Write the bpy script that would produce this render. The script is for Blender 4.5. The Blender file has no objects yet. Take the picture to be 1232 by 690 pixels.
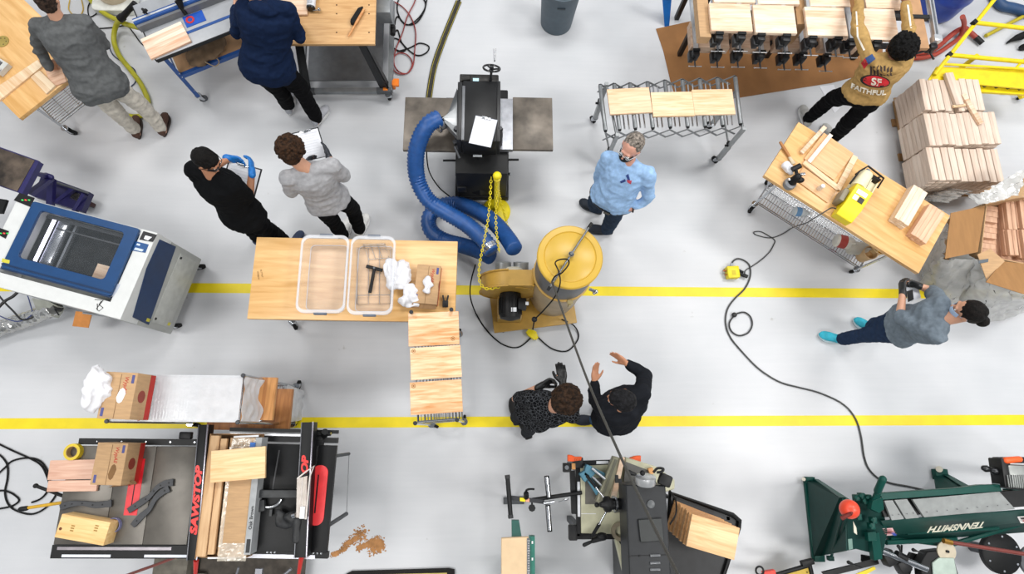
import bpy, bmesh, math, random
from mathutils import Vector, Matrix, noise
V = Vector
random.seed(7)
PI = math.pi
scene = bpy.context.scene
COL = scene.collection

# ---------------------------------------------------------------- camera
FPX, IW, IH, HC = 700.0, 1232, 690, 6.0
NX, NY = 590.0, 515.0
_z = -V(((NX-IW/2)/FPX, -(NY-IH/2)/FPX, -1)).normalized()
_x = (V((1, 0, 0)) - V((1, 0, 0)).dot(_z)*_z).normalized()
_y = _z.cross(_x)
C2W = Matrix((_x, _y, _z))          # rows: world axes written in camera axes
cam_d = bpy.data.cameras.new('camera'); cam = bpy.data.objects.new('camera', cam_d); COL.objects.link(cam)
cam_d.sensor_width = 36; cam_d.lens = 36*FPX/IW; cam_d.clip_start = .05; cam_d.clip_end = 60
cam.matrix_world = Matrix.Translation((0, 0, HC)) @ C2W.to_4x4()
scene.camera = cam

def P(px, py, h=0.0):
    """real-world point at height h seen at photo position (px, py)"""
    r = C2W @ V(((px-IW/2)/FPX, (IH/2-py)/FPX, -1))
    return V((0, 0, HC)) + r*((h-HC)/r.z)

# ---------------------------------------------------------------- light
w = bpy.data.worlds.new('world'); scene.world = w; w.use_nodes = True
w.node_tree.nodes['Background'].inputs[0].default_value = (.86, .93, 1, 1)
w.node_tree.nodes['Background'].inputs[1].default_value = .32
def area(x, y, z, sx, sy, e, col=(1, .985, .96)):
    l = bpy.data.lights.new('ceiling_lamp', 'AREA'); l.shape = 'RECTANGLE'; l.size = sx; l.size_y = sy
    l.energy = e; l.color = col
    o = bpy.data.objects.new('ceiling_lamp', l); COL.objects.link(o); o.location = (x, y, z)
    return o
for (x, y, e) in ((-5.5, 5.5, 330), (0.8, 6, 380), (6.5, 4.5, 480), (-6, -.5, 330), (6.8, -1, 520), (-3.5, -4.5, 330), (3, -5, 330)):
    area(x, y, 9, 3.4, 1.6, e*1.36)
scene.view_settings.view_transform = 'Standard'
scene.view_settings.look = 'None'
scene.view_settings.gamma = 1
scene.view_settings.use_curve_mapping = False
scene.view_settings.exposure = -.68

# ---------------------------------------------------------------- materials
def lin(c):
    if isinstance(c, str):
        c = [int(c[i:i+2], 16)/255 for i in (0, 2, 4)]
    return tuple((v/12.92 if v <= .04045 else ((v+.055)/1.055)**2.4) for v in c[:3])+(1,)
_M = {}
def mat(col, rough=.6, metal=0, var=.06, scale=14, bump=0.0, bscale=60, spec=.5, alpha=1, trans=0, emit=0, coat=0, stretch=(1, 1, 1)):
    """procedural surface: base colour with soft mottling and optional bump"""
    key = (col, rough, metal, var, scale, bump, bscale, spec, alpha, trans, emit, coat, stretch)
    if key in _M: return _M[key]
    m = bpy.data.materials.new('surface_'+str(col)); m.use_nodes = True
    nt = m.node_tree; b = nt.nodes['Principled BSDF']
    b.inputs['Roughness'].default_value = rough; b.inputs['Metallic'].default_value = metal
    b.inputs['Specular IOR Level'].default_value = spec
    b.inputs['Alpha'].default_value = alpha; b.inputs['Transmission Weight'].default_value = trans
    b.inputs['Coat Weight'].default_value = coat
    c = lin(col)
    tc = nt.nodes.new('ShaderNodeTexCoord'); mp = nt.nodes.new('ShaderNodeMapping'); mp.inputs['Scale'].default_value = stretch
    nt.links.new(tc.outputs['Object'], mp.inputs[0])
    n = nt.nodes.new('ShaderNodeTexNoise'); n.inputs['Scale'].default_value = scale; n.inputs['Detail'].default_value = 4
    nt.links.new(mp.outputs[0], n.inputs['Vector'])
    r = nt.nodes.new('ShaderNodeValToRGB'); e = r.color_ramp.elements
    e[0].position = .3; e[1].position = .72
    e[0].color = tuple(max(0, v*(1-var*2.2)) for v in c[:3])+(1,)
    e[1].color = tuple(min(1, v*(1+var*1.6)) for v in c[:3])+(1,)
    nt.links.new(n.outputs[0], r.inputs[0]); nt.links.new(r.outputs[0], b.inputs['Base Color'])
    if emit:
        nt.links.new(r.outputs[0], b.inputs['Emission Color']); b.inputs['Emission Strength'].default_value = emit
    if bump:
        n2 = nt.nodes.new('ShaderNodeTexNoise'); n2.inputs['Scale'].default_value = bscale; n2.inputs['Detail'].default_value = 5
        nt.links.new(mp.outputs[0], n2.inputs['Vector'])
        bp = nt.nodes.new('ShaderNodeBump'); bp.inputs['Strength'].default_value = bump; bp.inputs['Distance'].default_value = .01
        nt.links.new(n2.outputs[0], bp.inputs['Height']); nt.links.new(bp.outputs[0], b.inputs['Normal'])
    _M[key] = m
    return m

def wood(c1, c2, strip=.09, axis='y', grain=1.0, rough=.45, var=.5, seed=0.0, ang=0.0):
    """glued strips (cells across `axis`) with grain running the other way, in object space"""
    key = ('w', c1, c2, strip, axis, grain, rough, var, seed, ang)
    if key in _M: return _M[key]
    m = bpy.data.materials.new('wood_'+str(c1)); m.use_nodes = True
    nt = m.node_tree; N = nt.nodes; L = nt.links; b = N['Principled BSDF']; b.inputs['Roughness'].default_value = rough
    tc = N.new('ShaderNodeTexCoord'); mp = N.new('ShaderNodeMapping'); L.new(tc.outputs['Object'], mp.inputs[0])
    mp.inputs['Rotation'].default_value = (0, 0, ang); mp.inputs['Location'].default_value = (seed, seed*.7, 0)
    sx = N.new('ShaderNodeSeparateXYZ'); L.new(mp.outputs[0], sx.inputs[0])
    mu = N.new('ShaderNodeMath'); mu.operation = 'DIVIDE'; mu.inputs[1].default_value = strip
    L.new(sx.outputs['Y' if axis == 'y' else 'X'], mu.inputs[0])
    fl = N.new('ShaderNodeMath'); fl.operation = 'FLOOR'; L.new(mu.outputs[0], fl.inputs[0])
    wn = N.new('ShaderNodeTexWhiteNoise'); wn.noise_dimensions = '1D'; L.new(fl.outputs[0], wn.inputs['W'])
    mp2 = N.new('ShaderNodeMapping'); mp2.inputs['Scale'].default_value = (1.6, 16, 16) if axis == 'y' else (16, 1.6, 16)
    cb = N.new('ShaderNodeCombineXYZ')
    ad = N.new('ShaderNodeVectorMath'); ad.operation = 'ADD'
    ml = N.new('ShaderNodeMath'); ml.operation = 'MULTIPLY'; ml.inputs[1].default_value = 5.3
    L.new(wn.outputs['Value'], ml.inputs[0]); L.new(ml.outputs[0], cb.inputs['X']); L.new(ml.outputs[0], cb.inputs['Z']); L.new(ml.outputs[0], cb.inputs['Y'])
    L.new(mp.outputs[0], ad.inputs[0]); L.new(cb.outputs[0], ad.inputs[1]); L.new(ad.outputs[0], mp2.inputs[0])
    ns = N.new('ShaderNodeTexNoise'); ns.inputs['Scale'].default_value = 2.2*grain; ns.inputs['Detail'].default_value = 6; ns.inputs['Distortion'].default_value = .6
    L.new(mp2.outputs[0], ns.inputs['Vector'])
    mx = N.new('ShaderNodeMath'); mx.operation = 'MULTIPLY_ADD'; mx.inputs[1].default_value = var
    L.new(wn.outputs['Value'], mx.inputs[0])
    m2 = N.new('ShaderNodeMapRange'); m2.inputs['From Min'].default_value = .3; m2.inputs['From Max'].default_value = .75
    m2.inputs['To Max'].default_value = 1-var*.5; m2.inputs['To Min'].default_value = 0
    L.new(ns.outputs[0], m2.inputs['Value']); L.new(m2.outputs[0], mx.inputs[2])
    r = N.new('ShaderNodeValToRGB'); r.color_ramp.elements[0].color = lin(c1); r.color_ramp.elements[1].color = lin(c2)
    r.color_ramp.elements[0].position = .1; r.color_ramp.elements[1].position = .95
    L.new(mx.outputs[0], r.inputs[0]); L.new(r.outputs[0], b.inputs['Base Color'])
    _M[key] = m
    return m

# ---------------------------------------------------------------- mesh builder
def perp(d):
    d = d.normalized(); a = V((0, 0, 1)) if abs(d.z) < .9 else V((1, 0, 0))
    u = d.cross(a).normalized(); return u, d.cross(u).normalized()
class MB:
    def __init__(s): s.v = []; s.f = []
    def add(s, vs, fs):
        o = len(s.v); s.v += [V(a) for a in vs]; s.f += [[i+o for i in f] for f in fs]; return s
    def box(s, c, sz, rz=0, rot=None, bev=0):
        R = rot if rot is not None else Matrix.Rotation(rz, 3, 'Z')
        c = V(c); x, y, z = (a/2 for a in sz)
        if bev and min(sz) > 2.2*bev:
            bm = bmesh.new(); bmesh.ops.create_cube(bm, size=1)
            for q in bm.verts: q.co = V((q.co.x*sz[0], q.co.y*sz[1], q.co.z*sz[2]))
            bmesh.ops.bevel(bm, geom=bm.edges[:], offset=bev, segments=2, affect='EDGES', profile=.5)
            bm.verts.index_update()
            s.add([c+R@q.co for q in bm.verts], [[q.index for q in f.verts] for f in bm.faces]); bm.free(); return s
        vs = [c+R@V((a*x, b*y, d*z)) for d in (-1, 1) for b in (-1, 1) for a in (-1, 1)]
        return s.add(vs, [(0, 2, 3, 1), (4, 5, 7, 6), (0, 1, 5, 4), (2, 6, 7, 3), (0, 4, 6, 2), (1, 3, 7, 5)])
    def cyl(s, a, b, r, r2=None, n=12, cap=True):
        a, b = V(a), V(b); r2 = r if r2 is None else r2
        u, w_ = perp(b-a); vs = []
        for p, q in ((a, r), (b, r2)):
            for i in range(n):
                t = 2*PI*i/n; vs.append(p+(u*math.cos(t)+w_*math.sin(t))*q)
        fs = [(i, (i+1) % n, n+(i+1) % n, n+i) for i in range(n)]
        if cap: fs += [tuple(range(n-1, -1, -1)), tuple(range(n, 2*n))]
        return s.add(vs, fs)
    def tube(s, pts, r, n=8, closed=False):
        pts = [V(p) for p in pts]; rs = r if isinstance(r, (list, tuple)) else [r]*len(pts)
        vs = []; u = None; m = len(pts)
        for i, p in enumerate(pts):
            if closed: d = pts[(i+1) % m]-pts[i-1]
            else: d = pts[min(i+1, m-1)]-pts[max(i-1, 0)]
            if d.length < 1e-9: d = V((0, 0, 1))
            d.normalize()
            if u is None: u, w_ = perp(d)
            else:
                u = u-u.dot(d)*d
                if u.length < 1e-6: u, w_ = perp(d)
                u.normalize(); w_ = d.cross(u)
            for k in range(n):
                t = 2*PI*k/n; vs.append(p+(u*math.cos(t)+w_*math.sin(t))*rs[i])
        fs = []
        for i in range(m if closed else m-1):
            j = (i+1) % m
            for k in range(n):
                fs.append((i*n+k, i*n+(k+1) % n, j*n+(k+1) % n, j*n+k))
        if not closed: fs += [tuple(range(n-1, -1, -1)), tuple(range((m-1)*n, m*n))]
        return s.add(vs, fs)
    def prism(s, pts, z0, z1):
        """pts: 2-D outline (counter-clockwise or not); extruded between z0 and z1"""
        pts = [V((p[0], p[1])) for p in pts]
        ar = sum(pts[i].x*pts[(i+1) % len(pts)].y-pts[(i+1) % len(pts)].x*pts[i].y for i in range(len(pts)))
        if ar < 0: pts.reverse()
        n = len(pts)
        vs = [V((p.x, p.y, z0)) for p in pts]+[V((p.x, p.y, z1)) for p in pts]
        return s.add(vs, [tuple(range(n-1, -1, -1)), tuple(range(n, 2*n))]+[(i, (i+1) % n, n+(i+1) % n, n+i) for i in range(n)])
    def slab(s, pts, off):
        """planar polygon of 3-D points thickened by vector off"""
        n = len(pts); pts = [V(p) for p in pts]; off = V(off)
        nr = (pts[1]-pts[0]).cross(pts[2]-pts[1])
        if nr.dot(off) < 0: pts.reverse()
        vs = pts+[p+off for p in pts]
        return s.add(vs, [tuple(range(n-1, -1, -1)), tuple(range(n, 2*n))]+[(i, (i+1) % n, n+(i+1) % n, n+i) for i in range(n)])
    def lathe(s, c, prof, n=24, axis=(0, 0, 1), cap=True):
        """prof: list of (radius, height) along axis from c"""
        c = V(c); ax = V(axis).normalized(); u, w_ = perp(ax); vs = []
        for (r, h) in prof:
            for i in range(n):
                t = 2*PI*i/n; vs.append(c+ax*h+(u*math.cos(t)+w_*math.sin(t))*max(r, 1e-4))
        fs = []
        for j in range(len(prof)-1):
            for i in range(n): fs.append((j*n+i, j*n+(i+1) % n, (j+1)*n+(i+1) % n, (j+1)*n+i))
        if cap: fs += [tuple(range(n-1, -1, -1)), tuple(range((len(prof)-1)*n, len(prof)*n))]
        return s.add(vs, fs)
    def ell(s, c, r, ax=None, n=14, m=8):
        """ellipsoid; ax = three unit axes"""
        c = V(c); r = (r, r, r) if isinstance(r, (int, float)) else r
        ax = ax or (V((1, 0, 0)), V((0, 1, 0)), V((0, 0, 1)))
        vs = [c+ax[2]*r[2]]
        for j in range(1, m):
            t = PI*j/m
            for i in range(n):
                a = 2*PI*i/n
                vs.append(c+ax[0]*(r[0]*math.sin(t)*math.cos(a))+ax[1]*(r[1]*math.sin(t)*math.sin(a))+ax[2]*(r[2]*math.cos(t)))
        vs.append(c-ax[2]*r[2]); fs = []
        for i in range(n): fs.append((0, 1+i, 1+(i+1) % n))
        for j in range(m-2):
            for i in range(n): fs.append((1+j*n+i, 1+(j+1)*n+i, 1+(j+1)*n+(i+1) % n, 1+j*n+(i+1) % n))
        q = 1+(m-2)*n
        for i in range(n): fs.append((q+i, len(vs)-1, q+(i+1) % n))
        return s.add(vs, fs)
    def cap(s, a, b, r, r2=None, n=14):
        """tapered capsule"""
        a, b = V(a), V(b); r2 = r if r2 is None else r2
        d = (b-a).normalized() if (b-a).length > 1e-6 else V((0, 0, 1)); pts = []; rs = []
        for t in (0.08, .35, .7, 1): pts.append(a-d*r*math.cos(t*PI/2)); rs.append(r*math.sin(t*PI/2))
        for t in (1, .7, .35, 0.08): pts.append(b+d*r2*math.cos(t*PI/2)); rs.append(r2*math.sin(t*PI/2))
        return s.tube(pts, rs, n)
    def loft(s, secs, n=20):
        """secs: (centre, half axis vector, half axis vector)"""
        vs = []
        for c, a, b in secs:
            for i in range(n):
                t = 2*PI*i/n; vs.append(V(c)+V(a)*math.cos(t)+V(b)*math.sin(t))
        fs = []
        for j in range(len(secs)-1):
            for i in range(n): fs.append((j*n+i, j*n+(i+1) % n, (j+1)*n+(i+1) % n, (j+1)*n+i))
        fs += [tuple(range(n-1, -1, -1)), tuple(range((len(secs)-1)*n, len(secs)*n))]
        return s.add(vs, fs)
    def grid(s, f, nu, nv, th=.002):
        """sheet from f(u,v)->point, given thickness th downwards along normal"""
        vs = [f(i/nu, j/nv) for j in range(nv+1) for i in range(nu+1)]; k = len(vs)
        vs = [V(a) for a in vs]
        def nr(i, j):
            a = vs[j*(nu+1)+min(i+1, nu)]-vs[j*(nu+1)+max(i-1, 0)]; b = vs[min(j+1, nv)*(nu+1)+i]-vs[max(j-1, 0)*(nu+1)+i]
            q = a.cross(b); return q.normalized() if q.length > 1e-12 else V((0, 0, 1))
        low = [vs[j*(nu+1)+i]-nr(i, j)*th for j in range(nv+1) for i in range(nu+1)]
        fs = []
        for j in range(nv):
            for i in range(nu):
                a = j*(nu+1)+i; q = (a, a+1, a+nu+2, a+nu+1); fs.append(q); fs.append(tuple(k+t for t in reversed(q)))
        rim = [i for i in range(nu+1)]+[j*(nu+1)+nu for j in range(1, nv+1)]+[nv*(nu+1)+i for i in range(nu-1, -1, -1)]+[j*(nu+1) for j in range(nv-1, 0, -1)]
        for i in range(len(rim)):
            a, b = rim[i], rim[(i+1) % len(rim)]; fs.append((b, a, k+a, k+b))
        return s.add(vs+low, fs)
    def mesh(s, name):
        me = bpy.data.meshes.new(name); me.from_pydata([tuple(a) for a in s.v], [], s.f); me.update(); return me
    def build(s, name, m, parent=None, smooth=None, bevel=0):
        me = s.mesh(name); me.materials.append(m)
        o = bpy.data.objects.new(name, me); COL.objects.link(o)
        if parent is not None: o.parent = parent
        if smooth is None: smooth = 40
        if smooth:
            bm = bmesh.new(); bm.from_mesh(me); lim = math.radians(smooth)
            for e in bm.edges:
                e.smooth = len(e.link_faces) == 2 and e.calc_face_angle(4) < lim
            for f in bm.faces: f.smooth = True
            bm.to_mesh(me); bm.free()
        if bevel:
            md = o.modifiers.new('bevel', 'BEVEL'); md.width = bevel; md.segments = 2; md.limit_method = 'ANGLE'; md.angle_limit = .7
        return o

def tag(o, label=None, cat=None, group=None, kind=None):
    if label: o['label'] = label
    if cat: o['category'] = cat
    if group: o['group'] = group
    if kind: o['kind'] = kind
    return o
class Thing:
    """an Empty at the base of a thing; parts are meshes in its own axes"""
    def __init__(s, name, label, cat, loc=(0, 0, 0), rz=0, group=None):
        o = bpy.data.objects.new(name, None); COL.objects.link(o); s.o = o
        o.location = loc; o.rotation_euler = (0, 0, rz); o.empty_display_size = .1
        tag(o, label, cat, group); s.loc = V(loc); s.rz = rz; s.R = Matrix.Rotation(-rz, 3, 'Z')
    def l(s, px, py, h=0): return s.R @ (P(px, py, h)-s.loc)      # photo position -> own axes
    def w(s, p): return s.R @ (V(p)-s.loc)
    def part(s, mb, name, m, parent=None, **k): return mb.build(name, m, parent or s.o, **k)
def solo(mb, name, m, label, cat, loc=(0, 0, 0), rz=0, group=None, kind=None, **k):
    o = mb.build(name, m, **k); o.location = loc; o.rotation_euler = (0, 0, rz)
    return tag(o, label, cat, group, kind)
def dup(src, loc, rz, label=None, group=None):
    r = src.copy(); COL.objects.link(r); r.location = loc; r.rotation_euler = (0, 0, rz)
    if label: r['label'] = label
    if group: r['group'] = group
    for ch in list(src.children):
        c = ch.copy(); COL.objects.link(c); c.parent = r
        for g in ch.children:
            d = g.copy(); COL.objects.link(d); d.parent = c
    return r
def spline(pts, n=8, closed=False):
    pts = [V(p) for p in pts]; out = []; m = len(pts)
    for i in range(m if closed else m-1):
        a = pts[i-1] if (i or closed) else pts[0]; b = pts[i]; c = pts[(i+1) % m]
        d = pts[(i+2) % m] if closed else pts[min(i+2, m-1)]
        for k in range(n):
            t = k/n
            out.append(.5*((2*b)+(c-a)*t+(2*a-5*b+4*c-d)*t*t+(3*b-a-3*c+d)*t**3))
    if not closed: out.append(pts[-1])
    return out
def rect4(q, h):
    """oriented rectangle fitted to four photo corners (in order) at height h -> centre, size x, size y, rz"""
    p = [P(a, b, h) for a, b in q]; c = sum(p, V())/4
    ex = (p[1]-p[0]+p[2]-p[3])/2; ey = (p[3]-p[0]+p[2]-p[1])/2
    return c, ex.length, ey.length, math.atan2(ex.y, ex.x)
def remesh(mb, voxel, smooth=4, fn=None):
    me = mb.mesh('tmp'); o = bpy.data.objects.new('tmp', me); COL.objects.link(o)
    r = o.modifiers.new('r', 'REMESH'); r.mode = 'VOXEL'; r.voxel_size = voxel
    if smooth:
        q = o.modifiers.new('s', 'SMOOTH'); q.factor = .5; q.iterations = smooth
    dg = bpy.context.evaluated_depsgraph_get(); dg.update()
    out = bpy.data.meshes.new_from_object(o.evaluated_get(dg))
    bpy.data.objects.remove(o); bpy.data.meshes.remove(me)
    if fn:
        ns = [v.normal.copy() for v in out.vertices]
        for v, q in zip(out.vertices, ns): v.co = fn(v.co.copy(), q)
    for p in out.polygons: p.use_smooth = True
    return out
def link(me, name, m, parent, label=None):
    o = bpy.data.objects.new(name, me); me.name = name; me.materials.clear(); me.materials.append(m)
    COL.objects.link(o); o.parent = parent
    if label: o['label'] = label
    return o
FONT = None
def text_mesh(mb, txt, origin, ex, ey, height, th=.0015, shear=0, bold=0):
    """raised letters: origin is lower-left, ex the reading direction, ey up; height = capital height"""
    cu = bpy.data.curves.new('t', 'FONT'); cu.body = txt; cu.size = 1; cu.extrude = 0; cu.shear = shear; cu.offset = bold; cu.resolution_u = 3
    o = bpy.data.objects.new('t', cu); COL.objects.link(o)
    dg = bpy.context.evaluated_depsgraph_get(); dg.update()
    me = bpy.data.meshes.new_from_object(o.evaluated_get(dg))
    ex = V(ex).normalized(); ey = V(ey).normalized(); nz = ex.cross(ey); k = height/.7
    vs = [V(origin)+ex*(v.co.x*k)+ey*(v.co.y*k) for v in me.vertices]; n = len(vs)
    fs = [tuple(p.vertices) for p in me.polygons]
    cnt = {}
    for f in fs:
        for i in range(len(f)):
            a, b = f[i], f[(i+1) % len(f)]; cnt[(a, b)] = 1
    side = [(a, b, b+n, a+n) for (a, b) in cnt if (b, a) not in cnt]
    mb.add([v+nz*th for v in vs]+vs, fs+[(b, a, a+n, b+n) for (a, b, _, _) in side])
    bpy.data.objects.remove(o); bpy.data.curves.remove(cu); bpy.data.meshes.remove(me)
    return mb

# ---------------------------------------------------------------- floor
def floor_mat():
    m = bpy.data.materials.new('epoxy_floor'); m.use_nodes = True; nt = m.node_tree; N = nt.nodes; L = nt.links; b = N['Principled BSDF']
    tc = N.new('ShaderNodeTexCoord')
    a = N.new('ShaderNodeTexNoise'); a.inputs['Scale'].default_value = .55; a.inputs['Detail'].default_value = 5; L.new(tc.outputs['Object'], a.inputs['Vector'])
    mp = N.new('ShaderNodeMapping'); mp.inputs['Scale'].default_value = (.8, 14, 1); L.new(tc.outputs['Object'], mp.inputs[0])
    c = N.new('ShaderNodeTexNoise'); c.inputs['Scale'].default_value = 2; c.inputs['Detail'].default_value = 5; L.new(mp.outputs[0], c.inputs['Vector'])
    mx = N.new('ShaderNodeMix'); mx.data_type = 'FLOAT'; mx.inputs['Factor'].default_value = .13; L.new(a.outputs[0], mx.inputs['A']); L.new(c.outputs[0], mx.inputs['B'])
    r = N.new('ShaderNodeValToRGB'); r.color_ramp.elements[0].position = .35; r.color_ramp.elements[1].position = .65
    r.color_ramp.elements[0].color = lin('bbbec2'); r.color_ramp.elements[1].color = lin('cdced1'); L.new(mx.outputs['Result'], r.inputs[0])
    # scuffs
    s = N.new('ShaderNodeTexNoise'); s.inputs['Scale'].default_value = 5.5; s.inputs['Detail'].default_value = 8; L.new(tc.outputs['Object'], s.inputs['Vector'])
    r2 = N.new('ShaderNodeValToRGB'); r2.color_ramp.elements[0].position = .72; r2.color_ramp.elements[1].position = .8; L.new(s.outputs[0], r2.inputs[0])
    m2 = N.new('ShaderNodeMix'); m2.data_type = 'RGBA'; L.new(r2.outputs[0], m2.inputs['Factor']); L.new(r.outputs[0], m2.inputs['A']); m2.inputs['B'].default_value = lin('9a9893')
    L.new(m2.outputs['Result'], b.inputs['Base Color'])
    rr = N.new('ShaderNodeMapRange'); rr.inputs['To Min'].default_value = .3; rr.inputs['To Max'].default_value = .48; L.new(a.outputs[0], rr.inputs['Value']); L.new(rr.outputs[0], b.inputs['Roughness'])
    bp = N.new('ShaderNodeBump'); bp.inputs['Strength'].default_value = .05; bp.inputs['Distance'].default_value = .01
    o = N.new('ShaderNodeTexNoise'); o.inputs['Scale'].default_value = 60; L.new(tc.outputs['Object'], o.inputs['Vector']); L.new(o.outputs[0], bp.inputs['Height']); L.new(bp.outputs[0], b.inputs['Normal'])
    return m
fm = MB(); fm.box((0, 0, -.05), (22, 18, .1)); solo(fm, 'floor', floor_mat(), None, None, kind='structure')
YEL = mat('e6cf12', .45, var=.04, scale=5)
for i, (a, b_, w_) in enumerate((((-40, 344), (1290, 354.5), .092), ((-40, 509.5), (1290, 504.5), .092))):
    p, q = P(*a), P(*b_); d = (q-p).normalized(); n = V((-d.y, d.x, 0))*w_/2*1.12
    fl = MB(); fl.slab([p+n, q+n, q-n, p-n], (0, 0, .0015)); solo(fl, 'trim_%d' % (i+1), YEL, None, None, kind='structure')

wm = MB(); wm.box((0, 9.1, 4.6), (22, .2, 9.2)); solo(wm, 'wall_back', mat('c9ccd0', .8, var=.03, scale=2), None, None, kind='structure')
for nm, x_ in (('wall_left', -11.1), ('wall_right', 11.1)):
    wm = MB(); wm.box((x_, 0, 4.6), (.2, 18, 9.2)); solo(wm, nm, mat('c9ccd0', .8, var=.03, scale=2), None, None, kind='structure')

# ---------------------------------------------------------------- shared looks and builders
STEEL = mat('b9bcc0', .28, metal=.9, var=.05)
CHROME = mat('c9ccd0', .18, metal=1, var=.03)
GALV = mat('9a9d9f', .45, metal=.7, var=.1)
BLACK = mat('0c0d0f', .5, var=.15, spec=.35)
BLACKM = mat('141518', .4, var=.2, metal=.2)
RUB = mat('101011', .75, var=.1, spec=.3)
DGREY = mat('4b4e52', .55, var=.1)
CARD = mat('ba9770', .85, var=.05, scale=9, stretch=(1, 6, 1))
CARD2 = mat('a07c56', .85, var=.06, scale=9, stretch=(6, 1, 1))
WHITE = mat('dedfe2', .6, var=.02)
PAPER = mat('dcdee4', .8, var=.015)
RED = mat('c42a22', .45)
YELLOW = mat('e9d416', .45)
BLUE = mat('1d4a8c', .45)
MAPLE = wood('cb9a5a', 'e8be84', 1.2, grain=.6, rough=.35, var=.3)
PINE = wood('d2ab80', 'ecd6b6', .055, rough=.5, var=.5)
ASHW = wood('cfa888', 'ecd6be', .06, rough=.55, var=.5)
PINKW = wood('c99a7c', 'e6c4a8', .06, rough=.5, var=.5)

def rr(cx, cy, hx, hy, r, n=5):
    out = []
    for (sx, sy, a0) in ((1, 1, 0), (-1, 1, 90), (-1, -1, 180), (1, -1, 270)):
        for k in range(n+1):
            a = math.radians(a0+90*k/n); out.append((cx+sx*(hx-r)+r*math.cos(a), cy+sy*(hy-r)+r*math.sin(a)))
    return out
def ring(mb, outer, inner, z0, z1):
    n = len(outer); vs = [(p[0], p[1], z) for z in (z0, z1) for L in (outer, inner) for p in L]
    fs = []
    for i in range(n):
        j = (i+1) % n
        fs += [(2*n+i, 2*n+j, 3*n+j, 3*n+i), (i, n+i, n+j, j), (i, j, 2*n+j, 2*n+i), (n+i, 3*n+i, 3*n+j, n+j)]
    return mb.add(vs, fs)
def caster(T, x, y, z=.13, r=.05, m=None, turn=.4):
    c = MB(); c.cyl((x, y, z), (x, y, z+.015), .035); d = V((math.cos(turn), math.sin(turn), 0)); s = V((-d.y, d.x, 0))
    w0 = V((x, y, r))+d*.025
    for k in (-1, 1):
        c.slab([V((x, y, z))+s*(.02*k)-d*.02, V((x, y, z))+s*(.02*k)+d*.03, w0+s*(.02*k)+d*.012, w0+s*(.02*k)-d*.012], s*(.003*k))
    c.box((x, y, z), (.05, .05, .006), math.atan2(d.y, d.x))
    co = T.part(c, 'caster', CHROME)
    q = MB(); q.lathe(w0-s*.014, [(r*.8, 0), (r, .004), (r, .024), (r*.8, .028)], 18, axis=s); T.part(q, 'wheel', m or RUB, co)
    q = MB(); q.cyl(w0-s*.019, w0+s*.019, .014, n=10); T.part(q, 'axle', STEEL, co)
def board(q4, h, th, name, label, cat, m, group=None, bev=.002, order=0):
    q4 = q4[order:]+q4[:order]
    c, sx, sy, rz = rect4(q4, h)
    b = MB(); b.box((0, 0, -th/2), (sx, sy, th), bev=bev)
    return solo(b, name, m, label, cat, loc=c, rz=rz, group=group)
def wires(mb, x0, x1, y0, y1, z, step=.03, r=.0025, rim=.006):
    for p, q in (((x0, y0), (x1, y0)), ((x0, y1), (x1, y1)), ((x0, y0), (x0, y1)), ((x1, y0), (x1, y1))):
        for dz in (0, -.03): mb.cyl((p[0], p[1], z+dz), (q[0], q[1], z+dz), rim, n=6)
    n = max(2, int((x1-x0)/step))
    for i in range(1, n):
        x = x0+(x1-x0)*i/n; mb.box((x, (y0+y1)/2, z), (2*r, y1-y0, 2*r))
    for t in (.25, .5, .75): mb.cyl((x0, y0+(y1-y0)*t, z-.008), (x1, y0+(y1-y0)*t, z-.008), .004, n=5)

def bench(q4, label, h=.92, ins=(.14, .14), sh=(.24,), th=.045):
    c, sx, sy, rz = rect4(q4, h); T = Thing('workbench', label, 'workbench', V((c.x, c.y, 0)), rz, None)
    b = MB(); b.box((0, 0, h-th/2), (sx, sy, th), bev=.004); T.part(b, 'bench_top', MAPLE, label='x') if False else T.part(b, 'bench_top', MAPLE)
    px, py = sx/2-ins[0], sy/2-ins[1]
    for a in (-1, 1):
        for d in (-1, 1):
            p = MB(); p.cyl((a*px, d*py, .14), (a*px, d*py, h-th), .0127, n=10)
            for z in (.3, .5, .7): p.cyl((a*px, d*py, z), (a*px, d*py, z+.012), .0145, n=10)
            T.part(p, 'post', CHROME); caster(T, a*px, d*py, turn=.4+a+d*.7)
    for z in list(sh)+[h-th-.015]:
        s = MB(); wires(s, -px, px, -py, py, z); T.part(s, 'wire_shelf', CHROME)
    T.h = h; T.sx = sx; T.sy = sy
    return T

# ---------------------------------------------------------------- left workbench
BL = bench([(-103, 18), (24, 142), (107.5, 76), (-20, -48)], 'maple topped wire cart workbench at the left edge beneath a wooden frame', h=.9, ins=(.34, .12))
q = [(0, 108), (45, 77), (79, 100), (30, 141)]
fr = Thing('lumber_layout', 'light pine frame of flat boards lying across the left workbench', 'frame', P(40, 108, .9), BL.rz)
def fpoly(pts): return [(p.x, p.y) for p in (fr.l(a, b, .915) for a, b in pts)]
for i, pts in enumerate(([(-12, 126), (2, 112), (50, 76), (38, 68)][::1], [(38, 92), (50, 82), (69, 103), (57, 113)])):
    pass
for pts in ([(-14, 112), (46, 72), (51, 80), (-4, 124)], [(37, 93), (48, 85), (67, 103), (56, 113)], [(80, 60), (92, 72), (84, 84), (70, 70)]):
    b = MB(); b.prism(fpoly(pts), .0, .02); fr.part(b, 'frame_board', PINE, bevel=.001)
board([(48, 84), (72, 78), (80, 96), (68, 104)], .912, .012, 'wood_board', 'pinkish wood offcut panel under the bent person\'s arm on the left workbench', 'panel', PINKW)
d = Thing('sanding_disc', 'round yellow-brown sanding disc with holes on the left workbench', 'sanding disc', P(3, 50, .9))
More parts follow.
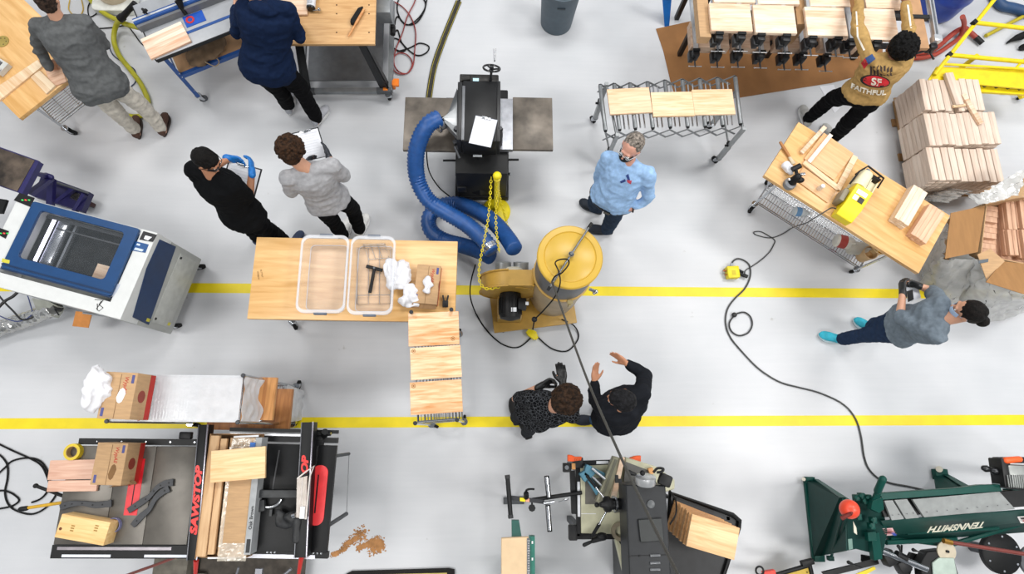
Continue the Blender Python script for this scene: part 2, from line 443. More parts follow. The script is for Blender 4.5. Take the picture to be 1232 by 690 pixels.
b = MB(); b.lathe((0, 0, .001), [(0.001, 0), (.062, 0), (.062, .004), (.0, .004)], 28); do = d.part(b, 'disc', mat('9a8745', .9))
for i in range(6):
    b = MB(); a = i*PI/3; b.cyl((.038*math.cos(a), .038*math.sin(a), .0045), (.038*math.cos(a), .038*math.sin(a), .0055), .007, n=10); d.part(b, 'hole', mat('5f5230', .9), do)
bx = Thing('paper_box', 'small white open box of blades at the left edge on the workbench', 'box', P(2, 82, .9), BL.rz+.2)
b = MB(); b.box((0, 0, .03), (.16, .13, .05)); bx.part(b, 'tray', mat('c9c9c4', .7)); b = MB(); b.box((-.02, 0, .058), (.10, .09, .012)); bx.part(b, 'contents', mat('55565a', .6))
b = MB(); b.box((.03, -.05, .07), (.1, .05, .006), .2); bx.part(b, 'label', PAPER)
# red clamp handle seen on the shelf below
b = MB(); b.tube(spline([P(66, 110, .8), P(72, 108, .8), P(78, 104, .8)], 4), .012); solo(b, 'hand_clamp', RED, 'red handled clamp hanging below the left workbench edge', 'clamp')

# ---------------------------------------------------------------- yellow hose, vacuum and router table
YH = mat('a9a51c', .45, var=.06)
def ribbed(mb, pts, r, pitch=.02, amp=.08, n=14):
    pts = spline(pts, 10); out = []; rs = []; acc = 0
    tot = [0]
    for a, b_ in zip(pts, pts[1:]): tot.append(tot[-1]+(b_-a).length)
    L = tot[-1]; k = int(L/pitch*2); i = 0
    for s in range(k+1):
        x = L*s/k
        while i < len(tot)-2 and tot[i+1] < x: i += 1
        t = (x-tot[i])/max(1e-6, tot[i+1]-tot[i]); out.append(pts[i].lerp(pts[i+1], t)); rs.append(r*(1+(amp if s % 2 else -amp*.3)))
    return mb.tube(out, rs, n)
b = MB(); ribbed(b, [P(100, -12, .06), P(120, 12, .05), P(143, 25, .1), P(158, 31, .25), P(172, 34, .4)], .026)
solo(b, 'suction_hose', YH, 'yellow-green hose running from the top edge to the router table', 'hose', smooth=80)
b = MB(); ribbed(b, [P(149, 20, .3), P(140, 30, .12), P(137, 48, .04), P(143, 66, .035), P(157, 84, .035), P(170, 102, .035), P(178, 122, .035), P(174, 137, .035), P(158, 140, .035), P(140, 134, .035)], .026)
solo(b, 'suction_hose', YH, 'yellow-green hose curving over the floor behind the khaki trousers', 'hose', smooth=80)
b = MB(); b.cyl(P(146, 22, .32), P(155, 12, .4), .036, .03, 14); b.cyl(P(155, 12, .4), P(163, 4, .45), .03, .034, 14); b.cyl(P(144, 23, .31), P(148, 20, .33), .042, n=14)
solo(b, 'hose_coupler', BLACK, 'black pipe coupler joining the two yellow-green hoses', 'coupler')
vc = Thing('shop_vacuum', 'white and beige shop vacuum cut off by the top edge', 'vacuum', P(142, 8, 0))
b = MB(); b.lathe((0, .14, .02), [(.17, 0), (.19, .03), (.2, .18), (.17, .26), (.1, .3), (0, .31)], 26); vc.part(b, 'tank', mat('c7b7a0', .5))
b = MB(); b.prism(rr(0, .06, .24, .18, .06), .0, .09); vc.part(b, 'base', mat('d6d8d2', .5), bevel=.01)
b = MB(); b.cyl((.16, .02, .42), (.26, .1, .40), .045, n=16); b.cyl((.12, -.01, .42), (.16, .02, .42), .05, n=16); vc.part(b, 'hose_port', WHITE)
b = MB(); b.tube(spline([P(84, 0, .01), P(83, 12, .01), P(93, 20, .01), P(100, 12, .01), P(97, -4, .01)], 6), .006); solo(b, 'power_cable', mat('b99a3c', .6), 'thin tan cord looping on the floor left of the vacuum', 'cord')
b = MB(); b.tube(spline([P(122, 0, .01), P(118, 14, .01), P(108, 20, .01), P(106, 8, .01), P(113, -4, .01)], 6), .006); solo(b, 'power_cable', RUB, 'black cord looping on the floor beside the vacuum', 'cord')
b = MB(); b.tube(spline([P(96, 20, .01), P(112, 33, .01), P(135, 33, .01), P(152, 31, .008), P(161, 40, .008), P(172, 54, .008), P(190, 60, .008)], 6), .006); solo(b, 'power_cable', RUB, 'black cord running from the grey fleece sleeve to under the router table', 'cord')
b = MB(); b.tube(spline([P(130, 52, .01), P(136, 66, .01), P(150, 76, .01), P(162, 84, .01), P(163, 98, .01), P(155, 106, .01)], 6), .006); solo(b, 'power_cable', mat('2a3550', .6), 'dark blue cord in an angular loop inside the yellow-green hose bend', 'cord')

RT = Thing('router_table', 'blue framed router table with grey top and tall blue fence', 'router table', P(262, 133, 0), 0)
q4 = [(187, 72), (303, 27), (276, -38), (160, 7)]
c, sx, sy, rz = rect4(q4, .9)
RT.o.location = (c.x, c.y, 0); RT.o.rotation_euler = (0, 0, rz); RT.loc = V((c.x, c.y, 0)); RT.R = Matrix.Rotation(-rz, 3, 'Z'); RT.rz = rz
b = MB(); b.box((0, 0, .885), (sx, sy, .03), bev=.004); rt = RT.part(b, 'table_top', mat('a3a6ab', .35, var=.03))
b = MB(); b.box((0, -sy/2-.006, .885), (sx, .012, .034)); b.box((-sx/2-.004, 0, .885), (.01, sy, .034)); RT.part(b, 'edge_trim', BLACK)
fy = -sy/2+.30
def rl(a, b_, h=.9): return RT.l(a, b_, h)
p0 = rl(162, 33, .98); b = MB(); b.box((0, p0.y+.03, .945), (sx+.06, .022, .09)); b.box((0, p0.y+.055, .985), (sx+.06, .06, .022)); RT.part(b, 'fence', BLUE)
b = MB(); b.box((0, p0.y+.058, .998), (sx+.06, .018, .006)); RT.part(b, 'fence_track', mat('d9dce2', .3, metal=.5))
b = MB(); b.box((0, p0.y+.005, .94), (sx+.04, .03, .075)); RT.part(b, 'fence_face', mat('6d6f73', .4))
tr = rl(250, 30); b = MB(); b.box((0, tr.y, .902), (sx, .03, .004)); RT.part(b, 'miter_track', BLUE)
ip = rl(234, 23); b = MB(); b.box((ip.x+.0, ip.y, .903), (.2, .13, .006)); po = RT.part(b, 'insert_plate', mat('1550b0', .4))
b = MB(); b.lathe((ip.x-.04, ip.y+.005, .906), [(.024, 0), (.042, 0), (.042, .004), (.024, .004), (.024, 0)], 22, cap=False); RT.part(b, 'insert_ring', RED, po)
b = MB(); b.cyl((ip.x-.05, ip.y+.06, .93), (ip.x-.06, ip.y+.13, 1.05), .02, n=12); b.cyl((ip.x-.055, ip.y+.1, .99), (ip.x-.02, ip.y+.13, 1.08), .028, n=12); RT.part(b, 'dust_port', BLACK)
b = MB(); ribbed(b, [(ip.x-.03, ip.y+.12, 1.08), (ip.x-.07, ip.y+.25, 1.12), (ip.x-.12, ip.y+.4, 1.1)], .03); RT.part(b, 'dust_hose', YH, smooth=80)
b = MB(); b.cyl((-sx/2+.12, p0.y+.08, .96), (-sx/2+.12, p0.y+.08, 1.04), .008); b.box((-sx/2+.12, p0.y+.08, 1.03), (.05, .02, .02), .6); b.box((-sx/2+.12, p0.y+.08, 1.045), (.02, .05, .02), .6); RT.part(b, 'fence_knob', BLACK)
for a in (-1, 1):
    for d in (-1, 1):
        x, y = a*(sx/2-.06), d*(sy/2-.08); b = MB(); b.box((x+.018*a, y, .49), (.005, .05, .76)); b.box((x, y+.022*d, .49), (.04, .005, .76))
        lo = RT.part(b, 'leg', BLUE); caster(RT, x, y, .115, .045, DGREY, 1.+a)
        b = MB()
        for z in (.5, .56, .25): b.cyl((x+.018*a, y+.02, z), (x+.025*a, y+.02, z), .006, n=8); b.cyl((x+.01, y+.022*d, z), (x+.01, y+.03*d, z), .006, n=8)
        RT.part(b, 'bolt', CHROME, lo)
for z in (.5,):
    b = MB()
    for d in (-1, 1): b.box((0, d*(sy/2-.055), z), (sx-.12, .006, .05)); b.box((d*(sx/2-.04), 0, z), (.006, sy-.16, .05))
    for d in (-1, 1): b.box((0, d*(sy/2-.07), z+.022), (sx-.12, .035, .005))
    RT.part(b, 'cross_rail', BLUE)
b = MB(); b.box((0, 0, .515), (sx-.13, sy-.17, .014)); RT.part(b, 'lower_shelf', mat('a98460', .8, var=.1, scale=5))
for d in (-1, 1):
    b = MB(); b.box((0, d*(sy/2-.05), .85), (sx-.1, .01, .045)); RT.part(b, 'apron', BLUE)
board([(169, 46.7), (217.6, 25.4), (229, 49.3), (181, 71.4)], .925, .024, 'wood_board', 'striped laminated board lying on the corner of the router table', 'panel', wood('d9a988', 'f4e6d2', .045, rough=.5, var=.8), order=0)
# bag on lower shelf
sb = Thing('dust_bag', 'crumpled brown bag with drawstring on the router table\'s lower shelf', 'bag', P(250, 66, .53), .4)
b = MB(); b.ell((0, 0, .05), (.2, .12, .05)); b.ell((.12, .05, .06), (.12, .1, .06)); b.ell((-.1, -.04, .04), (.12, .1, .04))
me = remesh(b, .012, 3, lambda p, n: p+n*(noise.noise(p*14)*.022)); link(me, 'bag_body', mat('6f5a44', .9, var=.15), sb.o)
b = MB(); b.tube(spline([(-.05, -.1, .06), (.03, -.17, .02), (.09, -.14, .02), (.06, -.08, .04), (-.02, -.1, .05)], 6), .006); sb.part(b, 'drawstring', mat('9b8a70', .8))

# ---------------------------------------------------------------- top workbench on mobile base
TB = Thing('workbench', 'plywood topped bench with dog holes on a mobile base at the top edge', 'workbench', (0, 0, 0), 0)
c, sx, sy, rz = rect4([(343, 53), (451, 53), (454, -55), (340, -55)], .9)
TB.loc = V((c.x, c.y, 0)); TB.o.location = TB.loc; TB.R = Matrix.Rotation(-rz, 3, 'Z'); TB.o.rotation_euler = (0, 0, rz); TB.rz = rz
b = MB(); b.box((0, 0, .885), (sx, sy, .03), bev=.002); to = TB.part(b, 'bench_top', wood('b58650', 'd2a874', .6, rough=.5, var=.3, seed=3))
b = MB()
for (a, d) in ((405, 6), (444, 6), (405, 16.5), (444, 16.5), (405, 39), (444, 39)):
    p = TB.l(a, d, .9); b.cyl((p.x, p.y, .8995), (p.x, p.y, .9012), .008, n=10)
TB.part(b, 'dog_holes', mat('4a3520', .9), to)
for a in (-1, 1):
    for d in (-1, 1):
        b = MB(); b.slab([(a*(sx/2-.14), d*(sy/2-.1)-.04, .87), (a*(sx/2-.14), d*(sy/2-.1)+.04, .87), (a*(sx/2-.0), d*(sy/2+.0)+.05, .16), (a*(sx/2-.0), d*(sy/2+.0)-.05, .16)], (a*.012, 0, 0))
        b.slab([(a*(sx/2-.2), d*(sy/2-.08), .87), (a*(sx/2-.12), d*(sy/2-.08), .87), (a*(sx/2+.02), d*(sy/2+.02), .16), (a*(sx/2-.08), d*(sy/2+.02), .16)], (0, d*.012, 0)); TB.part(b, 'leg', BLACKM)
        caster(TB, a*(sx/2-.0), d*(sy/2+.08), .11, .042, None, 1.2)
b = MB()
for d in (-1, 1):
    b.box((0, d*(sy/2+.04), .14), (sx-.02, .05, .05)); b.box((d*(sx/2+.03), 0, .14), (.05, sy+.1, .05))
mb_ = TB.part(b, 'mobile_base', mat('83878a', .4, metal=.5))
b = MB()
for a in (-1, 1): b = MB(); b.box((a*(sx/2-.04), -(sy/2+.045), .145), (.16, .055, .055)); TB.part(b, 'corner_bracket', DGREY, mb_)
b = MB(); b.box((sx/2-.02, -(sy/2+.046), .178), (.05, .03, .012)); TB.part(b, 'label', mat('e07b22', .5), mb_)
b = MB(); b.box((sx/2+.1, -(sy/2-.02), .2), (.065, .09, .03)); b.box((sx/2+.07, -(sy/2-.02), .16), (.03, .06, .1)); TB.part(b, 'brake_pedal', mat('ef7d13', .45), mb_, bevel=.005)
b = MB(); b.box((0, 0, .2), (sx-.1, sy-.1, .012)); TB.part(b, 'lower_panel', mat('5d6064', .4, metal=.5))
pt = TB.l(462, 12, .6); b = MB(); b.box((pt.x, pt.y+.08, .56), (.15, .3, .18), bev=.01); TB.part(b, 'switch_box', mat('8b8f92', .4, metal=.3))
b = MB(); b.box((pt.x+.0, pt.y+.16, .655), (.14, .14, .01)); TB.part(b, 'switch_label', mat('cdbfa8', .7))
pt = TB.l(473, 38, .4); b = MB(); b.cyl((pt.x, pt.y-.05, .42), (pt.x, pt.y+.05, .42), .03, n=12); b.cyl((pt.x, pt.y+.02, .45), (pt.x, pt.y+.04, .47), .02, n=10); TB.part(b, 'plug', BLACK)
board([(338, 18), (370, 17), (370, -6), (336, -6)], .925, .022, 'wood_board', 'light board under the glue bottle on the plywood topped bench', 'panel', ASHW)
gb = Thing('glue_bottle', 'black glue bottle with white label lying on the plywood topped bench', 'bottle', P(376, 8, .9))
b = MB(); b.lathe((0, -.07, .045), [(.0, 0), (.035, .003), (.042, .012), (.042, .18), (.03, .2), (.015, .22), (.015, .24)], 20, axis=(0, 1, 0)); gb.part(b, 'bottle_body', mat('15161b', .25))
b = MB(); b.lathe((0, -.045, .045), [(.0427, 0), (.0427, .115)], 20, axis=(0, 1, 0), cap=False); gb.part(b, 'label', mat('d8dbe2', .5))
b = MB()
for i in range(5): b.box((0, -.02+i*.016, .0882), (.045, .004, .001))
gb.part(b, 'label_print', mat('6d7078', .6))
b = MB(); b.cyl((.02, -.07, .03), (.075, -.06, .03), .006); b.lathe((.075, -.06, .03), [(.006, 0), (.022, .004), (.018, .02), (0, .022)], 12, axis=(1, .2, .3)); solo(b, 'valve_key', CHROME, 'small chrome turn key beside the black glue bottle', 'key', loc=P(376, 8, .9))
br = Thing('bench_brush', 'black bristled bench brush with a wooden handle', 'brush', P(428, 18, .9), 0)
a, b2 = br.l(419, 44, .93), br.l(438, 11, .93); b = MB(); dd = (b2-a).normalized(); sd = V((-dd.y, dd.x, 0))
b.loft([(a, sd*.006, V((0, 0, .007))), (a+dd*.03, sd*.011, V((0, 0, .01))), (a.lerp(b2, .4), sd*.009, V((0, 0, .009))), (a.lerp(b2, .5), sd*.014, V((0, 0, .012))), (b2, sd*.014, V((0, 0, .012)))], 12); br.part(b, 'handle', wood('b5753c', 'd9a066', .2, rough=.4))
f0 = a.lerp(b2, .42); b = MB(); b.prism([(p.x, p.y) for p in (f0+sd*.012, f0+sd*.05, f0+dd*.03+sd*.062, b2-dd*.02+sd*.055, b2+dd*.02+sd*.02, b2+sd*.012)], .004, .045); br.part(b, 'bristles', mat('121212', .95, bump=1, bscale=400), bevel=.004)
# cords on floor
b = MB(); b.tube(spline([P(x, y, .012) for x, y in ((474, 36), (478, 20), (490, 30), (505, 20), (512, 4), (500, -8), (482, -4), (478, 12), (486, 28), (500, 28), (510, 14), (514, -4))], 8), .008); solo(b, 'power_cable', RUB, 'black cord coiled on the floor right of the plywood topped bench', 'cord')
b = MB(); b.tube(spline([P(x, y, .012) for x, y in ((474, 46), (480, 48), (488, 58), (484, 62), (474, 58), (470, 50), (478, 36), (484, 52), (500, 66), (512, 64), (516, 56), (505, 52), (492, 58), (478, 62))], 8), .008); solo(b, 'power_cable', RUB, 'black cord in a figure-eight loop left of the rubber cable cover', 'cord')
b = MB(); b.tube(spline([P(x, y, .02) for x, y in ((474, 2), (484, 8), (494, 20), (500, 38), (499, 60), (497, 78), (490, 88), (478, 88), (472, 80), (473, 70), (480, 64), (490, 66), (496, 76), (490, 88), (480, 86), (474, 76), (476, 60), (484, 40), (490, 20), (499, 2), (500, -8))], 8), .007); solo(b, 'air_hose', mat('8c2f2c', .5), 'dark red air hose looping over the black cords', 'hose')
# cable cover
cc = Thing('cable_cover', 'curved black rubber floor cable cover with yellow edge lines', 'cable cover', P(533, 60, 0))
cv = spline([cc.l(x, y, 0) for x, y in ((552, 2), (543, 24), (532, 52), (522, 82), (516, 117), (515, 135))], 6)
def strip(mb, cv, w0, w1, z0, z1):
    for a, b_ in zip(cv, cv[1:]):
        pass
    L, R = [], []
    for i, p in enumerate(cv):
        d = (cv[min(i+1, len(cv)-1)]-cv[max(i-1, 0)]).normalized(); n = V((-d.y, d.x, 0)); L.append(p+n*w0); R.append(p+n*w1)
    n = len(cv); vs = [V((p.x, p.y, z)) for z in (z0, z1) for S in (L, R) for p in S]; fs = []
    for i in range(n-1):
        fs += [(2*n+i, 2*n+i+1, 3*n+i+1, 3*n+i), (i, n+i, n+i+1, i+1), (i, i+1, 2*n+i+1, 2*n+i), (n+i, 3*n+i, 3*n+i+1, n+i+1)]
    fs += [(0, 2*n, 3*n, n), (n-1, 2*n-1, 4*n-1, 3*n-1)]
    mb.add(vs, fs)
b = MB(); strip(b, cv, -.035, .035, .001, .014); strip(b, cv, -.018, .018, .01, .02); cco = cc.part(b, 'cover_body', mat('32302a', .8, var=.2, scale=30))
b = MB(); strip(b, cv, -.021, -.017, .012, .0215); strip(b, cv, .028, .032, .012, .0155); cc.part(b, 'edge_line', mat('c4b32c', .5), cco)
b = MB(); b.tube([cc.w(P(552, 2, .01)), cc.w(P(556, -8, .01))], .012); cc.part(b, 'cord_end', RUB)
# trash can
tc_ = Thing('trash_can', 'round grey plastic trash can at the top edge', 'trash can', P(669, 44, 0))
tc_.o.location = P(669, 27, 0); tc_.loc = P(669, 27, 0)
b = MB(); b.lathe((0, 0, 0), [(.17, 0), (.185, .005), (.225, .6), (.245, .61), (.25, .65), (.232, .65), (.23, .62), (.21, .58), (.172, .02), (0, .02)], 36, cap=False); b.lathe((0, 0, .0), [(.0, .0), (.17, 0)], 36, cap=False); bo = tc_.part(b, 'bin_body', mat('4b5862', .55, var=.05))
for k in (-1, 1):
    b = MB(); b.tube([(k*.235, -.05, .6), (k*.275, -.05, .605), (k*.275, .05, .605), (k*.235, .05, .6)], .01); tc_.part(b, 'handle', mat('4b5862', .55, var=.05))
b = MB(); b.box((.0, -.222, .5), (.09, .01, .02)); tc_.part(b, 'embossed_tag', mat('2f3940', .5), bo)

# ---------------------------------------------------------------- planer
PL = Thing('thickness_planer', 'black thickness planer with cast iron wing tables and grey dust hood', 'planer', P(578, 205, 0))
CAST = mat('6f675e', .42, metal=.35, var=.22, scale=6)
L = PL.l
def pbox(T, px0, py0, px1, py1, h0, h1, at=None):
    """box whose top face covers the photo rectangle at height h1 -> centre, size"""
    at = h1 if at is None else at
    p = T.l(px0, py1, at); q = T.l(px1, py0, at); r = T.l(px0, py0, at); s = T.l(px1, py1, at)
    x0, x1 = (p.x+r.x)/2, (q.x+s.x)/2; y0, y1 = (p.y+s.y)/2, (q.y+r.y)/2
    return ((x0+x1)/2, (y0+y1)/2, (h0+h1)/2), (x1-x0, y1-y0, h1-h0)
b = MB(); b.box(*pbox(PL, 486, 117, 549, 181, .72, .76), bev=.006); PL.part(b, 'wing_table', CAST)
b = MB(); b.box(*pbox(PL, 617, 117, 665, 180, .72, .76), bev=.006); PL.part(b, 'wing_table', CAST)
b = MB(); b.box(*pbox(PL, 536, 118, 617, 179, .70, .755)); PL.part(b, 'planer_bed', mat('8e9096', .3, metal=.6, var=.1))
b = MB(); c_, s_ = pbox(PL, 549, 120, 612, 237, 0, .1, at=.1); b.box(c_, s_, bev=.01); PL.part(b, 'base', BLACK)
c_, s_ = pbox(PL, 551, 128, 610, 225, .1, .68, at=.35); b = MB(); b.box(c_, s_, bev=.012); cab = PL.part(b, 'cabinet', BLACK)
b = MB(); b.box(*pbox(PL, 569, 183, 580, 188, .70, .715)); PL.part(b, 'label_plate', mat('d5dbe0', .4), cab)
b = MB(); p = L(563, 195, .5); b.loft([(L(575, 187, .68), V((.06, 0, 0)), V((0, .05, 0))), (L(578, 232, .2), V((.09, 0, 0)), V((0, .03, 0)))], 4); b.box((L(556, 226, .3)), (.09, .05, .12), bev=.008); PL.part(b, 'front_cover', mat('141517', .4, var=.1), cab)
for k, (a, d) in enumerate(((547, 226), (611, 222))):
    b = MB(); p = L(a+2, 208, .35); b.cyl(p, p+V((0, -.03, 0)), .012, n=10); PL.part(b, 'bolt', CHROME, cab)
b = MB(); b.cyl(L(533, 193, .62), L(624, 192, .62), .011); PL.part(b, 'lift_bar', BLACK)
c_, s_ = pbox(PL, 556, 97, 598, 170, .80, 1.08); b = MB(); b.box(c_, s_, bev=.012); hd_ = PL.part(b, 'cutter_head', mat('121315', .4, var=.25, scale=6, spec=.35))
b = MB(); c_, s_ = pbox(PL, 550, 98, 556, 168, .80, 1.07); b.box(c_, s_, bev=.008); c_, s_ = pbox(PL, 596, 97, 602, 170, .80, 1.06); b.box(c_, s_, bev=.008); PL.part(b, 'side_housing', mat('1a1b1d', .4), hd_)
b = MB(); c_, s_ = pbox(PL, 555.5, 103, 559, 168, 1.05, 1.085); b.box(c_, s_, bev=.002)
b.v += []; PL.part(b, 'rail', mat('76787c', .4, metal=.5), hd_)
b = MB(); c_, s_ = pbox(PL, 553, 89, 600, 98, .80, 1.04); b.box(c_, s_, bev=.01); b.cyl(L(556, 95, 1.04), L(566, 94, 1.05), .035, n=16); PL.part(b, 'motor_cover', mat('1a1816', .45, var=.3), hd_)
b = MB(); c_, s_ = pbox(PL, 569, 94, 576, 97.5, 1.04, 1.047); b.box(c_, s_); PL.part(b, 'digital_display', mat('b9e6f2', .3, emit=.3), hd_)
for (a, d) in ((551, 172), (601, 172)):
    b = MB(); b.lathe(L(a, d, .76), [(.03, 0), (.03, .2), (.024, .24), (.03, .27), (.02, .3), (0, .3)], 16); PL.part(b, 'column', mat('3a3b3e', .4, metal=.5))
cw = L(591.5, 82, 1.16); nrm = V((.08, .55, .83)).normalized(); u_, w_ = perp(nrm)
b = MB(); b.tube([cw+(u_*math.cos(t)+w_*math.sin(t))*.078 for t in [2*PI*i/28 for i in range(28)]], .010, 8, closed=True)
for t in (0.2, 2.3, 4.4): b.tube([cw-nrm*.01, cw+(u_*math.cos(t)+w_*math.sin(t))*.078], .008)
b.lathe(cw-nrm*.02, [(.02, 0), (.02, .035), (0, .04)], 14, axis=nrm); b.cyl(cw-nrm*.14, cw, .012); whl = PL.part(b, 'handwheel', mat('17181a', .25))
b = MB(); cp = cw+(L(595, 74, 1.16)-cw); b.cyl(cp, cp+nrm*.02, .007); b.cyl(cp+nrm*.02, cp+nrm*.02+V((0, .08, .05)), .009, .012, 10); PL.part(b, 'crank_handle', STEEL, whl)
# dust hood: tapering duct to a round mouth
m0, m1 = L(550, 106, 1.02), L(550, 164, 1.02); mc = L(531, 145, 1.0); axs = V((-.8, -.6, 0)).normalized(); sd_ = V((-axs.y, axs.x, 0))
b = MB(); n_ = 20; vs = []
rect = []
for i in range(n_):
    t = 2*PI*i/n_+PI/4; s_x = max(-1, min(1, math.cos(t)*1.42)); s_z = max(-1, min(1, math.sin(t)*1.42))
    mid = (m0+m1)/2; vs.append(mid+(m0-m1)/2*s_x+V((0, 0, .035*s_z-.03)))
for i in range(n_):
    t = 2*PI*i/n_+PI/4; vs.append(mc+sd_*(-.078*math.cos(t)*-1)+V((0, 0, .078*math.sin(t)-.02)))
b.add(vs, [(i, (i+1) % n_, n_+(i+1) % n_, n_+i) for i in range(n_)]+[tuple(range(n_)), tuple(range(n_, 2*n_))]); b.cyl(mc+V((0, 0, -.02)), mc+axs*.06+V((0, 0, -.02)), .074, n=20)
PL.part(b, 'dust_hood', mat('8f9294', .35, metal=.6, var=.05), smooth=60)
b = MB(); b.lathe(mc+axs*.045+V((0, 0, -.02)), [(.083, 0), (.086, .004), (.086, .016), (.083, .02)], 22, axis=axs); PL.part(b, 'hose_clamp', CHROME)
b = MB(); b.cyl(L(553, 190, .9), L(547, 176, .95), .012); PL.part(b, 'linkage', mat('4e5054', .4, metal=.5)); b = MB(); b.box(L(549, 171, .85), (.06, .04, .05), .5); PL.part(b, 'linkage', mat('4e5054', .4, metal=.5))

def clipboard(q4, h, label, tilt=None, boardc='26262a', th=.005, inset=.08, lines=True, clip_side=2):
    c, sx, sy, rz = rect4(q4, h) if not isinstance(h, (list, tuple)) else rect4(q4, sum(h)/4)
    T = Thing('clipboard', label, 'clipboard', c, rz)
    if isinstance(h, (list, tuple)):
        p = [P(a, b_, z)-c for (a, b_), z in zip(q4, h)]; ex = (p[1]-p[0]+p[2]-p[3]).normalized(); ey = (p[3]-p[0]+p[2]-p[1]).normalized(); ey = (ey-ey.dot(ex)*ex).normalized(); ez = ex.cross(ey)
        sx = ((p[1]-p[0]).length+(p[2]-p[3]).length)/2; sy = ((p[3]-p[0]).length+(p[2]-p[1]).length)/2
        T.o.rotation_euler = Matrix((ex, ey, ez)).transposed().to_euler()
    b = MB(); b.box((0, 0, 0), (sx, sy, th)); bo = T.part(b, 'backing_board', mat(boardc, .5))
    b = MB(); b.box((0, -sy*.01, th/2+.0015), (sx*(1-inset), sy*(1-inset*.7), .002)); po = T.part(b, 'paper', PAPER)
    if lines:
        b = MB()
        for i in range(9): b.box((-sx*.05*(i % 3)/2, sy*(.36-.085*i), th/2+.0028), (sx*(.78-.1*(i % 3)), .0016, .0004))
        T.part(b, 'printed_lines', mat('a9adb8', .8), po)
    y = sy/2-.012
    b = MB(); b.box((0, y, th/2+.006), (sx*.42, .02, .008), bev=.002); b.cyl((-sx*.2, y+.006, th/2+.012), (sx*.2, y+.006, th/2+.012), .005); b.cyl((0, y-.004, th/2+.006), (0, y-.004, th/2+.016), .011, n=12); T.part(b, 'clip', CHROME)
    return T
clipboard([(565, 172), (592, 178), (597.5, 144), (571, 138.5)], 1.095, 'white clipboard lying on the black thickness planer', boardc='6d7280', inset=.03)
clipboard([(266.5, 232), (307, 244), (313.5, 203), (273, 192)], (1.06, 1.06, 1.14, 1.14), 'clipboard held by the person with blue gloves')
clipboard([(361, 196), (394, 188), (382.5, 153), (352, 160)], (1.04, 1.04, 1.14, 1.14), 'clipboard held by the curly haired person in grey T-shirt')

# ---------------------------------------------------------------- blue hoses
BH = mat('1f4f8f', .42, var=.08, scale=20)
hs = Thing('dust_hose', 'blue ribbed dust hose from the planer hood to the blower', 'hose', P(520, 240, 0))
b = MB(); ribbed(b, [hs.w(P(*p)) for p in ((529, 142, 1.03), (515, 150, 1.03), (504, 170, .92), (500, 193, .78), (503, 218, .62), (516, 241, .52), (538, 256, .5), (560, 269, .52), (580, 286, .56), (593, 303, .58))], .075, .034, .13, 20); hs.part(b, 'hose_tube', BH, smooth=80)
b = MB(); p = hs.w(P(592, 301, .58)); q_ = hs.w(P(587, 295, .57)); b.cyl(q_, p, .083, n=20); hs.part(b, 'hose_clamp', CHROME)
hs = Thing('dust_hose', 'blue ribbed dust hose doubled back in a loop on the floor beside the yellow stanchion', 'hose', P(540, 260, 0))
b = MB(); ribbed(b, [hs.w(P(*p)) for p in ((619, 300, .6), (611, 287, .5), (595, 268, .36), (573, 253, .24), (548, 245, .12), (527, 249, .1), (516, 262, .1), (519, 278, .1), (535, 289, .12), (556, 295, .2), (575, 301, .34), (590, 308, .45))], .075, .034, .13, 20); hs.part(b, 'hose_tube', BH, smooth=80)
b = MB(); b.tube(spline([P(513, 180, .5), P(516, 205, .2), P(528, 225, .02), P(545, 240, .012), P(560, 262, .012)], 6), .007); solo(b, 'power_cable', RUB, 'black cord hanging from the planer table behind the blue hoses', 'cord')

# ---------------------------------------------------------------- stanchion with chain
ST = Thing('chain_stanchion', 'yellow plastic stanchion with ball top and round base', 'stanchion', P(597, 254.5, 0))
b = MB(); b.lathe((0, 0, 0), [(.155, 0), (.155, .02), (.13, .045), (.05, .06), (.03, .08), (.03, .1)], 32); ST.part(b, 'base', YELLOW)
tp = ST.l(594.5, 209, .93); b = MB(); b.cyl((0, 0, .05), (0, 0, .88), .026, n=16); b.lathe((0, 0, .84), [(.026, 0), (.034, .01), (.034, .04), (.02, .05)], 16); ST.part(b, 'post', YELLOW)
b = MB(); b.ell((0, 0, .93), .042, n=18, m=12); ST.part(b, 'ball_cap', YELLOW)
def chain(mb, pts, L=.034, w=.011, r=.0035):
    pts = spline(pts, 8); tot = [0]
    for a, b_ in zip(pts, pts[1:]): tot.append(tot[-1]+(b_-a).length)
    n = int(tot[-1]/(L*.78)); i = 0
    for s in range(n):
        x = tot[-1]*(s+.5)/n
        while i < len(tot)-2 and tot[i+1] < x: i += 1
        p = pts[i].lerp(pts[i+1], (x-tot[i])/max(1e-6, tot[i+1]-tot[i])); d = (pts[i+1]-pts[i]).normalized(); u, v = perp(d)
        a = u if s % 2 else v; q = [p+d*(L/2*math.cos(t))*(1 if abs(math.cos(t)) > .01 else 1)+a*(w*math.sin(t)) for t in [2*PI*k/8 for k in range(8)]]
        mb.tube(q, r, 5, closed=True)
for nm, pts in (('chain', ((591, 213, .86), (589.5, 240, .78), (587, 265, .7), (582, 292, .72), (577, 318, .78), (577, 338, .8), (585, 347, .8), (601, 345, .8))),
                ('chain', ((597, 212, .86), (597.5, 236, .7), (596.5, 262, .66), (598, 285, .7), (601, 303, .8))),
                ('chain', ((598, 214, .84), (601, 235, .45), (606, 255, .2), (611, 272, .05), (617, 290, .012), (622, 298, .012)))):
    b = MB(); chain(b, [P(*p) for p in pts])
    if pts[0][0] == 591: solo(b, 'plastic_chain', YELLOW, 'yellow plastic chain sweeping from the stanchion ball left round the blower', 'chain')
    elif pts[0][0] == 597: solo(b, 'plastic_chain', YELLOW, 'yellow plastic chain hanging almost straight from the stanchion to the blower', 'chain')
    else: solo(b, 'plastic_chain', YELLOW, 'yellow plastic chain trailing over the looped blue hose at the floor', 'chain')

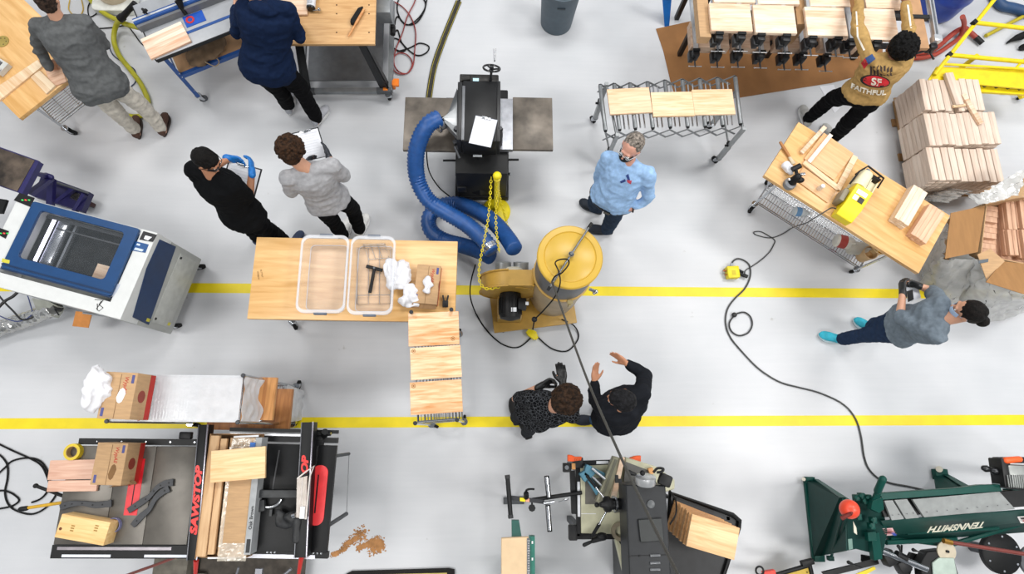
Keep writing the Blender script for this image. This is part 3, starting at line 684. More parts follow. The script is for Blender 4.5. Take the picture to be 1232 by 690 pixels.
# ---------------------------------------------------------------- dust collector
DC = Thing('dust_collector', 'ochre and grey cyclone dust collector on a wheeled base', 'dust collector', P(663, 358, 0))
OC = mat('b08a3a', .4, var=.05); OCL = mat('c7a23c', .35, var=.03, scale=4)
L = DC.l
c, sx, sy, rz = rect4([(595, 400), (695, 388), (686, 338), (588, 350)], .13); c = c-DC.loc
b = MB(); b.box((c.x, c.y, .115), (sx, sy, .03), rz, bev=.006); R_ = Matrix.Rotation(rz, 3, 'Z')
DC.part(b, 'base_plate', OC)
for a in (-1, 1):
    for d in (-1, 1):
        p = V((c.x, c.y, 0))+R_@V((a*(sx/2-.06), d*(sy/2-.05), 0)); caster(DC, p.x, p.y, .09, .035, None, a*.5)
b = MB(); b.lathe((0, 0, .13), [(.22, 0), (.235, .05), (.245, .2), (.24, .4), (.25, .6), (.245, .8), (.25, .86)], 40); DC.part(b, 'collection_bag', mat('a5947a', .45, var=.12, scale=4))
b = MB(); b.lathe((0, 0, .98), [(.252, 0), (.262, .005), (.262, .035), (.252, .04)], 40); bd = DC.part(b, 'band', OC)
b = MB(); b.box((.06, -.265, 1.0), (.05, .03, .06)); b.box((.06, -.285, .96), (.02, .02, .1)); DC.part(b, 'latch', mat('c9b98a', .3, metal=.7), bd)
b = MB(); b.lathe((0, 0, 1.02), [(.245, 0), (.25, .02), (.25, .46), (.245, .48)], 44); dr = DC.part(b, 'drum', mat('5c5e62', .45, var=.06, stretch=(1, 1, 8)))
b = MB(); b.lathe((0, 0, 1.48), [(.262, 0), (.268, .008), (.268, .03), (.258, .04), (.215, .042), (.208, .034), (.2, .04), (0, .044)], 48); lid = DC.part(b, 'lid', OCL)
hp, hq = L(712, 268, 1.56), L(659, 349, 1.52); b = MB(); b.tube([hp, hp.lerp(hq, .45), hq], .0085, 10); ho = DC.part(b, 'lid_bar', mat('7c7e80', .3, metal=.8))
b = MB(); b.cyl(hp, hp.lerp(hq, .07), .013, n=10); b.cyl(hq, hq.lerp(hp, .05), .013, n=10); DC.part(b, 'bar_grip', BLACK, ho)
b = MB(); k0 = hp.lerp(hq, .48)
for i in range(4): b.tube([k0+V((math.cos(t)*.02, math.sin(t)*.02, -.01+.011*i)) for t in [2*PI*j/12 for j in range(12)]], .005, 6, closed=True)
b.cyl(k0-V((0, 0, .03)), k0+V((0, 0, .035)), .012, n=10); DC.part(b, 'clamp_knob', CHROME, ho)
b = MB(); ns = 14
pts = [hq.lerp(hp, .06+.0125*i/1)+V((math.cos(i*1.57)*.011, 0, math.sin(i*1.57)*.011)) for i in range(20)]; b.tube(pts, .003, 5); DC.part(b, 'spring', STEEL, ho)
b = MB(); p = V((.235, -.14, 1.0)); b.cyl(p, p+V((.05, -.02, 0)), .014, n=10); b.ell(p+V((.06, -.025, 0)), .02); b.ell(p+V((.05, -.03, -.03)), .016); DC.part(b, 'clamp_bolt', CHROME)
# scroll blower
bc = L(614, 343, .56); fy0, fy1 = bc.y-.075, bc.y+.075
def scroll(r0, r1, n=40):
    out = []
    for i in range(n+1):
        t = math.radians(95+ i*345/n); r = r1+(r0-r1)*(i/n); out.append((bc.x+r*math.cos(t), bc.z+r*math.sin(t)))
    return out
sc = scroll(.235, .30)
b = MB(); n = len(sc); out_top = [(bc.x+.34, bc.z+.30), (bc.x+.34, bc.z+.12)]
poly = sc+[(bc.x+.20, bc.z+.12), (bc.x+.36, bc.z+.12), (bc.x+.36, bc.z+.30)]
vs = [(x, fy0, z) for x, z in poly]+[(x, fy1, z) for x, z in poly]; n = len(poly)
b.add(vs, [tuple(range(n)), tuple(range(2*n-1, n-1, -1))]+[(i, n+i, n+(i+1) % n, (i+1) % n) for i in range(n)]); vol = DC.part(b, 'blower_housing', OC, smooth=30)
b = MB()
for y in (fy0, fy1):
    b.tube([V((x, y, z)) for x, z in [(bc.x+(px_-bc.x)*1.03, bc.z+(pz-bc.z)*1.03) for px_, pz in sc]], .009, 6)
DC.part(b, 'flange', OC, vol)
b = MB(); b.box((bc.x+.2, bc.y, bc.z+.215), (.02, .17, .21)); b.cyl((bc.x+.2, fy0+.01, bc.z+.31), (bc.x+.2, fy0+.01, bc.z+.36), .008); DC.part(b, 'outlet_flange', OC, vol)
b = MB(); b.lathe((bc.x+.03, fy1, bc.z+.02), [(.12, 0), (.12, .06), (.1, .08)], 22, axis=(0, 1, 0)); DC.part(b, 'inlet_ring', mat('b9b3a2', .4), vol)
for (x_, z_) in ((-.07, .06), (.1, .06)):
    b = MB(); b.cyl((bc.x+x_, fy1+.03, bc.z+z_-.04), (bc.x+x_-.0, fy1+.14, bc.z+z_), .074, n=18); DC.part(b, 'inlet_pipe', GALV)
mz = bc.z-.02; b = MB(); b.lathe((bc.x, fy0+.005, mz), [(.06, 0), (.1, -.01), (.105, -.04), (.105, -.22), (.095, -.25), (.03, -.27), (0, -.27)], 26, axis=(0, 1, 0)); mo = DC.part(b, 'motor', BLACK)
b = MB()
for i in range(10): t = PI*i/9; b.box((bc.x+.107*math.cos(t), fy0-.13, mz+.107*math.sin(t)), (.006, .16, .012), rot=Matrix.Rotation(-t+PI/2, 3, 'Y'))
DC.part(b, 'cooling_fin', BLACK, mo)
b = MB(); b.box((bc.x+.11, fy0-.12, mz+.06), (.08, .11, .09), bev=.01); DC.part(b, 'junction_box', BLACK, mo)
b = MB(); b.box((bc.x+.03, fy0-.18, mz+.106), (.05, .04, .004)); b.box((bc.x+.155, fy0-.12, mz+.1), (.03, .03, .02)); DC.part(b, 'rating_label', mat('c9cdd2', .4), mo)
b = MB(); b.box((bc.x, bc.y-.14, .27), (.24, .3, .28), bev=.01); DC.part(b, 'motor_pedestal', OC)
# cords around it
b = MB(); b.tube(spline([P(*p) for p in ((572, 318, .5), (566, 342, .3), (567, 362, .1), (576, 383, .012), (590, 402, .012), (607, 415, .012), (625, 417, .012), (643, 402, .02))], 8), .007); solo(b, 'power_cable', RUB, 'black cord looping left of the dust collector to the yellow outlet box', 'cord')
b = MB(); b.tube(spline([P(*p) for p in ((641, 398, .03), (652, 410, .012), (666, 420, .012), (682, 422, .012), (693, 412, .012), (696, 402, .012), (690, 391, .05), (676, 384, .2))], 8), .007); solo(b, 'power_cable', RUB, 'black cord curving from the yellow outlet box to the right of the dust collector', 'cord')
ob = Thing('outlet_box', 'yellow outlet box on the floor below the dust collector', 'outlet box', P(640, 403, 0), .9)
b = MB(); b.box((0, 0, .035), (.07, .1, .06), bev=.008); ob.part(b, 'housing', YELLOW); b = MB(); b.box((0, .055, .04), (.05, .02, .04)); b.box((0, -.058, .04), (.04, .02, .03)); b.box((.035, .0, .05), (.02, .05, .03)); ob.part(b, 'socket_cover', YELLOW)
HC_ = Thing('pendant_cable', 'dark cord hanging from the ceiling past the dust collector lid and across the bottom edge', 'cord', P(664, 340, 1.5))
b = MB(); b.tube(spline([HC_.w(P(*p)) for p in ((664, 338, 1.56), (676, 372, 1.72), (690, 412, 1.9), (712, 470, 2.2), (745, 545, 2.6), (778, 615, 2.9), (818, 695, 3.3), (850, 750, 3.6))]+[HC_.w(P(850, 750, 3.6))+V(a) for a in ((.06, -.1, .8), (.07, -.12, 2.4), (.07, -.12, 5.5))], 8), .0082, 8); HC_.part(b, 'cable', mat('3d3c38', .5))
b = MB(); b.tube(spline([HC_.w(P(*p)) for p in ((643, 384, 1.2), (655, 372, 1.35), (668, 356, 1.5), (674, 340, 1.57), (672, 326, 1.57), (668, 316, 1.58), (674, 312, 1.585), (683, 312, 1.59), (684, 318, 1.59), (676, 328, 1.58), (668, 332, 1.57), (664, 338, 1.56))], 8), .006, 8); HC_.part(b, 'loop', RUB)
b = MB(); b.ell(HC_.w(P(643, 384, 1.2)), .025); b.cyl(HC_.w(P(643, 384, 1.2)), HC_.w(P(641, 396, 1.1)), .006); HC_.part(b, 'plug', BLACK)

# ---------------------------------------------------------------- middle workbench and what lies on it
MBN = bench([(299, 383), (548, 387.5), (550, 290), (307, 285)], 'maple topped wire cart workbench in the middle with two clear bins', h=.92, ins=(.12, .12), sh=(.25,))
b = MB(); text_mesh(b, 'RLTTNT', MBN.l(313, 324, .922), MBN.l(316, 340, .922)-MBN.l(313, 324, .922), MBN.l(320, 324, .922)-MBN.l(313, 324, .922), .014, .0005); text_mesh(b, 'WMBEW', MBN.l(309, 326, .922), MBN.l(311, 340, .922)-MBN.l(309, 326, .922), MBN.l(313, 326, .922)-MBN.l(309, 326, .922), .014, .0005)
MBN.part(b, 'pencilled_writing', mat('8a6a40', .8))
PLAS = mat('e6e9f0', .15, alpha=.13, var=.01); PLASR = mat('eceff5', .2, alpha=.38, var=.01)
def bin_(q4, h0, hh, label):
    c, sx, sy, rz = rect4(q4, h0+hh); T = Thing('storage_bin', label, 'bin', V((c.x, c.y, h0)), rz)
    b = MB(); o0 = rr(0, 0, sx/2*.80, sy/2*.86, .04); o1 = rr(0, 0, sx/2*.93, sy/2*.93, .06); n = len(o0)
    i0 = rr(0, 0, sx/2*.80-.003, sy/2*.86-.003, .04); i1 = rr(0, 0, sx/2*.93-.003, sy/2*.93-.003, .06)
    vs = [(p[0], p[1], z) for z, L_ in ((.001, o0), (hh-.01, o1), (hh-.01, i1), (.005, i0)) for p in L_]; fs = [tuple(range(n-1, -1, -1)), tuple(range(3*n, 4*n))]
    for k in range(3): fs += [(k*n+i, k*n+(i+1) % n, (k+1)*n+(i+1) % n, (k+1)*n+i) for i in range(n)]
    b.add(vs, fs); T.part(b, 'bin_body', PLAS)
    b = MB(); ring(b, rr(0, 0, sx/2, sy/2, .07), i1, hh-.012, hh); ring(b, rr(0, 0, sx/2, sy/2, .07), rr(0, 0, sx/2-.004, sy/2-.004, .066), hh-.03, hh-.012); T.part(b, 'rim', PLASR)
    b = MB(); ring(b, rr(0, 0, sx/2*.80, sy/2*.86, .04), rr(0, 0, sx/2*.80-.006, sy/2*.86-.006, .036), 0.005, .012); T.part(b, 'base_ridge', PLASR)
    for s in (-1, 1):
        b = MB(); b.box((0, s*(sy/2+.004), hh-.02), (.11, .022, .03), bev=.005); T.part(b, 'latch', mat('5d6674', .4))
    return T
bin_([(357, 376), (417, 376), (418, 283), (361, 282)], .92, .15, 'empty clear plastic bin on the middle workbench')
B2 = bin_([(418, 378), (473, 378), (475, 284), (421, 283)], .92, .15, 'clear plastic bin holding a black squeegee and wire racks')
def wire_rack(q4, h, label):
    p = [P(a, b_, h) for a, b_ in q4]; b = MB()
    o = p[0]; p = [x-o for x in p]; b.tube(p, .003, 6, closed=True)
    for t in (.33, .66): b.tube([p[0].lerp(p[1], t), p[3].lerp(p[2], t)], .0025, 6)
    b.tube([p[0].lerp(p[3], .15)+V((0, 0, .02)), p[1].lerp(p[2], .15)+V((0, 0, .02))], .003, 6)
    for t in (0, 1): b.tube([p[0].lerp(p[1], t), p[0].lerp(p[3], .15).lerp(p[1].lerp(p[2], .15), t)+V((0, 0, .02))], .003, 6)
    solo(b, 'wire_rack', STEEL, label, 'rack', loc=o)
wire_rack([(437, 294), (463, 293), (468, 310), (444, 312)], .935, 'small bent wire rack at the back of the bin with the squeegee')
wire_rack([(430, 366), (470, 365), (470, 300), (430, 298)], .932, 'long flat wire rack on the floor of the bin with the squeegee')
sq = Thing('squeegee', 'black T-shaped squeegee with ribbed grip inside the clear bin', 'squeegee', P(450, 325, .93))
a, d = sq.l(441, 320, .95), sq.l(460, 325, .95); b = MB(); b.tube([a, d], .016, 8); k = MB(); sq.part(b, 'head', BLACK)
b = MB(); m_ = (a+d)/2; e_ = sq.l(445, 352, .95); ribbed(b, [m_, m_.lerp(e_, .3), m_.lerp(e_, .6), e_], .014, .016, .12, 10); sq.part(b, 'handle', BLACK)
b = MB(); b.cyl(m_, m_+V((0, 0, .018)), .01); sq.part(b, 'screw', CHROME)
def crumple(px, py, h, rx, ry, rz_, label, seed, name='paper_towel', n=10):
    n = max(4, n//2)
    rnd = random.Random(seed); b = MB()
    for i in range(n):
        b.ell((rnd.uniform(-.6, .6)*rx, rnd.uniform(-.6, .6)*ry, rnd.uniform(.3, .9)*rz_*.6), (rnd.uniform(.55, .85)*rx, rnd.uniform(.45, .75)*ry, rz_*.4), n=9, m=6)
    def fn(p, nn):
        q = p*11+V((seed, 0, 0)); s = noise.noise(q)*1.0+abs(noise.noise(q*1.3))*-1.7+.45; r = p+nn*(s*.02); r.z = max(r.z, .002); return r
    me = remesh(b, .007, 8, fn)
    o = bpy.data.objects.new(name, me); me.materials.append(mat('dedee2', .9, var=.015)); COL.objects.link(o); o.location = P(px, py, h); tag(o, label, 'paper towel'); return o
crumple(480, 332, .93, .10, .13, .12, 'larger wad of white paper towel spilling out of the bin', 3, n=14)
crumple(493, 355, .925, .09, .10, .1, 'wad of white paper towel between the bin and the carton', 5, n=12)
def carton(q4, h0, h1, label, txt, tdir=1, red=True, emblem=True, name='carton', m=None):
    """wipes carton: footprint from top-face corners at h1"""
    c, sx, sy, rz = rect4(q4, h1); T = Thing(name, label, 'box', V((c.x, c.y, h0)), rz); H = h1-h0
    b = MB(); b.box((0, 0, H/2), (sx, sy, H), bev=.003); bo = T.part(b, 'carton_body', m or CARD)
    b = MB(); text_mesh(b, txt, (sx*.08+.012, sy*.42, H+.0003), (0, -1, 0), (1, 0, 0), .028, .0008, shear=.2, bold=.01)
    T.part(b, 'red_lettering', mat('b4392c', .7), bo)
    b = MB(); b.box((sx*.38, sy*.36, H+.0006), (.02, .06, .001)); b.box((-sx*.38, -sy*.36, H+.0006), (.02, .06, .001)); T.part(b, 'blue_tag', mat('4b4f86', .7), bo)
    b = MB(); b.box((0, -sy*.02, H+.0008), (.004, sy*.96, .0006)); T.part(b, 'lid_seam', mat('7f6140', .8), bo)
    if red:
        b = MB(); b.box((sx/2+.0006, 0, H*.14), (.001, sy*.99, H*.28)); T.part(b, 'red_band', mat('b52a20', .6), bo)
        b = MB(); b.lathe((sx/2+.0002, 0, H*.6), [(0, 0), (.045, 0), (.045, .0012), (0, .0012)], 24, axis=(1, 0, 0)); T.part(b, 'round_emblem', mat('8e3a2c', .6), bo)
        b = MB(); text_mesh(b, txt, (sx/2+.0003, -sy*.12, H*.45), (0, -1, 0), (0, 0, 1), .03, .0008, shear=.2, bold=.01); T.part(b, 'side_lettering', mat('a5352a', .7), bo)
    return T
def opening(T, x, y, rx, ry, H, m=None):
    b = MB(); b.lathe((0, 0, 0), [(0, 0), (1, 0), (1, .001), (0, .001)], 10); b.v = [V((v.x*rx+x+(.15*ry if v.y > 0 else 0), v.y*ry+y, H+.0012+v.z)) for v in b.v]; T.part(b, 'torn_opening', m or mat('3a2c1d', .9))
C0 = carton([(497, 364), (526, 366), (530, 320), (502, 317)], .92, 1.0, 'open cardboard wipes carton on the middle workbench', 'WypAll', red=True)
b = MB(); b.slab([C0.w(P(495, 370, .96)), C0.w(P(524, 372, .96)), C0.w(P(525, 365, .99)), C0.w(P(496, 364, .99))], (0, 0, .003)); C0.part(b, 'flap', CARD2)
crumple(516, 343, 1.0, .055, .07, .08, 'small crumpled white paper towel on the open wipes carton', 8, n=8)
bc_ = Thing('spring_clamp', 'small black clamp behind the cutting board rack', 'clamp', P(536, 366, .93))
b = MB(); b.box((0, 0, .02), (.05, .06, .03), bev=.006); b.box((-.018, .05, .02), (.014, .06, .02), .2, bev=.003); b.box((.018, .05, .02), (.014, .06, .02), -.2, bev=.003); bc_.part(b, 'clamp_body', BLACK)

# ---------------------------------------------------------------- roller conveyor
CV = Thing('roller_conveyor', 'grey expanding roller conveyor on casters carrying three boards', 'conveyor', P(790, 175, 0))
L = CV.l
GAL2 = mat('85888a', .38, metal=.6, var=.1)
xs = [722, 739, 758, 779, 800, 821, 842, 863, 884.5]; yt = [103, 102, 101.5, 100, 98, 97, 96, 95, 93]; yb = [157, 156, 154.5, 154, 153, 152.5, 152, 151, 149]
for i, x in enumerate(xs):
    a, d = L(x, yt[i], .8), L(x+6.5, yb[i], .8); b = MB(); b.lathe(a, [(.019, 0), (.021, .004), (.021, (d-a).length-.004), (.019, (d-a).length)], 14, axis=d-a); ro = CV.part(b, 'roller', GAL2)
    b = MB(); e = (d-a).normalized(); b.cyl(d, d+e*.012, .016, n=10); b.cyl(a, a-e*.012, .016, n=10); CV.part(b, 'end_cap', BLACK, ro)
    if 0 < i < 8:
        for o in (6.5, 12):
            a2, d2 = L(x+o, yt[i]+4, .7), L(x+o+6, yb[i]-1, .7); b = MB(); b.cyl(a2, d2, .008, n=8); CV.part(b, 'cross_rod', STEEL)
def flat(mb, a, d, w, t):
    e = (d-a).normalized(); up_ = V((0, 0, 1)); s = e.cross(up_).normalized(); up_ = s.cross(e); mb.slab([a+up_*w, d+up_*w, d-up_*w, a-up_*w], s*t)
for side in (0, 1):
    Y = yt if side == 0 else yb; off = -2 if side == 0 else 3
    for i in range(8):
        x0, x1 = xs[i]+(6.5 if side else 0), xs[i+1]+(6.5 if side else 0)
        for (h0, h1) in ((.79, .64), (.64, .79)):
            a, d = L(x0, Y[i]+off, h0), L(x1, Y[i+1]+off, h1)
            base_a, base_d = L(x0, Y[i]+off, .79), L(x1, Y[i+1]+off, .79); a = V((base_a.x, base_a.y, h0)); d = V((base_d.x, base_d.y, h1))
            b = MB(); flat(b, a, d, .011, .004*(1 if h0 > h1 else -1)); CV.part(b, 'scissor_link', GAL2)
for (fx, fy, tx, ty) in ((860, 196, 901, 149), (725, 203, 729, 160), (714, 148, 730, 101), (853, 155, 886, 93)):
    f = L(fx, fy, 0); b = MB(); b.box((f.x, f.y, .46), (.035, .035, .66)); b.box((f.x, f.y, .26), (.045, .045, .3)); CV.part(b, 'leg', mat('9b9ea0', .4, metal=.5))
    b = MB(); b.box((f.x, f.y+.03, .42), (.05, .03, .05), bev=.005); b.cyl((f.x, f.y, .42), (f.x-.05, f.y, .42), .012); CV.part(b, 'height_knob', BLACK); caster(CV, f.x, f.y, .11, .045, None, 2.2)
for fx, fy in ((725, 203), (860, 196)):
    f = L(fx, fy, 0); g = L(714, 148, 0) if fx < 800 else L(853, 155, 0); b = MB(); b.cyl((f.x, f.y, .76), (g.x, g.y, .76), .014); CV.part(b, 'end_frame', GAL2); b = MB(); b.cyl((f.x, f.y, .4), (g.x, g.y, .4), .01); CV.part(b, 'end_frame', GAL2)
MW = wood('dcb38c', 'efd6b6', .075, rough=.5, var=.3)
board([(733, 138), (784, 134.5), (782, 105), (731.5, 107)], .845, .024, 'wood_board', 'left light board on the roller conveyor', 'panel', MW)
board([(785, 140), (835, 139), (833.5, 110), (784, 111)], .845, .024, 'wood_board', 'middle light board on the roller conveyor', 'panel', wood('dcae80', 'f2d8b4', .1, rough=.5, var=.3, seed=2))
board([(835.5, 138), (884, 137), (882, 107), (833, 107.7)], .845, .024, 'wood_board', 'right light board with a pale stripe on the roller conveyor', 'panel', wood('dcae80', 'f2dcbc', .07, rough=.5, var=.45, seed=4))

# ---------------------------------------------------------------- cardboard sheet, clamp rack
cs = Thing('cardboard_sheet', 'large brown cardboard sheet lying on the floor beneath the clamp rack', 'cardboard', P(900, 80, 0))
b = MB(); b.prism([(p.x, p.y) for p in [cs.l(*q) for q in ((789, 35), (830, 26), (1060, -14), (1062, 84), (1000, 100), (890, 117.5), (830, 122), (812, 116), (806, 96), (798, 62))]], .002, .007); cs.part(b, 'sheet', mat('8d6238', .85, var=.07, scale=4))
b = MB(); b.prism([(p.x, p.y) for p in [P(986, 104), P(1003, 102), P(1012, 128), P(1004, 136)]], .001, .004); solo(b, 'paper_sheet', PAPER, 'small white sheet on the floor between the black trouser legs', 'paper')
RK = Thing('clamp_rack', 'steel rack frame carrying two tiers of clamped wood panels', 'rack', P(900, 20, 0))
RK.o.location = P(905, 25, 0); RK.loc = P(905, 25, 0); L = RK.l
x0, x1 = L(846, 30, 1.0).x, L(1112, 30, 1.0).x; yf = L(950, 46, 1.0).y; yb_ = yf+1.0
DK = mat('17181a', .5, var=.1)
for x in (x0+.1, (x0+x1)/2, x1-.1):
    for y in (yf+.5, yb_):
        b = MB(); b.box((x, y, .55), (.05, .05, 1.1)); RK.part(b, 'post', DK)
for z in (.62, 1.07):
    for y in (yf+.22, yb_):
        b = MB(); b.box(((x0+x1)/2, y, z), (x1-x0, .04, .05)); RK.part(b, 'beam', DK)
b = MB(); c_ = L(846, 22, 1.13); b.box((c_.x, c_.y+.15, 1.1), (.11, .75, .1)); RK.part(b, 'side_board', CARD)
b = MB(); c_ = L(1108, 30, 1.1); b.box((c_.x, c_.y+.2, 1.06), (.12, .9, .04)); RK.part(b, 'side_board', mat('b58c66', .7))
b = MB(); b.box((L(958.5, 20, 1.12).x+.03, yf+.5, 1.0), (.1, .9, .3)); RK.part(b, 'centre_board', CARD2)
PW = [wood('dab391', 'f2e0ca', s, rough=.5, var=v, seed=k) for k, (s, v) in enumerate(((.09, .5), (.07, .6), (.08, .4), (.075, .5)))]
for i, (xa, xb, ya, yb2) in enumerate(((854.5, 904, 3.5, 36.5), (907.5, 957, 5.5, 39), (970, 1018, 8, 42), (1037, 1079, 10, 47))):
    nm = ('first', 'second', 'third', 'fourth')[i]
    q = [(xa, yb2), (xb, yb2+1), (xb, ya+1.5), (xa, ya)]
    board(q, 1.2, .035, 'wood_board', nm+' front panel from the left on the clamp rack', 'panel', PW[i])
    q2 = [(xa+2.5, ya-1.5), (xb+2.5, ya-.2), (xb+3, ya-33), (xa+3, ya-33)]
    board(q2, 1.2, .035, 'wood_board', nm+' panel from the left in the rack\'s rear row, cut by the top edge', 'panel', PW[(i+1) % 4])
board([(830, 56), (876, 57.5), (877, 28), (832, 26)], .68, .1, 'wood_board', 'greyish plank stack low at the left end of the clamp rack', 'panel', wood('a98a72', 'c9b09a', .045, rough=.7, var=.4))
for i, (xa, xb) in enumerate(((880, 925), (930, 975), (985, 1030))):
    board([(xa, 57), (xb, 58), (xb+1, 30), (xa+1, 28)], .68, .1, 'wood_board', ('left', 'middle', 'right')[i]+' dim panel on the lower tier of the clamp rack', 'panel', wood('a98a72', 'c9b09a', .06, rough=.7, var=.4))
def make_clamp(long=.75):
    T = Thing('bar_clamp', 'x', 'clamp', (0, 0, 0), 0)
    b = MB(); b.box((0, long/2, 0), (.045, long, .004)); b.box((-.021, long/2, -.014), (.004, long, .03)); b.box((.021, long/2, -.014), (.004, long, .03)); bo = T.part(b, 'channel_bar', mat('c6c9cd', .35, metal=.7))
    b = MB(); b.box((0, .0, .004), (.075, .03, .01)); T.part(b, 'end_plate', BLACK, bo)
    b = MB(); b.box((0, -.02, -.06), (.075, .07, .11), bev=.008); b.box((-.03, -.01, -.1), (.05, .11, .07), bev=.006); b.box((.03, .03, -.09), (.04, .1, .05), bev=.006); b.cyl((-.028, 0, -.07), (.028, 0, -.07), .022, n=12); T.part(b, 'jaw', BLACKM)
    b = MB(); b.cyl((0, 0, -.075), (0, -.15, -.075), .008, n=8)
    for k in range(9): b.cyl((0, -.04-.012*k, -.075), (0, -.045-.012*k, -.075), .0095, n=8)
    so = T.part(b, 'screw', mat('55575b', .35, metal=.8))
    b = MB(); b.cyl((-.065, -.145, -.075), (.065, -.145, -.075), .005, n=8); b.ell((-.065, -.145, -.075), .008, n=8, m=5); b.ell((.065, -.145, -.075), .008, n=8, m=5); T.part(b, 't_handle', STEEL, so)
    return T.o
c0 = make_clamp()
cl = [(866, 40, 1.19, 'upper clamp under the left half of the first front panel'), (893, 40, 1.19, 'upper clamp under the right half of the first front panel'), (916.5, 41.5, 1.19, 'upper clamp under the left half of the second front panel'),
      (947, 42.5, 1.19, 'upper clamp under the right half of the second front panel'), (978.5, 45, 1.19, 'upper clamp under the left half of the third front panel'), (1009, 46, 1.19, 'upper clamp under the right half of the third front panel'),
      (1026, 48, 1.19, 'upper clamp just left of the reaching person\'s shoulder'), (1056, 50, 1.19, 'upper clamp under the fourth front panel behind the shoulders'),
      (838, 60, .7, 'lower clamp at the far left end of the rack'), (865, 61, .7, 'lower clamp second from the left end of the rack'), (890, 61, .7, 'lower clamp with bright T-handle third from the left'), (917, 62, .7, 'lower clamp with bright T-handle fourth from the left'),
      (946, 64, .7, 'lower clamp fifth from the left of the rack'), (967, 64, .7, 'lower clamp sixth from the left of the rack'), (996, 66, .7, 'lower clamp below the third front panel beside the hoodie')]
for i, (x, y, z, lb) in enumerate(cl):
    o = c0 if i == 0 else dup(c0, (0, 0, 0), 0)
    o.location = P(x, y, z); o['label'] = 'black and silver bar clamp, '+lb; o['group'] = 'bar clamps on the rack'
lc = Thing('long_clamp', 'long aluminium bar clamp at the right end of the rack beside the blue drum', 'clamp', P(1123, 40, 1.1), -.03)
b = MB(); b.box((0, .4, 0), (.012, 1.0, .05)); b.box((.035, .4, 0), (.012, 1.0, .05)); b.box((.017, .4, -.02), (.05, 1.0, .008)); lb_ = lc.part(b, 'channel_bar', mat('d3d6da', .3, metal=.7))
b = MB()
for k in range(24): b.cyl((.017, -.05+.04*k, -.014), (.017, -.05+.04*k, -.012), .009, n=8)
lc.part(b, 'notch', BLACK, lb_); b = MB(); b.box((.017, -.07, 0), (.08, .07, .07), bev=.006); lc.part(b, 'end_block', mat('d3d6da', .3, metal=.7))
b = MB(); b.box((.0, -.13, -.06), (.07, .05, .1), bev=.006); b.cyl((0, -.13, -.08), (-.14, -.17, -.1), .012); b.cyl((-.14, -.22, -.1), (-.14, -.1, -.1), .006); b.cyl((.0, -.15, -.08), (.03, -.24, -.08), .01); lc.part(b, 'jaw', BLACKM)
# blue drum, red hose, ladder
bd_ = Thing('plastic_drum', 'large blue plastic drum at the top edge right of the clamp rack', 'drum', P(1122, 6, 0))
b = MB(); prof = []
for k in range(28):
    z = .92*k/27; r = .285+.012*math.exp(-((z-.3)/.03)**2)+.012*math.exp(-((z-.6)/.03)**2); r -= .03*max(0, (z-.86)/.06)+.02*max(0, (.04-z)/.04); prof.append((r, z))
b.lathe((0, 0, 0), prof, 40); bd_.part(b, 'drum_body', mat('1d3f9a', .35, var=.05)); b = MB(); b.lathe((0, 0, .9), [(.27, 0), (.29, .01), (.29, .03), (.27, .035), (0, .03)], 40); bd_.part(b, 'lid', mat('1b3684', .4))
b = MB(); ribbed(b, [P(*p) for p in ((1082, 60, .05), (1100, 64, .05), (1122, 60, .05), (1140, 46, .06), (1150, 38, .08), (1160, 34, .1), (1166, 38, .06), (1174, 45, .05))], .03, .03, .02); solo(b, 'suction_hose', mat('9c3a2c', .5), 'brick red hose with black end curling beside the blue drum', 'hose')
b = MB(); ribbed(b, [P(*p) for p in ((1085, 68, .03), (1104, 70, .03), (1124, 66, .03), (1143, 54, .03), (1155, 44, .04), (1160, 30, .2), (1158, 20, .4))], .026, .03, .02); solo(b, 'suction_hose', mat('a3402f', .5), 'brick red hose running from the long clamp up to the blue drum', 'hose')
b = MB(); b.cyl(P(1174, 45, .05), P(1182, 52, .05), .034, .03, 14); solo(b, 'hose_nozzle', BLACK, 'black end fitting of the brick red hose', 'nozzle')
b = MB(); b.tube(spline([P(*p) for p in ((1196, -6, .06), (1205, 6, .06), (1220, 10, .06), (1240, 16, .06))], 6), .06, 14); solo(b, 'dust_hose', mat('24466f', .5), 'dark blue hose arching in the top right corner', 'hose')
b = MB(); b.loft([(P(1212, 51, .03), V((.01, .02, 0)), V((0, 0, .02))), (P(1220, 46, .05), V((.02, .04, 0)), V((0, 0, .05))), (P(1232, 42, .06), V((.03, .06, 0)), V((0, 0, .06))), (P(1245, 36, .06), V((.03, .06, 0)), V((0, 0, .06)))], 16); solo(b, 'rubber_boot', RUB, 'black tapered rubber end cut off by the right edge above the yellow steps', 'rubber boot')
b = MB(); b.cyl(P(1186, 43, .04), P(1240, 15, .04), .022, n=12); solo(b, 'steel_bar', mat('b5a51f', .5), 'olive yellow bar on the floor behind the yellow steps', 'bar')
YL = mat('e6cc10', .4, var=.05)
LD = Thing('rolling_steps', 'bright yellow rolling step ladder in the upper right corner', 'step ladder', P(1180, 95, 0)); L = LD.l
def rbar(a, d, w=.018, name='rail', m=YL, parent=None):
    b = MB(); b.cyl(a, d, w, n=12); return LD.part(b, name, m, parent)
r0 = L(1124, 90, .55); r1 = L(1199, -4, .75); rbar(r0, r1, .022, 'guard_rail')
rbar(L(1172, 27, .7), L(1250, 36, .7), .024, 'cross_bar'); rbar(L(1142, 66, .6), L(1250, 76, .6), .024, 'cross_bar'); rbar(L(1134, 77, .58), L(1250, 84, .58), .014, 'cross_bar')
for a in (L(1172, 27, .7), L(1142, 66, .6)):
    b = MB(); b.box(a, (.05, .05, .05), .7, bev=.006); LD.part(b, 'corner_joint', BLACK)
rbar(L(1222, 82, .58), L(1240, 64, .6), .014, 'cross_bar')
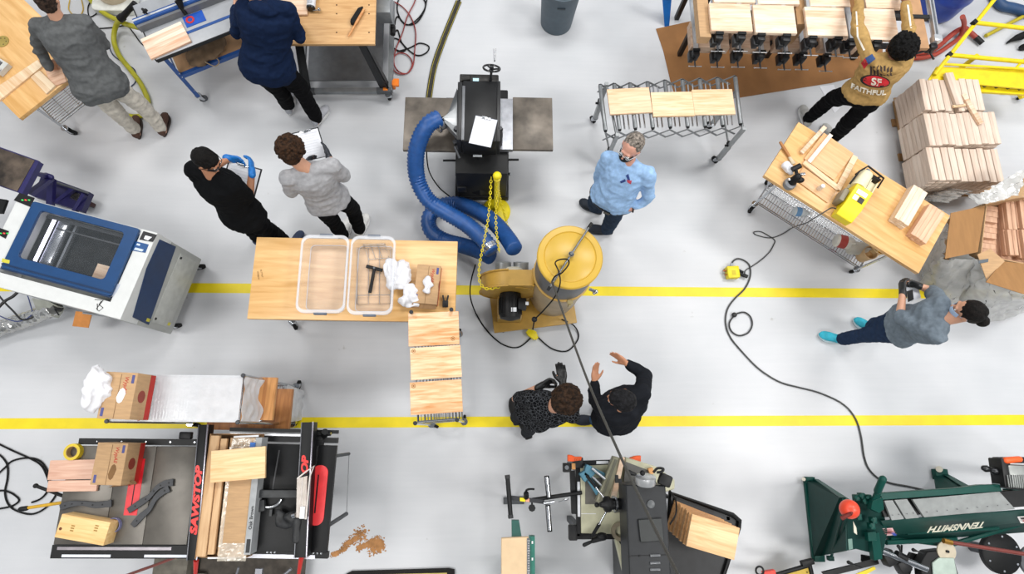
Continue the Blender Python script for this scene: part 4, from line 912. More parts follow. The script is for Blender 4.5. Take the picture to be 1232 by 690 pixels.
b = MB(); b.slab([L(1127, 80, .55), L(1250, 84, .55), L(1250, 108, .5), L(1117, 96, .5)], (0, 0, -.02)); LD.part(b, 'platform_plate', YL)
b = MB(); b.box(tuple((L(1210, 106, .42))), (.62, .15, .03), -.04); st_ = LD.part(b, 'step', YL)
b = MB()
for k in range(5): b.cyl(L(1184+14*k, 101.5+1.1*k, .44), L(1184+14*k, 101.5+1.1*k, .452), .035, n=14)
LD.part(b, 'grip_hole', BLACK, st_)
for (x, y) in ((1222, 120), (1135, 98)):
    f = L(x, y, 0); b = MB(); b.cyl((f.x, f.y, .07), (f.x, f.y, .5), .025); b.box((f.x, f.y, .1), (.1, .07, .05), .3, bev=.01); LD.part(b, 'leg', YL); caster(LD, f.x, f.y, .07, .032)
for (x, y) in ((1205, 112), (1228, 60)):
    f = L(x, y, .0); b = MB(); b.lathe((f.x, f.y, .06), [(.03, -.02), (.06, -.015), (.06, .015), (.03, .02)], 18, axis=(0, 1, 0)); LD.part(b, 'wheel', RUB); b = MB(); b.cyl((f.x, f.y, .06), (f.x, f.y+.05, .5), .018); LD.part(b, 'leg', YL)

# ---------------------------------------------------------------- right workbench
BR_ = bench([(919.6, 212.2), (1108, 329), (1141, 259), (960.6, 145.2)], 'maple topped wire cart workbench with the yellow machine on top', h=.92, ins=(.2, .17), sh=(.2,))
rz = BR_.rz
def bb(q, h, th, lb, m, nm='wood_board', cat='panel', g=None): return board(q, h, th, nm, lb, cat, m, group=g)
bb([(969, 192), (1005, 217), (1025.7, 184), (990, 158)], .938, .014, 'large maple plywood square inside the frame on the right workbench', wood('d3a070', 'e2b888', .6, var=.3))
bb([(1005, 226), (1011, 228), (1033, 190), (1026.5, 185)], .945, .02, 'frame strip on the right side of the plywood square', PINE, 'wood_strip', 'strip')
bb([(966, 197), (1007, 229), (1011, 224), (969, 192)], .945, .02, 'frame strip along the lower side of the plywood square', PINE, 'wood_strip', 'strip')
bb([(958, 217), (996, 243), (1006, 230), (965, 199)], .935, .012, 'lower plywood offcut beside the spray gun on the right workbench', wood('cfa070', 'deb588', .6, var=.3))
bb([(965, 183), (969, 186.5), (993, 152), (989, 149)], .962, .022, 'upper left thin pale stick on the plywood square', ASHW, 'wood_stick', 'stick')
bb([(973, 194), (977, 197), (1001, 162), (997, 159)], .962, .022, 'lower right thin pale stick on the plywood square', wood('e0c8b4', 'f2e4d6', .3), 'wood_stick', 'stick')
gbz = Thing('glue_brush', 'wooden handled brush lying on the corner of the right workbench', 'brush', P(947, 183, .92))
b = MB(); b.tube([gbz.l(938.5, 170.5, .94), gbz.l(943, 178, .942), gbz.l(950, 189, .94)], [.012, .016, .012], 10); gbz.part(b, 'handle', mat('a9713c', .5)); b = MB(); b.loft([(gbz.l(950, 189, .94), V((.014, 0, 0)), V((0, 0, .012))), (gbz.l(955, 197, .935), V((.022, .01, 0)), V((0, 0, .008)))], 10); gbz.part(b, 'bristles', mat('c6b79a', .9))
crumple(945.5, 201, .93, .05, .085, .06, 'crumpled white rag beside the brush on the right workbench', 12, n=8, name='cleaning_rag')
gun = Thing('trim_router', 'black handheld trim router with a grey round base on the right workbench', 'router', P(951, 221, .92))
g0 = gun.l(949, 222, .93); b = MB(); b.lathe((g0.x, g0.y, 0.0), [(0, 0), (.055, 0), (.058, .02), (.055, .05), (.035, .06)], 24); gun.part(b, 'base', mat('74767a', .4))
b = MB(); g1 = gun.l(958, 214, 1.02); b.cap((g0.x+.01, g0.y+.01, .06), (g1.x, g1.y, .13), .042, .034); b.ell((g1.x+.03, g1.y-.02, .1), (.045, .03, .03)); gun.part(b, 'motor_body', BLACK, smooth=70)
b = MB(); h0_, h1_ = gun.l(953, 204, 1.0), gun.l(963, 199, 1.02); b.cyl(h0_, h1_, .026, n=14); b.cyl(h0_.lerp(h1_, .4), (g1.x, g1.y, .12), .016); gun.part(b, 'handle', BLACK)
b = MB(); b.cyl((g1.x+.02, g1.y+.02, .14), (g1.x+.06, g1.y+.02, .15), .014); b.cyl((g0.x-.03, g0.y+.02, .07), (g0.x-.03, g0.y+.02, .09), .01); gun.part(b, 'clamp_lever', CHROME)
jar = Thing('glue_jar', 'small clear plastic jar near the plywood offcut', 'jar', P(984, 228, .92)); b = MB(); b.lathe((0, 0, 0), [(.02, 0), (.022, .01), (.022, .06), (.016, .07), (.016, .08)], 18); jar.part(b, 'jar_body', mat('e9e4d8', .15, alpha=.6)); b = MB(); b.lathe((0, 0, .078), [(.019, 0), (.019, .016), (0, .018)], 18); jar.part(b, 'lid', WHITE)
# yellow machine
GM = Thing('glue_spreader', 'bright yellow glue spreader with cream roller and warning stickers', 'machine', P(1031, 245, .92), rz)
def gm(px, py, h=0): return GM.l(px, py, h)
a0, a1, a2, a3 = gm(1007, 257, 1.03), gm(1029, 267, 1.03), gm(1050, 229, 1.12), gm(1033, 217, 1.12)
b = MB(); xs0, xs1 = min(a0.x, a3.x), max(a1.x, a2.x); p1 = gm(1006, 255, .95); 
y0_, y1_ = (a0.y+a1.y)/2, (a3.y+a2.y)/2; xm0 = (a0.x+a3.x)/2; xm1 = (a1.x+a2.x)/2
prof = [(y0_, .0), (y0_-.01, .10), (y0_+.10, .165), (y1_-.02, .19), (y1_, .16), (y1_, 0)]
vs = [(xm0, y, z) for y, z in prof]+[(xm1, y, z) for y, z in prof]; n = len(prof)
b.add(vs, [tuple(range(n-1, -1, -1)), tuple(range(n, 2*n))]+[(i, (i+1) % n, n+(i+1) % n, n+i) for i in range(n)]); gb_ = GM.part(b, 'housing', mat('edd50e', .35, var=.03), bevel=.006)
ym = (y0_+.10+y1_-.02)/2; slope = (.19-.165)/(y1_-.02-y0_-.10)
b = MB(); b.box(((xm0+xm1)/2, ym+.045, .186), (.10, .045, .003), rot=Matrix.Rotation(math.atan(slope), 3, 'X')); GM.part(b, 'white_sticker', mat('dfe4ea', .5), gb_)
b = MB(); b.box(((xm0+xm1)/2-.03, ym-.02, .1795), (.045, .05, .003), rot=Matrix.Rotation(math.atan(slope), 3, 'X')); GM.part(b, 'white_sticker', mat('e6e6e6', .5), gb_)
b = MB(); b.box(((xm0+xm1)/2+.025, ym-.02, .1795), (.05, .055, .003), rot=Matrix.Rotation(math.atan(slope), 3, 'X')); ws_ = GM.part(b, 'warning_sticker', mat('221f20', .5), gb_)
b = MB(); b.box(((xm0+xm1)/2+.025, ym+.001, .1815), (.05, .012, .003), rot=Matrix.Rotation(math.atan(slope), 3, 'X')); GM.part(b, 'red_header', RED, ws_)
b = MB()
for k in range(4): b.cyl((xm1, y0_+.08+.03*k, .08), (xm1+.006, y0_+.08+.03*k, .08), .006, n=8)
GM.part(b, 'screw', BLACK, gb_)
b = MB(); b.cyl((xm0+.04, y1_-.01, .13), (xm0+.04, y1_+.16, .13), .062, n=26); GM.part(b, 'roller', mat('e4dcb8', .5))
b = MB(); b.box((xm1-.02, y1_+.075, .08), (.07, .15, .02)); b.box((xm1+.012, y1_+.075, .1), (.008, .15, .05)); b.box((xm1-.052, y1_+.075, .1), (.008, .15, .05)); b.box((xm0+.04, y1_+.075, .02), (.1, .15, .04)); GM.part(b, 'glue_tray', mat('ddd5b6', .5))
b = MB(); b.box(((xm0+xm1)/2, y1_+.175, .09), (.2, .02, .12), bev=.004); b.tube([(xm0-.03, y1_+.0, .1), (xm0-.04, y1_+.1, .19), (xm0, y1_+.19, .2), (xm1+.02, y1_+.19, .17), (xm1+.04, y1_+.12, .1)], .009, 8); GM.part(b, 'end_bracket', BLACKM)
b = MB(); b.cyl((xm0+.04, y1_+.16, .13), (xm0+.04, y1_+.21, .13), .02); b.cyl((xm1-.01, y1_+.19, .12), (xm1-.01, y1_+.21, .16), .012); GM.part(b, 'axle_nut', CHROME)
b = MB(); b.box((xm0-.03, (y0_+y1_)/2+.02, .07), (.05, .14, .13), bev=.01); GM.part(b, 'gear_cover', mat('8b8370', .5))
def bundle(q4, h1, label, m, cols, rows, seed):
    c, sx, sy, rz_ = rect4(q4, h1); T = Thing('stick_bundle', label, 'wood sticks', V((c.x, c.y, .92)), rz_, None); H = h1-.92; rnd = random.Random(seed)
    for i in range(cols):
        for j in range(rows):
            b = MB(); w_ = sx/cols; hh = H/rows; b.box((-sx/2+w_*(i+.5), rnd.uniform(-.004, .004), hh*(j+.5)), (w_-.0015, sy, hh-.0015), bev=.001); T.part(b, 'stick', m)
bundle([(1075, 260), (1092.5, 271), (1117, 232.5), (1101.5, 222.5)], 1.02, 'left squared bundle of pale sticks on the right workbench', wood('dabfa4', 'efe0cc', .5, axis='x', rough=.6), 3, 4, 1)
bundle([(1095.5, 280), (1116, 293.5), (1136, 256), (1120, 244.5)], 1.0, 'right pinkish bundle of sticks with a groove on the right workbench', wood('cfa183', 'e4bd9d', .5, axis='x', rough=.6), 4, 3, 2)
def jug(px, py, h, lay, label, col, capc, lblc=None, s=1.0):
    T = Thing('jug', label, 'jug', P(px, py, h), lay)
    b = MB(); b.lathe((0, -.12*s, .07*s), [(0, 0), (.06*s, .005), (.07*s, .02), (.07*s, .15*s), (.055*s, .19*s), (.025*s, .23*s), (.022*s, .25*s)], 22, axis=(0, 1, 0)); bo = T.part(b, 'jug_body', mat(col, .4))
    b = MB(); b.lathe((0, .125*s, .07*s), [(.028*s, 0), (.03*s, .005), (.03*s, .03*s), (0, .032*s)], 16, axis=(0, 1, 0)); T.part(b, 'cap', mat(capc, .4))
    b = MB(); b.tube([(.02*s, .03*s, .13*s), (.03*s, .05*s, .16*s), (.02*s, .09*s, .12*s)], .011*s, 8); T.part(b, 'handle', mat(col, .4))
    if lblc:
        b = MB(); b.lathe((0, -.09*s, .07*s), [(.0712*s, 0), (.0712*s, .08*s)], 22, axis=(0, 1, 0), cap=False); T.part(b, 'label', mat(lblc, .5), bo)
jug(1013, 294, .21, rz-1.2, 'white jug with red label and red cap on the right cart\'s lower shelf', 'd8d5cc', 'b02a24', 'a84038')
jug(1029, 301, .21, rz-1.0, 'dull grey-white jug behind the red labelled jug', 'bdbab0', '8a8880')
def tub(px, py, label, col, inner, r=.07, hh=.16):
    T = Thing('plastic_tub', label, 'tub', P(px, py, .21)); b = MB(); b.lathe((0, 0, 0), [(r*.85, 0), (r, hh), (r*1.05, hh), (r*1.05, hh+.01), (r*.95, hh+.01), (r*.82, .02), (0, .02)], 26); T.part(b, 'tub_body', mat(col, .5)); b = MB(); b.lathe((0, 0, .02), [(0, 0), (r*.8, 0), (r*.86, hh*.5), (0, hh*.5)], 22); T.part(b, 'glue_fill', mat(inner, .6))
tub(1036, 309, 'beige plastic tub at the corner of the right cart\'s lower shelf', 'c7a67c', 'b5905f')
tub(1047, 303, 'cream plastic tub with yellow glue on the right cart\'s lower shelf', 'd9bd8e', 'd3a02a', .075)
jug(961, 257, .21, rz-1.1, 'clear bottle with blue label on the right cart\'s lower shelf', 'c9d0d4', 'dfe3e6', '6d9ac8', .7)
# cords and outlet box
b = MB(); b.tube(spline([P(*p) for p in ((1006, 251, 1.0), (1000, 250, .97), (990, 256, .93), (980, 262, .9), (970, 268, .35), (955, 273, .05), (940, 282, .01), (926, 286, .01), (910, 282.5, .01), (907, 279, .01), (915, 278.5, .01), (924, 283, .014), (932, 289, .01), (930, 296, .01), (925, 304, .01), (915, 313, .01), (905, 320, .01), (897, 325, .01), (896, 330, .01))], 8), .0055); solo(b, 'power_cable', mat('3a3a3a', .6), 'thin dark cord from the yellow machine to the floor by the yellow outlet box', 'cord')
EB = Thing('outlet_box', 'yellow outlet box on the floor above the right yellow line', 'outlet box', P(879, 329, 0), .05)
b = MB(); b.box((0, 0, .045), (.13, .13, .085), bev=.01); eb = EB.part(b, 'housing', YELLOW); b = MB(); b.box((0, -.01, .089), (.04, .05, .004)); EB.part(b, 'cover_plate', mat('cdb914', .5), eb)
b = MB(); b.cyl((.06, .0, .05), (.13, -.04, .04), .018); b.cyl((.06, .03, .05), (.12, .0, .04), .014); b.box((.14, -.04, .04), (.05, .03, .03), -.5); EB.part(b, 'plug', BLACK); b = MB(); b.cyl((-.06, .02, .05), (-.1, .025, .05), .01); b.cyl((-.06, -.02, .05), (-.09, -.025, .05), .008); EB.part(b, 'prong', mat('9a5a35', .4, metal=.6)); b = MB(); b.cyl((.0, .06, .05), (.005, .1, .05), .018); EB.part(b, 'strain_relief', mat('9aa0a8', .5))
EC = [(879.5, 320), (882, 314), (888, 311), (896, 313.5), (902, 320), (902.5, 333), (896, 347), (884, 359), (876, 370), (873, 382), (874, 394), (878, 404), (885, 414), (906.5, 437.5), (922, 450), (940, 460), (962, 466), (982, 471), (1000, 478), (1013, 485), (1023, 494), (1031, 507), (1036, 525), (1039.5, 548), (1045, 563), (1057, 575), (1073, 581), (1092, 584.5), (1112, 589)]
b = MB(); b.tube(spline([P(x, y, .012) for x, y in EC], 6), .0085); solo(b, 'extension_cable', mat('3b3c3c', .5), 'long dark extension cord winding from the outlet box down to the green machine', 'cord')
b = MB(); b.tube(spline([P(x, y, .016) for x, y in ((883.5, 379), (878, 387), (878, 394), (882, 400), (890, 403.5), (900, 400), (905, 391), (903, 381), (896, 375.5), (888, 376.5), (883.5, 379))], 6), .008); b.ell(P(883.5, 378.5, .025), .028, n=10, m=7); solo(b, 'looped_cable', mat('2c2c2d', .5), 'small round cord loop with a black plug below the yellow line', 'cord')

# ---------------------------------------------------------------- pallet of boards
PT = Thing('pallet', 'wooden pallet under the large stack of pale boards', 'pallet', P(1140, 170, 0))
pc, psx, psy, prz = rect4([(1098, 232), (1196, 232), (1176, 117), (1080, 117)], .12)
PT.o.location = (pc.x, pc.y, 0); PT.loc = V((pc.x, pc.y, 0)); PT.o.rotation_euler = (0, 0, prz)
PLW = mat('a07d55', .85, var=.12, scale=6)
for k in range(3):
    b = MB(); b.box(((k-1)*(psx/2-.05), 0, .06), (.05, psy, .08)); PT.part(b, 'stringer', PLW)
for k in range(6):
    b = MB(); b.box((0, -psy/2+.05+k*(psy-.1)/5, .11), (psx+.04, .09, .018)); PT.part(b, 'deck_board', PLW)
    if k % 2 == 0: b = MB(); b.box((0, -psy/2+.05+k*(psy-.1)/5, .011), (psx+.04, .09, .018)); PT.part(b, 'bottom_board', PLW)
rnd = random.Random(5); WP = [wood('c0a997', 'dccbbb', .2, axis='x', rough=.6, var=.5, seed=k*1.3) for k in range(3)]
b = MB(); b.box((0, 0, -.0275), (.0685, .374, .054), bev=.002)
protos = []
for k in range(3):
    o = b.build('wood_board', WP[k]); protos.append(o)
ORD = ['top', 'second', 'third', 'fourth', 'fifth', 'sixth', 'seventh', 'eighth', 'ninth', 'tenth', 'eleventh', 'twelfth', 'thirteenth', 'fourteenth']
R_ = Matrix.Rotation(prz, 3, 'Z'); cnt = 0; used = set()
cols = [(1109.5, 1181.5, 94, 133, .53), (1114.5, 1201, 135, 173, .53), (1118, 1204, 178, 217, .50)]
NL = 7
for ri, (xa, xb, ya, yb2, ht) in enumerate(cols):
    pa, pb = P(xa, (ya+yb2)/2, ht), P(xb, (ya+yb2)/2, ht); Wd = (pb-pa).length; nc = max(1, int(Wd/.0715)); d = (pb-pa).normalized()
    for ci in range(nc):
        for li in range(NL):
            vis = ci == 0 or ri == 2 or li >= NL-1 or ci == nc-1
            if not vis and li not in (0, 2, 4): pass
            z = .12+(li+1)*(ht-.12)/NL
            k = rnd.randrange(3); src = protos[k]
            if k in used: o = src.copy(); COL.objects.link(o)
            else: o = src; used.add(k)
            c = pa+d*(.036+ci*(Wd-.072)/(nc-1)); jit = rnd.uniform(-.018, .012) if li == NL-1 else rnd.uniform(-.006, .004)
            if ci in (4,) and ri == 0 and li == NL-1: jit = .05
            c = c+R_@V((rnd.uniform(-.001, .001), jit, 0)); 
            o.location = (c.x, c.y, z); o.rotation_euler = (0, 0, prz+(rnd.uniform(-.01, .01) if li == NL-1 else 0)); tag(o, 'ash board, %s layer, %s from left, %s row of the pallet stack' % (ORD[NL-1-li], ORD[ci], ('back', 'middle', 'front')[ri]), 'board', 'boards stacked on the pallet'); cnt += 1
for k in range(3):
    if k not in used: bpy.data.objects.remove(protos[k])
board([(1176, 150), (1181, 148.5), (1165, 111), (1160, 113)], .565, .03, 'wood_stick', 'loose thin stick lying aslant on top of the board stack', 'stick', ASHW)
board([(1148, 129), (1163, 127), (1161, 124.5), (1147, 126)], .56, .025, 'wood_stick', 'short offcut lying across the middle seam of the board stack', 'stick', PINE)
board([(1147.5, 126), (1157, 125), (1149.5, 86.5), (1140.5, 87.5)], .575, .04, 'wood_board', 'raised board standing proud at the back of the board stack', 'board', WP[0])

# ---------------------------------------------------------------- bulk carton in plastic wrap
GB = Thing('bulk_carton', 'large open cardboard bulk carton with folded-out flaps', 'carton', P(1215, 280, 0))
c, gx, gy, grz = rect4([(1182, 308), (1300, 330), (1306, 232), (1188, 243)], .72)
GB.o.location = (c.x, c.y, 0); GB.loc = V((c.x, c.y, 0)); GB.R = Matrix.Rotation(0, 3, 'Z'); L = GB.l
tl, tr, br, bl = L(1188, 243, .72), L(1306, 228, .72), L(1300, 330, .72), L(1181, 306, .72)
def wall(a, d, name='side_wall'):
    b = MB(); n_ = (d-a).normalized(); n_ = V((-n_.y, n_.x, 0))*.008; b.slab([V((a.x, a.y, .0)), V((d.x, d.y, .0)), V((d.x, d.y, .72)), V((a.x, a.y, .72))], n_); return GB.part(b, name, CARD)
for a, d in ((tl, tr), (tr, br), (br, bl), (bl, tl)): wall(a, d)
FL = mat('9a7145', .85, var=.05, scale=5, stretch=(5, 1, 1))
def flap(pts, name='flap', off=(0, 0, -.006), m=FL): b = MB(); b.slab([L(*p) for p in pts], off); GB.part(b, name, m)
flap([(1185.5, 247, .72), (1176.4, 303, .72), (1137, 311, .80), (1144, 256, .80)])
flap([(1186, 246, .73), (1242, 234, .73), (1238, 200, .86), (1182, 238, .76)], m=CARD)
flap([(1207, 314, .72), (1250, 319, .74), (1252, 360, .84), (1186, 339, .80)])
flap([(1176, 306, .72), (1191.6, 299, .74), (1209, 314, .74), (1187, 336, .76)], m=CARD)
b = MB(); b.slab([L(1177, 313, .735), L(1189, 311, .745), L(1188.5, 315, .747), L(1177.5, 317, .737)], (0, 0, .003)); GB.part(b, 'tape_strip', mat('4a545c', .4))
# boards inside
BRW = [wood('b08468', 'cfa78a', .3, axis='x', rough=.6, var=.5, seed=k*2.1) for k in range(2)]
def inner(q, h, lb, k=0): return board(q, h, .05, 'wood_board', lb, 'board', BRW[k], group='boards inside the bulk carton', bev=.003)
i0 = 0
for (xa, xb, ya, yb2, n_, hor) in ((1184, 1201, 246, 304, 9, True), (1206, 1222, 240, 275, 3, False), (1208, 1224, 276, 306, 3, False), (1222, 1246, 238, 274, 4, False), (1225, 1250, 276, 310, 4, False)):
    for k in range(n_):
        if hor:
            y = ya+(yb2-ya)*k/n_; h = (yb2-ya)/n_*.92; q = [(xa-k*.5, y+h+1), (xb-k*.4, y+h+3), (xb-k*.4, y+3), (xa-k*.5, y)]; hh = .56+.02*(k % 3)
        else:
            x = xa+(xb-xa)*k/n_; w_ = (xb-xa)/n_*.94; q = [(x, yb2), (x+w_, yb2+.5), (x+w_+1, ya+.5), (x+1, ya)]; hh = .6+.02*((k*2) % 3)
        inner(q, hh, '%s board of the %s inside the open bulk carton' % (['first'][0] if k == 0 else ORD[k], {1184: 'left crosswise column', 1206: 'upper middle bundle', 1208: 'lower middle bundle', 1222: 'upper right bundle', 1225: 'lower right bundle'}[xa]), k % 2)
b = MB(); b.box((c.x+.03, c.y, .27), (gx*.82, gy*.8, .48), grz); solo(b, 'packed_boards', BRW[0], 'lower layers of boards packed in the bulk carton', 'boards', kind='stuff')
# plastic wrap draped round the carton
def wrap(pts_top, pts_bot, name, label, nu=40, nv=14, seed=0, amp=.03, m=None):
    """sheet hanging between two photo polylines with heights"""
    tp = spline([P(*p) for p in pts_top], 8); bt = spline([P(*p) for p in pts_bot], 8); o0 = bt[0].copy(); o0.z = 0
    def f(u, v):
        def at(S, t): x = t*(len(S)-1); i = min(int(x), len(S)-2); return S[i].lerp(S[i+1], x-i)
        p = at(tp, u).lerp(at(bt, u), v)-o0; q = V((u*16+seed, v*3.5, seed)); s = noise.noise(q)+.5*noise.noise(q*2.3)-abs(noise.noise(q*1.3+V((3, 3, 3))))*.8
        p = p+V((s*amp, -s*amp*.7, s*amp*.8)); p.z = max(p.z, .006); return p
    b = MB(); b.grid(f, nu, nv, .0015); T = Thing(name, label, 'plastic', o0); T.part(b, 'film', m or FILM, smooth=60); return T
FILM = mat('d2d1cd', .2, alpha=.5, var=.1, scale=8, spec=.8)
FILM2 = mat('cfcfcd', .15, alpha=.72, var=.1, scale=10, spec=1)
wrap([(1140, 254, .76), (1142, 280, .76), (1137, 310, .76), (1150, 312, .74), (1180, 312, .72)], [(1098, 244, .02), (1098, 290, .02), (1108, 336, .02), (1125, 362, .02), (1150, 376, .02)], 'plastic_wrap', 'grey plastic film hanging down the left side of the bulk carton', seed=1, amp=.035)
wrap([(1150, 300, .74), (1176, 312, .74), (1196, 338, .76), (1220, 350, .78), (1250, 358, .78)], [(1128, 340, .1), (1150, 362, .05), (1175, 386, .02), (1205, 384, .02), (1250, 366, .02)], 'plastic_wrap', 'pale plastic film bunched over the lower side of the bulk carton', seed=5, amp=.04, m=FILM2)
wrap([(1162, 232, .66), (1182, 232, .8), (1205, 218, .84), (1238, 200, .88)], [(1178, 246, .8), (1192, 244, .82), (1215, 238, .84), (1226, 233, .85)], 'plastic_wrap', 'shiny plastic film folded over the top flap of the bulk carton', seed=9, amp=.018, m=FILM2)
wrap([(1140, 244, .7), (1155, 236, .72), (1170, 230, .74)], [(1098, 240, .02), (1112, 232, .02), (1130, 224, .02)], 'plastic_wrap', 'grey plastic film between the board stack and the bulk carton', seed=13, amp=.03, nu=20)

# ---------------------------------------------------------------- rack with three cutting boards
def wire_shelf_rack(q4, h, name, label, shelves, rz_off=0, cast=True):
    c, sx, sy, rz = rect4(q4, h); T = Thing(name, label, 'rack', V((c.x, c.y, 0)), rz)
    for a in (-1, 1):
        for d in (-1, 1):
            x, y = a*(sx/2-.0), d*(sy/2-.0); b = MB(); b.cyl((x, y, .12), (x, y, h), .0127, n=12); po = T.part(b, 'post', CHROME)
            b = MB(); b.lathe((x, y, h-.004), [(.0127, 0), (.0165, .002), (.0165, .012), (.012, .016), (0, .016)], 14); T.part(b, 'post_cap', mat('2a2d33', .4), po)
            if cast: caster(T, x, y, .12, .045, None, .5+a)
    for z in shelves:
        s = MB(); wires(s, -sx/2+.012, sx/2-.012, -sy/2+.012, sy/2-.012, z, step=.025); T.part(s, 'wire_shelf', CHROME)
    T.sx, T.sy, T.h = sx, sy, h
    return T
CR = wire_shelf_rack([(501, 508.5), (550, 505), (543, 372), (493.5, 375.5)], 1.38, 'wire_rack_cart', 'tall narrow chrome wire rack with three cutting boards on top', (1.30, .8, .25))
CBW = [wood('cf9058', 'f6dbb4', .085, grain=1.2, rough=.3, var=.4, seed=s) for s in (0, 3.7, 8.2)]
for i, (q, lb, (sx_, sy_)) in enumerate((([(492, 417), (553.5, 413), (551, 374.5), (490.5, 376)], 'top cutting board on the wire rack, round stamp at its lower right', (545, 407)),
                            ([(494.5, 457), (556, 453), (553.5, 414.5), (493, 418.5)], 'middle cutting board on the wire rack, reddish figure across', (497.5, 422)),
                            ([(494, 499), (557, 495), (555, 455.5), (493, 460)], 'bottom cutting board on the wire rack, next to the yellow line', (497.5, 464)))):
    c, sx, sy, rz = rect4(q, 1.335); T = Thing('cutting_board', lb, 'cutting board', c, rz, None)
    b = MB(); b.box((0, 0, -.0115), (sx, sy, .023), bev=.003); bo = T.part(b, 'board_body', CBW[i])
    b = MB(); p = T.l(sx_, sy_, 1.335); b.lathe((p.x, p.y, .0002), [(.013, 0), (.017, 0), (.017, .0008), (.013, .0008), (.013, 0)], 24, cap=False); b.lathe((p.x, p.y, .0002), [(0, 0), (.006, 0), (.006, .0008), (0, .0008)], 14)
    for t in (-.5, 0, .5): b.box((p.x, p.y+t*.012, .0005), (.02, .002, .0008))
    T.part(b, 'round_stamp', mat('9a6a34', .6), bo)

# ---------------------------------------------------------------- low left rack wrapped in plastic
LR = wire_shelf_rack([(137, 506), (294, 506), (285, 453), (130, 450)], 1.38, 'wire_rack_cart', 'chrome wire rack with white covering and wipes carton on its left end', (1.36, .92, .45))
sx, sy = LR.sx, LR.sy
b = MB(); b.grid(lambda u, v: V(((u-.5)*sx*.99+.0, (v-.5)*sy*1.0, 1.369+.003*noise.noise(V((u*20, v*8, 1))))), 40, 14, .002); wl = Thing('plastic_sheet', 'white plastic sheet covering the top of the low left rack', 'plastic', LR.loc+V((0, 0, 0)), LR.rz); wl.part(b, 'sheet', mat('d6d8dc', .35, alpha=.68, var=.03, bump=.3, bscale=25))
b = MB()
for (y0_, x_, z0, w_) in ((0, sx/2+.02, 1.36, .30),):
    b.grid(lambda u, v: V((sx/2+.012+.02*noise.noise(V((u*5, v*6, 3)))+.02*v, (u-.5)*sy*.95, 1.365-v*(.30+.07*math.sin(u*7)))), 18, 14, .0015)
wl.part(b, 'hanging_film', mat('dfe0e2', .3, alpha=.62, var=.06)); b = MB(); b.grid(lambda u, v: V((sx/2+.012+.015*noise.noise(V((u*5, v*6, 7))), (u-.5)*sy*.85, .93-v*(.14+.04*math.sin(u*9)))), 18, 10, .0015)
wl.part(b, 'hanging_film', mat('dfe0e2', .3, alpha=.62, var=.06)); b = MB(); b.grid(lambda u, v: V((sx/2+.02+.03*v+.02*noise.noise(V((u*5, v*6, 9))), (u-.5)*sy*(1-.2*v), .42-v*(.4))), 18, 10, .0015)
wl.part(b, 'hanging_film', mat('dfe0e2', .3, alpha=.62, var=.06))
OAK = wood('9d6231', 'cf9457', .12, rough=.5, var=.5, axis='x')
board([(240, 503), (331, 505), (329, 454), (238, 452)], .98, .045, 'wood_slab', 'orange-brown wooden slab on the middle shelf of the low left rack', 'slab', OAK)
board([(250, 517), (349, 517), (350, 468), (252, 466)], .52, .05, 'wood_slab', 'darker brown wooden slab on the lowest shelf of the low left rack', 'slab', wood('84502a', 'b57a45', .12, rough=.5, var=.5, axis='x'))
C1 = carton([(115, 502.5), (158, 505), (164, 448), (129, 447)], 1.385, 1.62, 'wipes carton with white wipes spilling out on top of the low left rack', 'WypAll')
opening(C1, .02, .0, .028, .055, 1.62-1.385, mat('e9e9ec', .9))
o = crumple(122, 470, 1.60, .08, .16, .12, 'big white bunch of wipes bulging from the left end of the wipes carton', 21, n=12)

# ---------------------------------------------------------------- left table saw
SH = .87
TS = Thing('table_saw', 'table saw with grey cast table and black fence lettered in red, boxes on it', 'table saw', P(155, 600, 0))
c, sx, sy, rz = rect4([(69, 653), (228, 656), (236, 536), (81, 537)], SH)
TS.o.location = (c.x, c.y, 0); TS.loc = V((c.x, c.y, 0)); TS.o.rotation_euler = (0, 0, rz); TS.R = Matrix.Rotation(-rz, 3, 'Z'); TS.rz = rz; L = TS.l
IRON = mat('69655f', .4, metal=.45, var=.12, scale=5)
xa, xb = L(134.5, 595, SH).x, L(180, 595, SH).x
for x0_, x1_, nm in ((-sx/2, xa-.003, 'wing_plate'), (xa, xb, 'main_table'), (xb+.003, sx/2, 'wing_plate')):
    b = MB(); b.box(((x0_+x1_)/2, 0, SH-.018), (x1_-x0_, sy, .036), bev=.003); TS.part(b, nm, IRON)
b = MB(); p = L(162, 585, SH); b.box((p.x, p.y-.0, SH+.001), (.105, .44, .004)); ins = TS.part(b, 'throat_plate', mat('d92530', .4)); b = MB(); b.box((p.x, p.y+.0, SH+.0034), (.008, .32, .001)); TS.part(b, 'blade_slot', BLACK, ins)
b = MB(); b.box((.02, sy/2+.035, SH-.03), (sx-.06, .05, .05)); rl_ = TS.part(b, 'rear_rail', BLACK); b = MB()
for k in range(6): b.cyl((-sx/2+.2+k*.2, sy/2+.035, SH-.005), (-sx/2+.2+k*.2, sy/2+.035, SH-.002), .006, n=8)
TS.part(b, 'bolt', CHROME, rl_); b = MB(); b.box((sx/2-.12, sy/2+.09, SH-.0), (.1, .06, .05), bev=.01); TS.part(b, 'rail_knob', BLACK)
b = MB(); b.box((0, -sy/2-.055, SH-.03), (sx+.02, .10, .05)); fr_ = TS.part(b, 'front_rail', BLACK)
b = MB(); b.box((-.04, -sy/2-.03, SH-.003), (sx-.15, .022, .004)); TS.part(b, 'scale_strip', mat('b9b2b8', .25, metal=.7), fr_)
for x_, w_ in ((-sx/2+.27, .38), (sx/2-.15, .34)):
    b = MB(); b.box((x_, -sy/2-.085, SH-.003), (w_, .02, .004)); TS.part(b, 'tape_measure', mat('dbe0ea', .4), fr_)
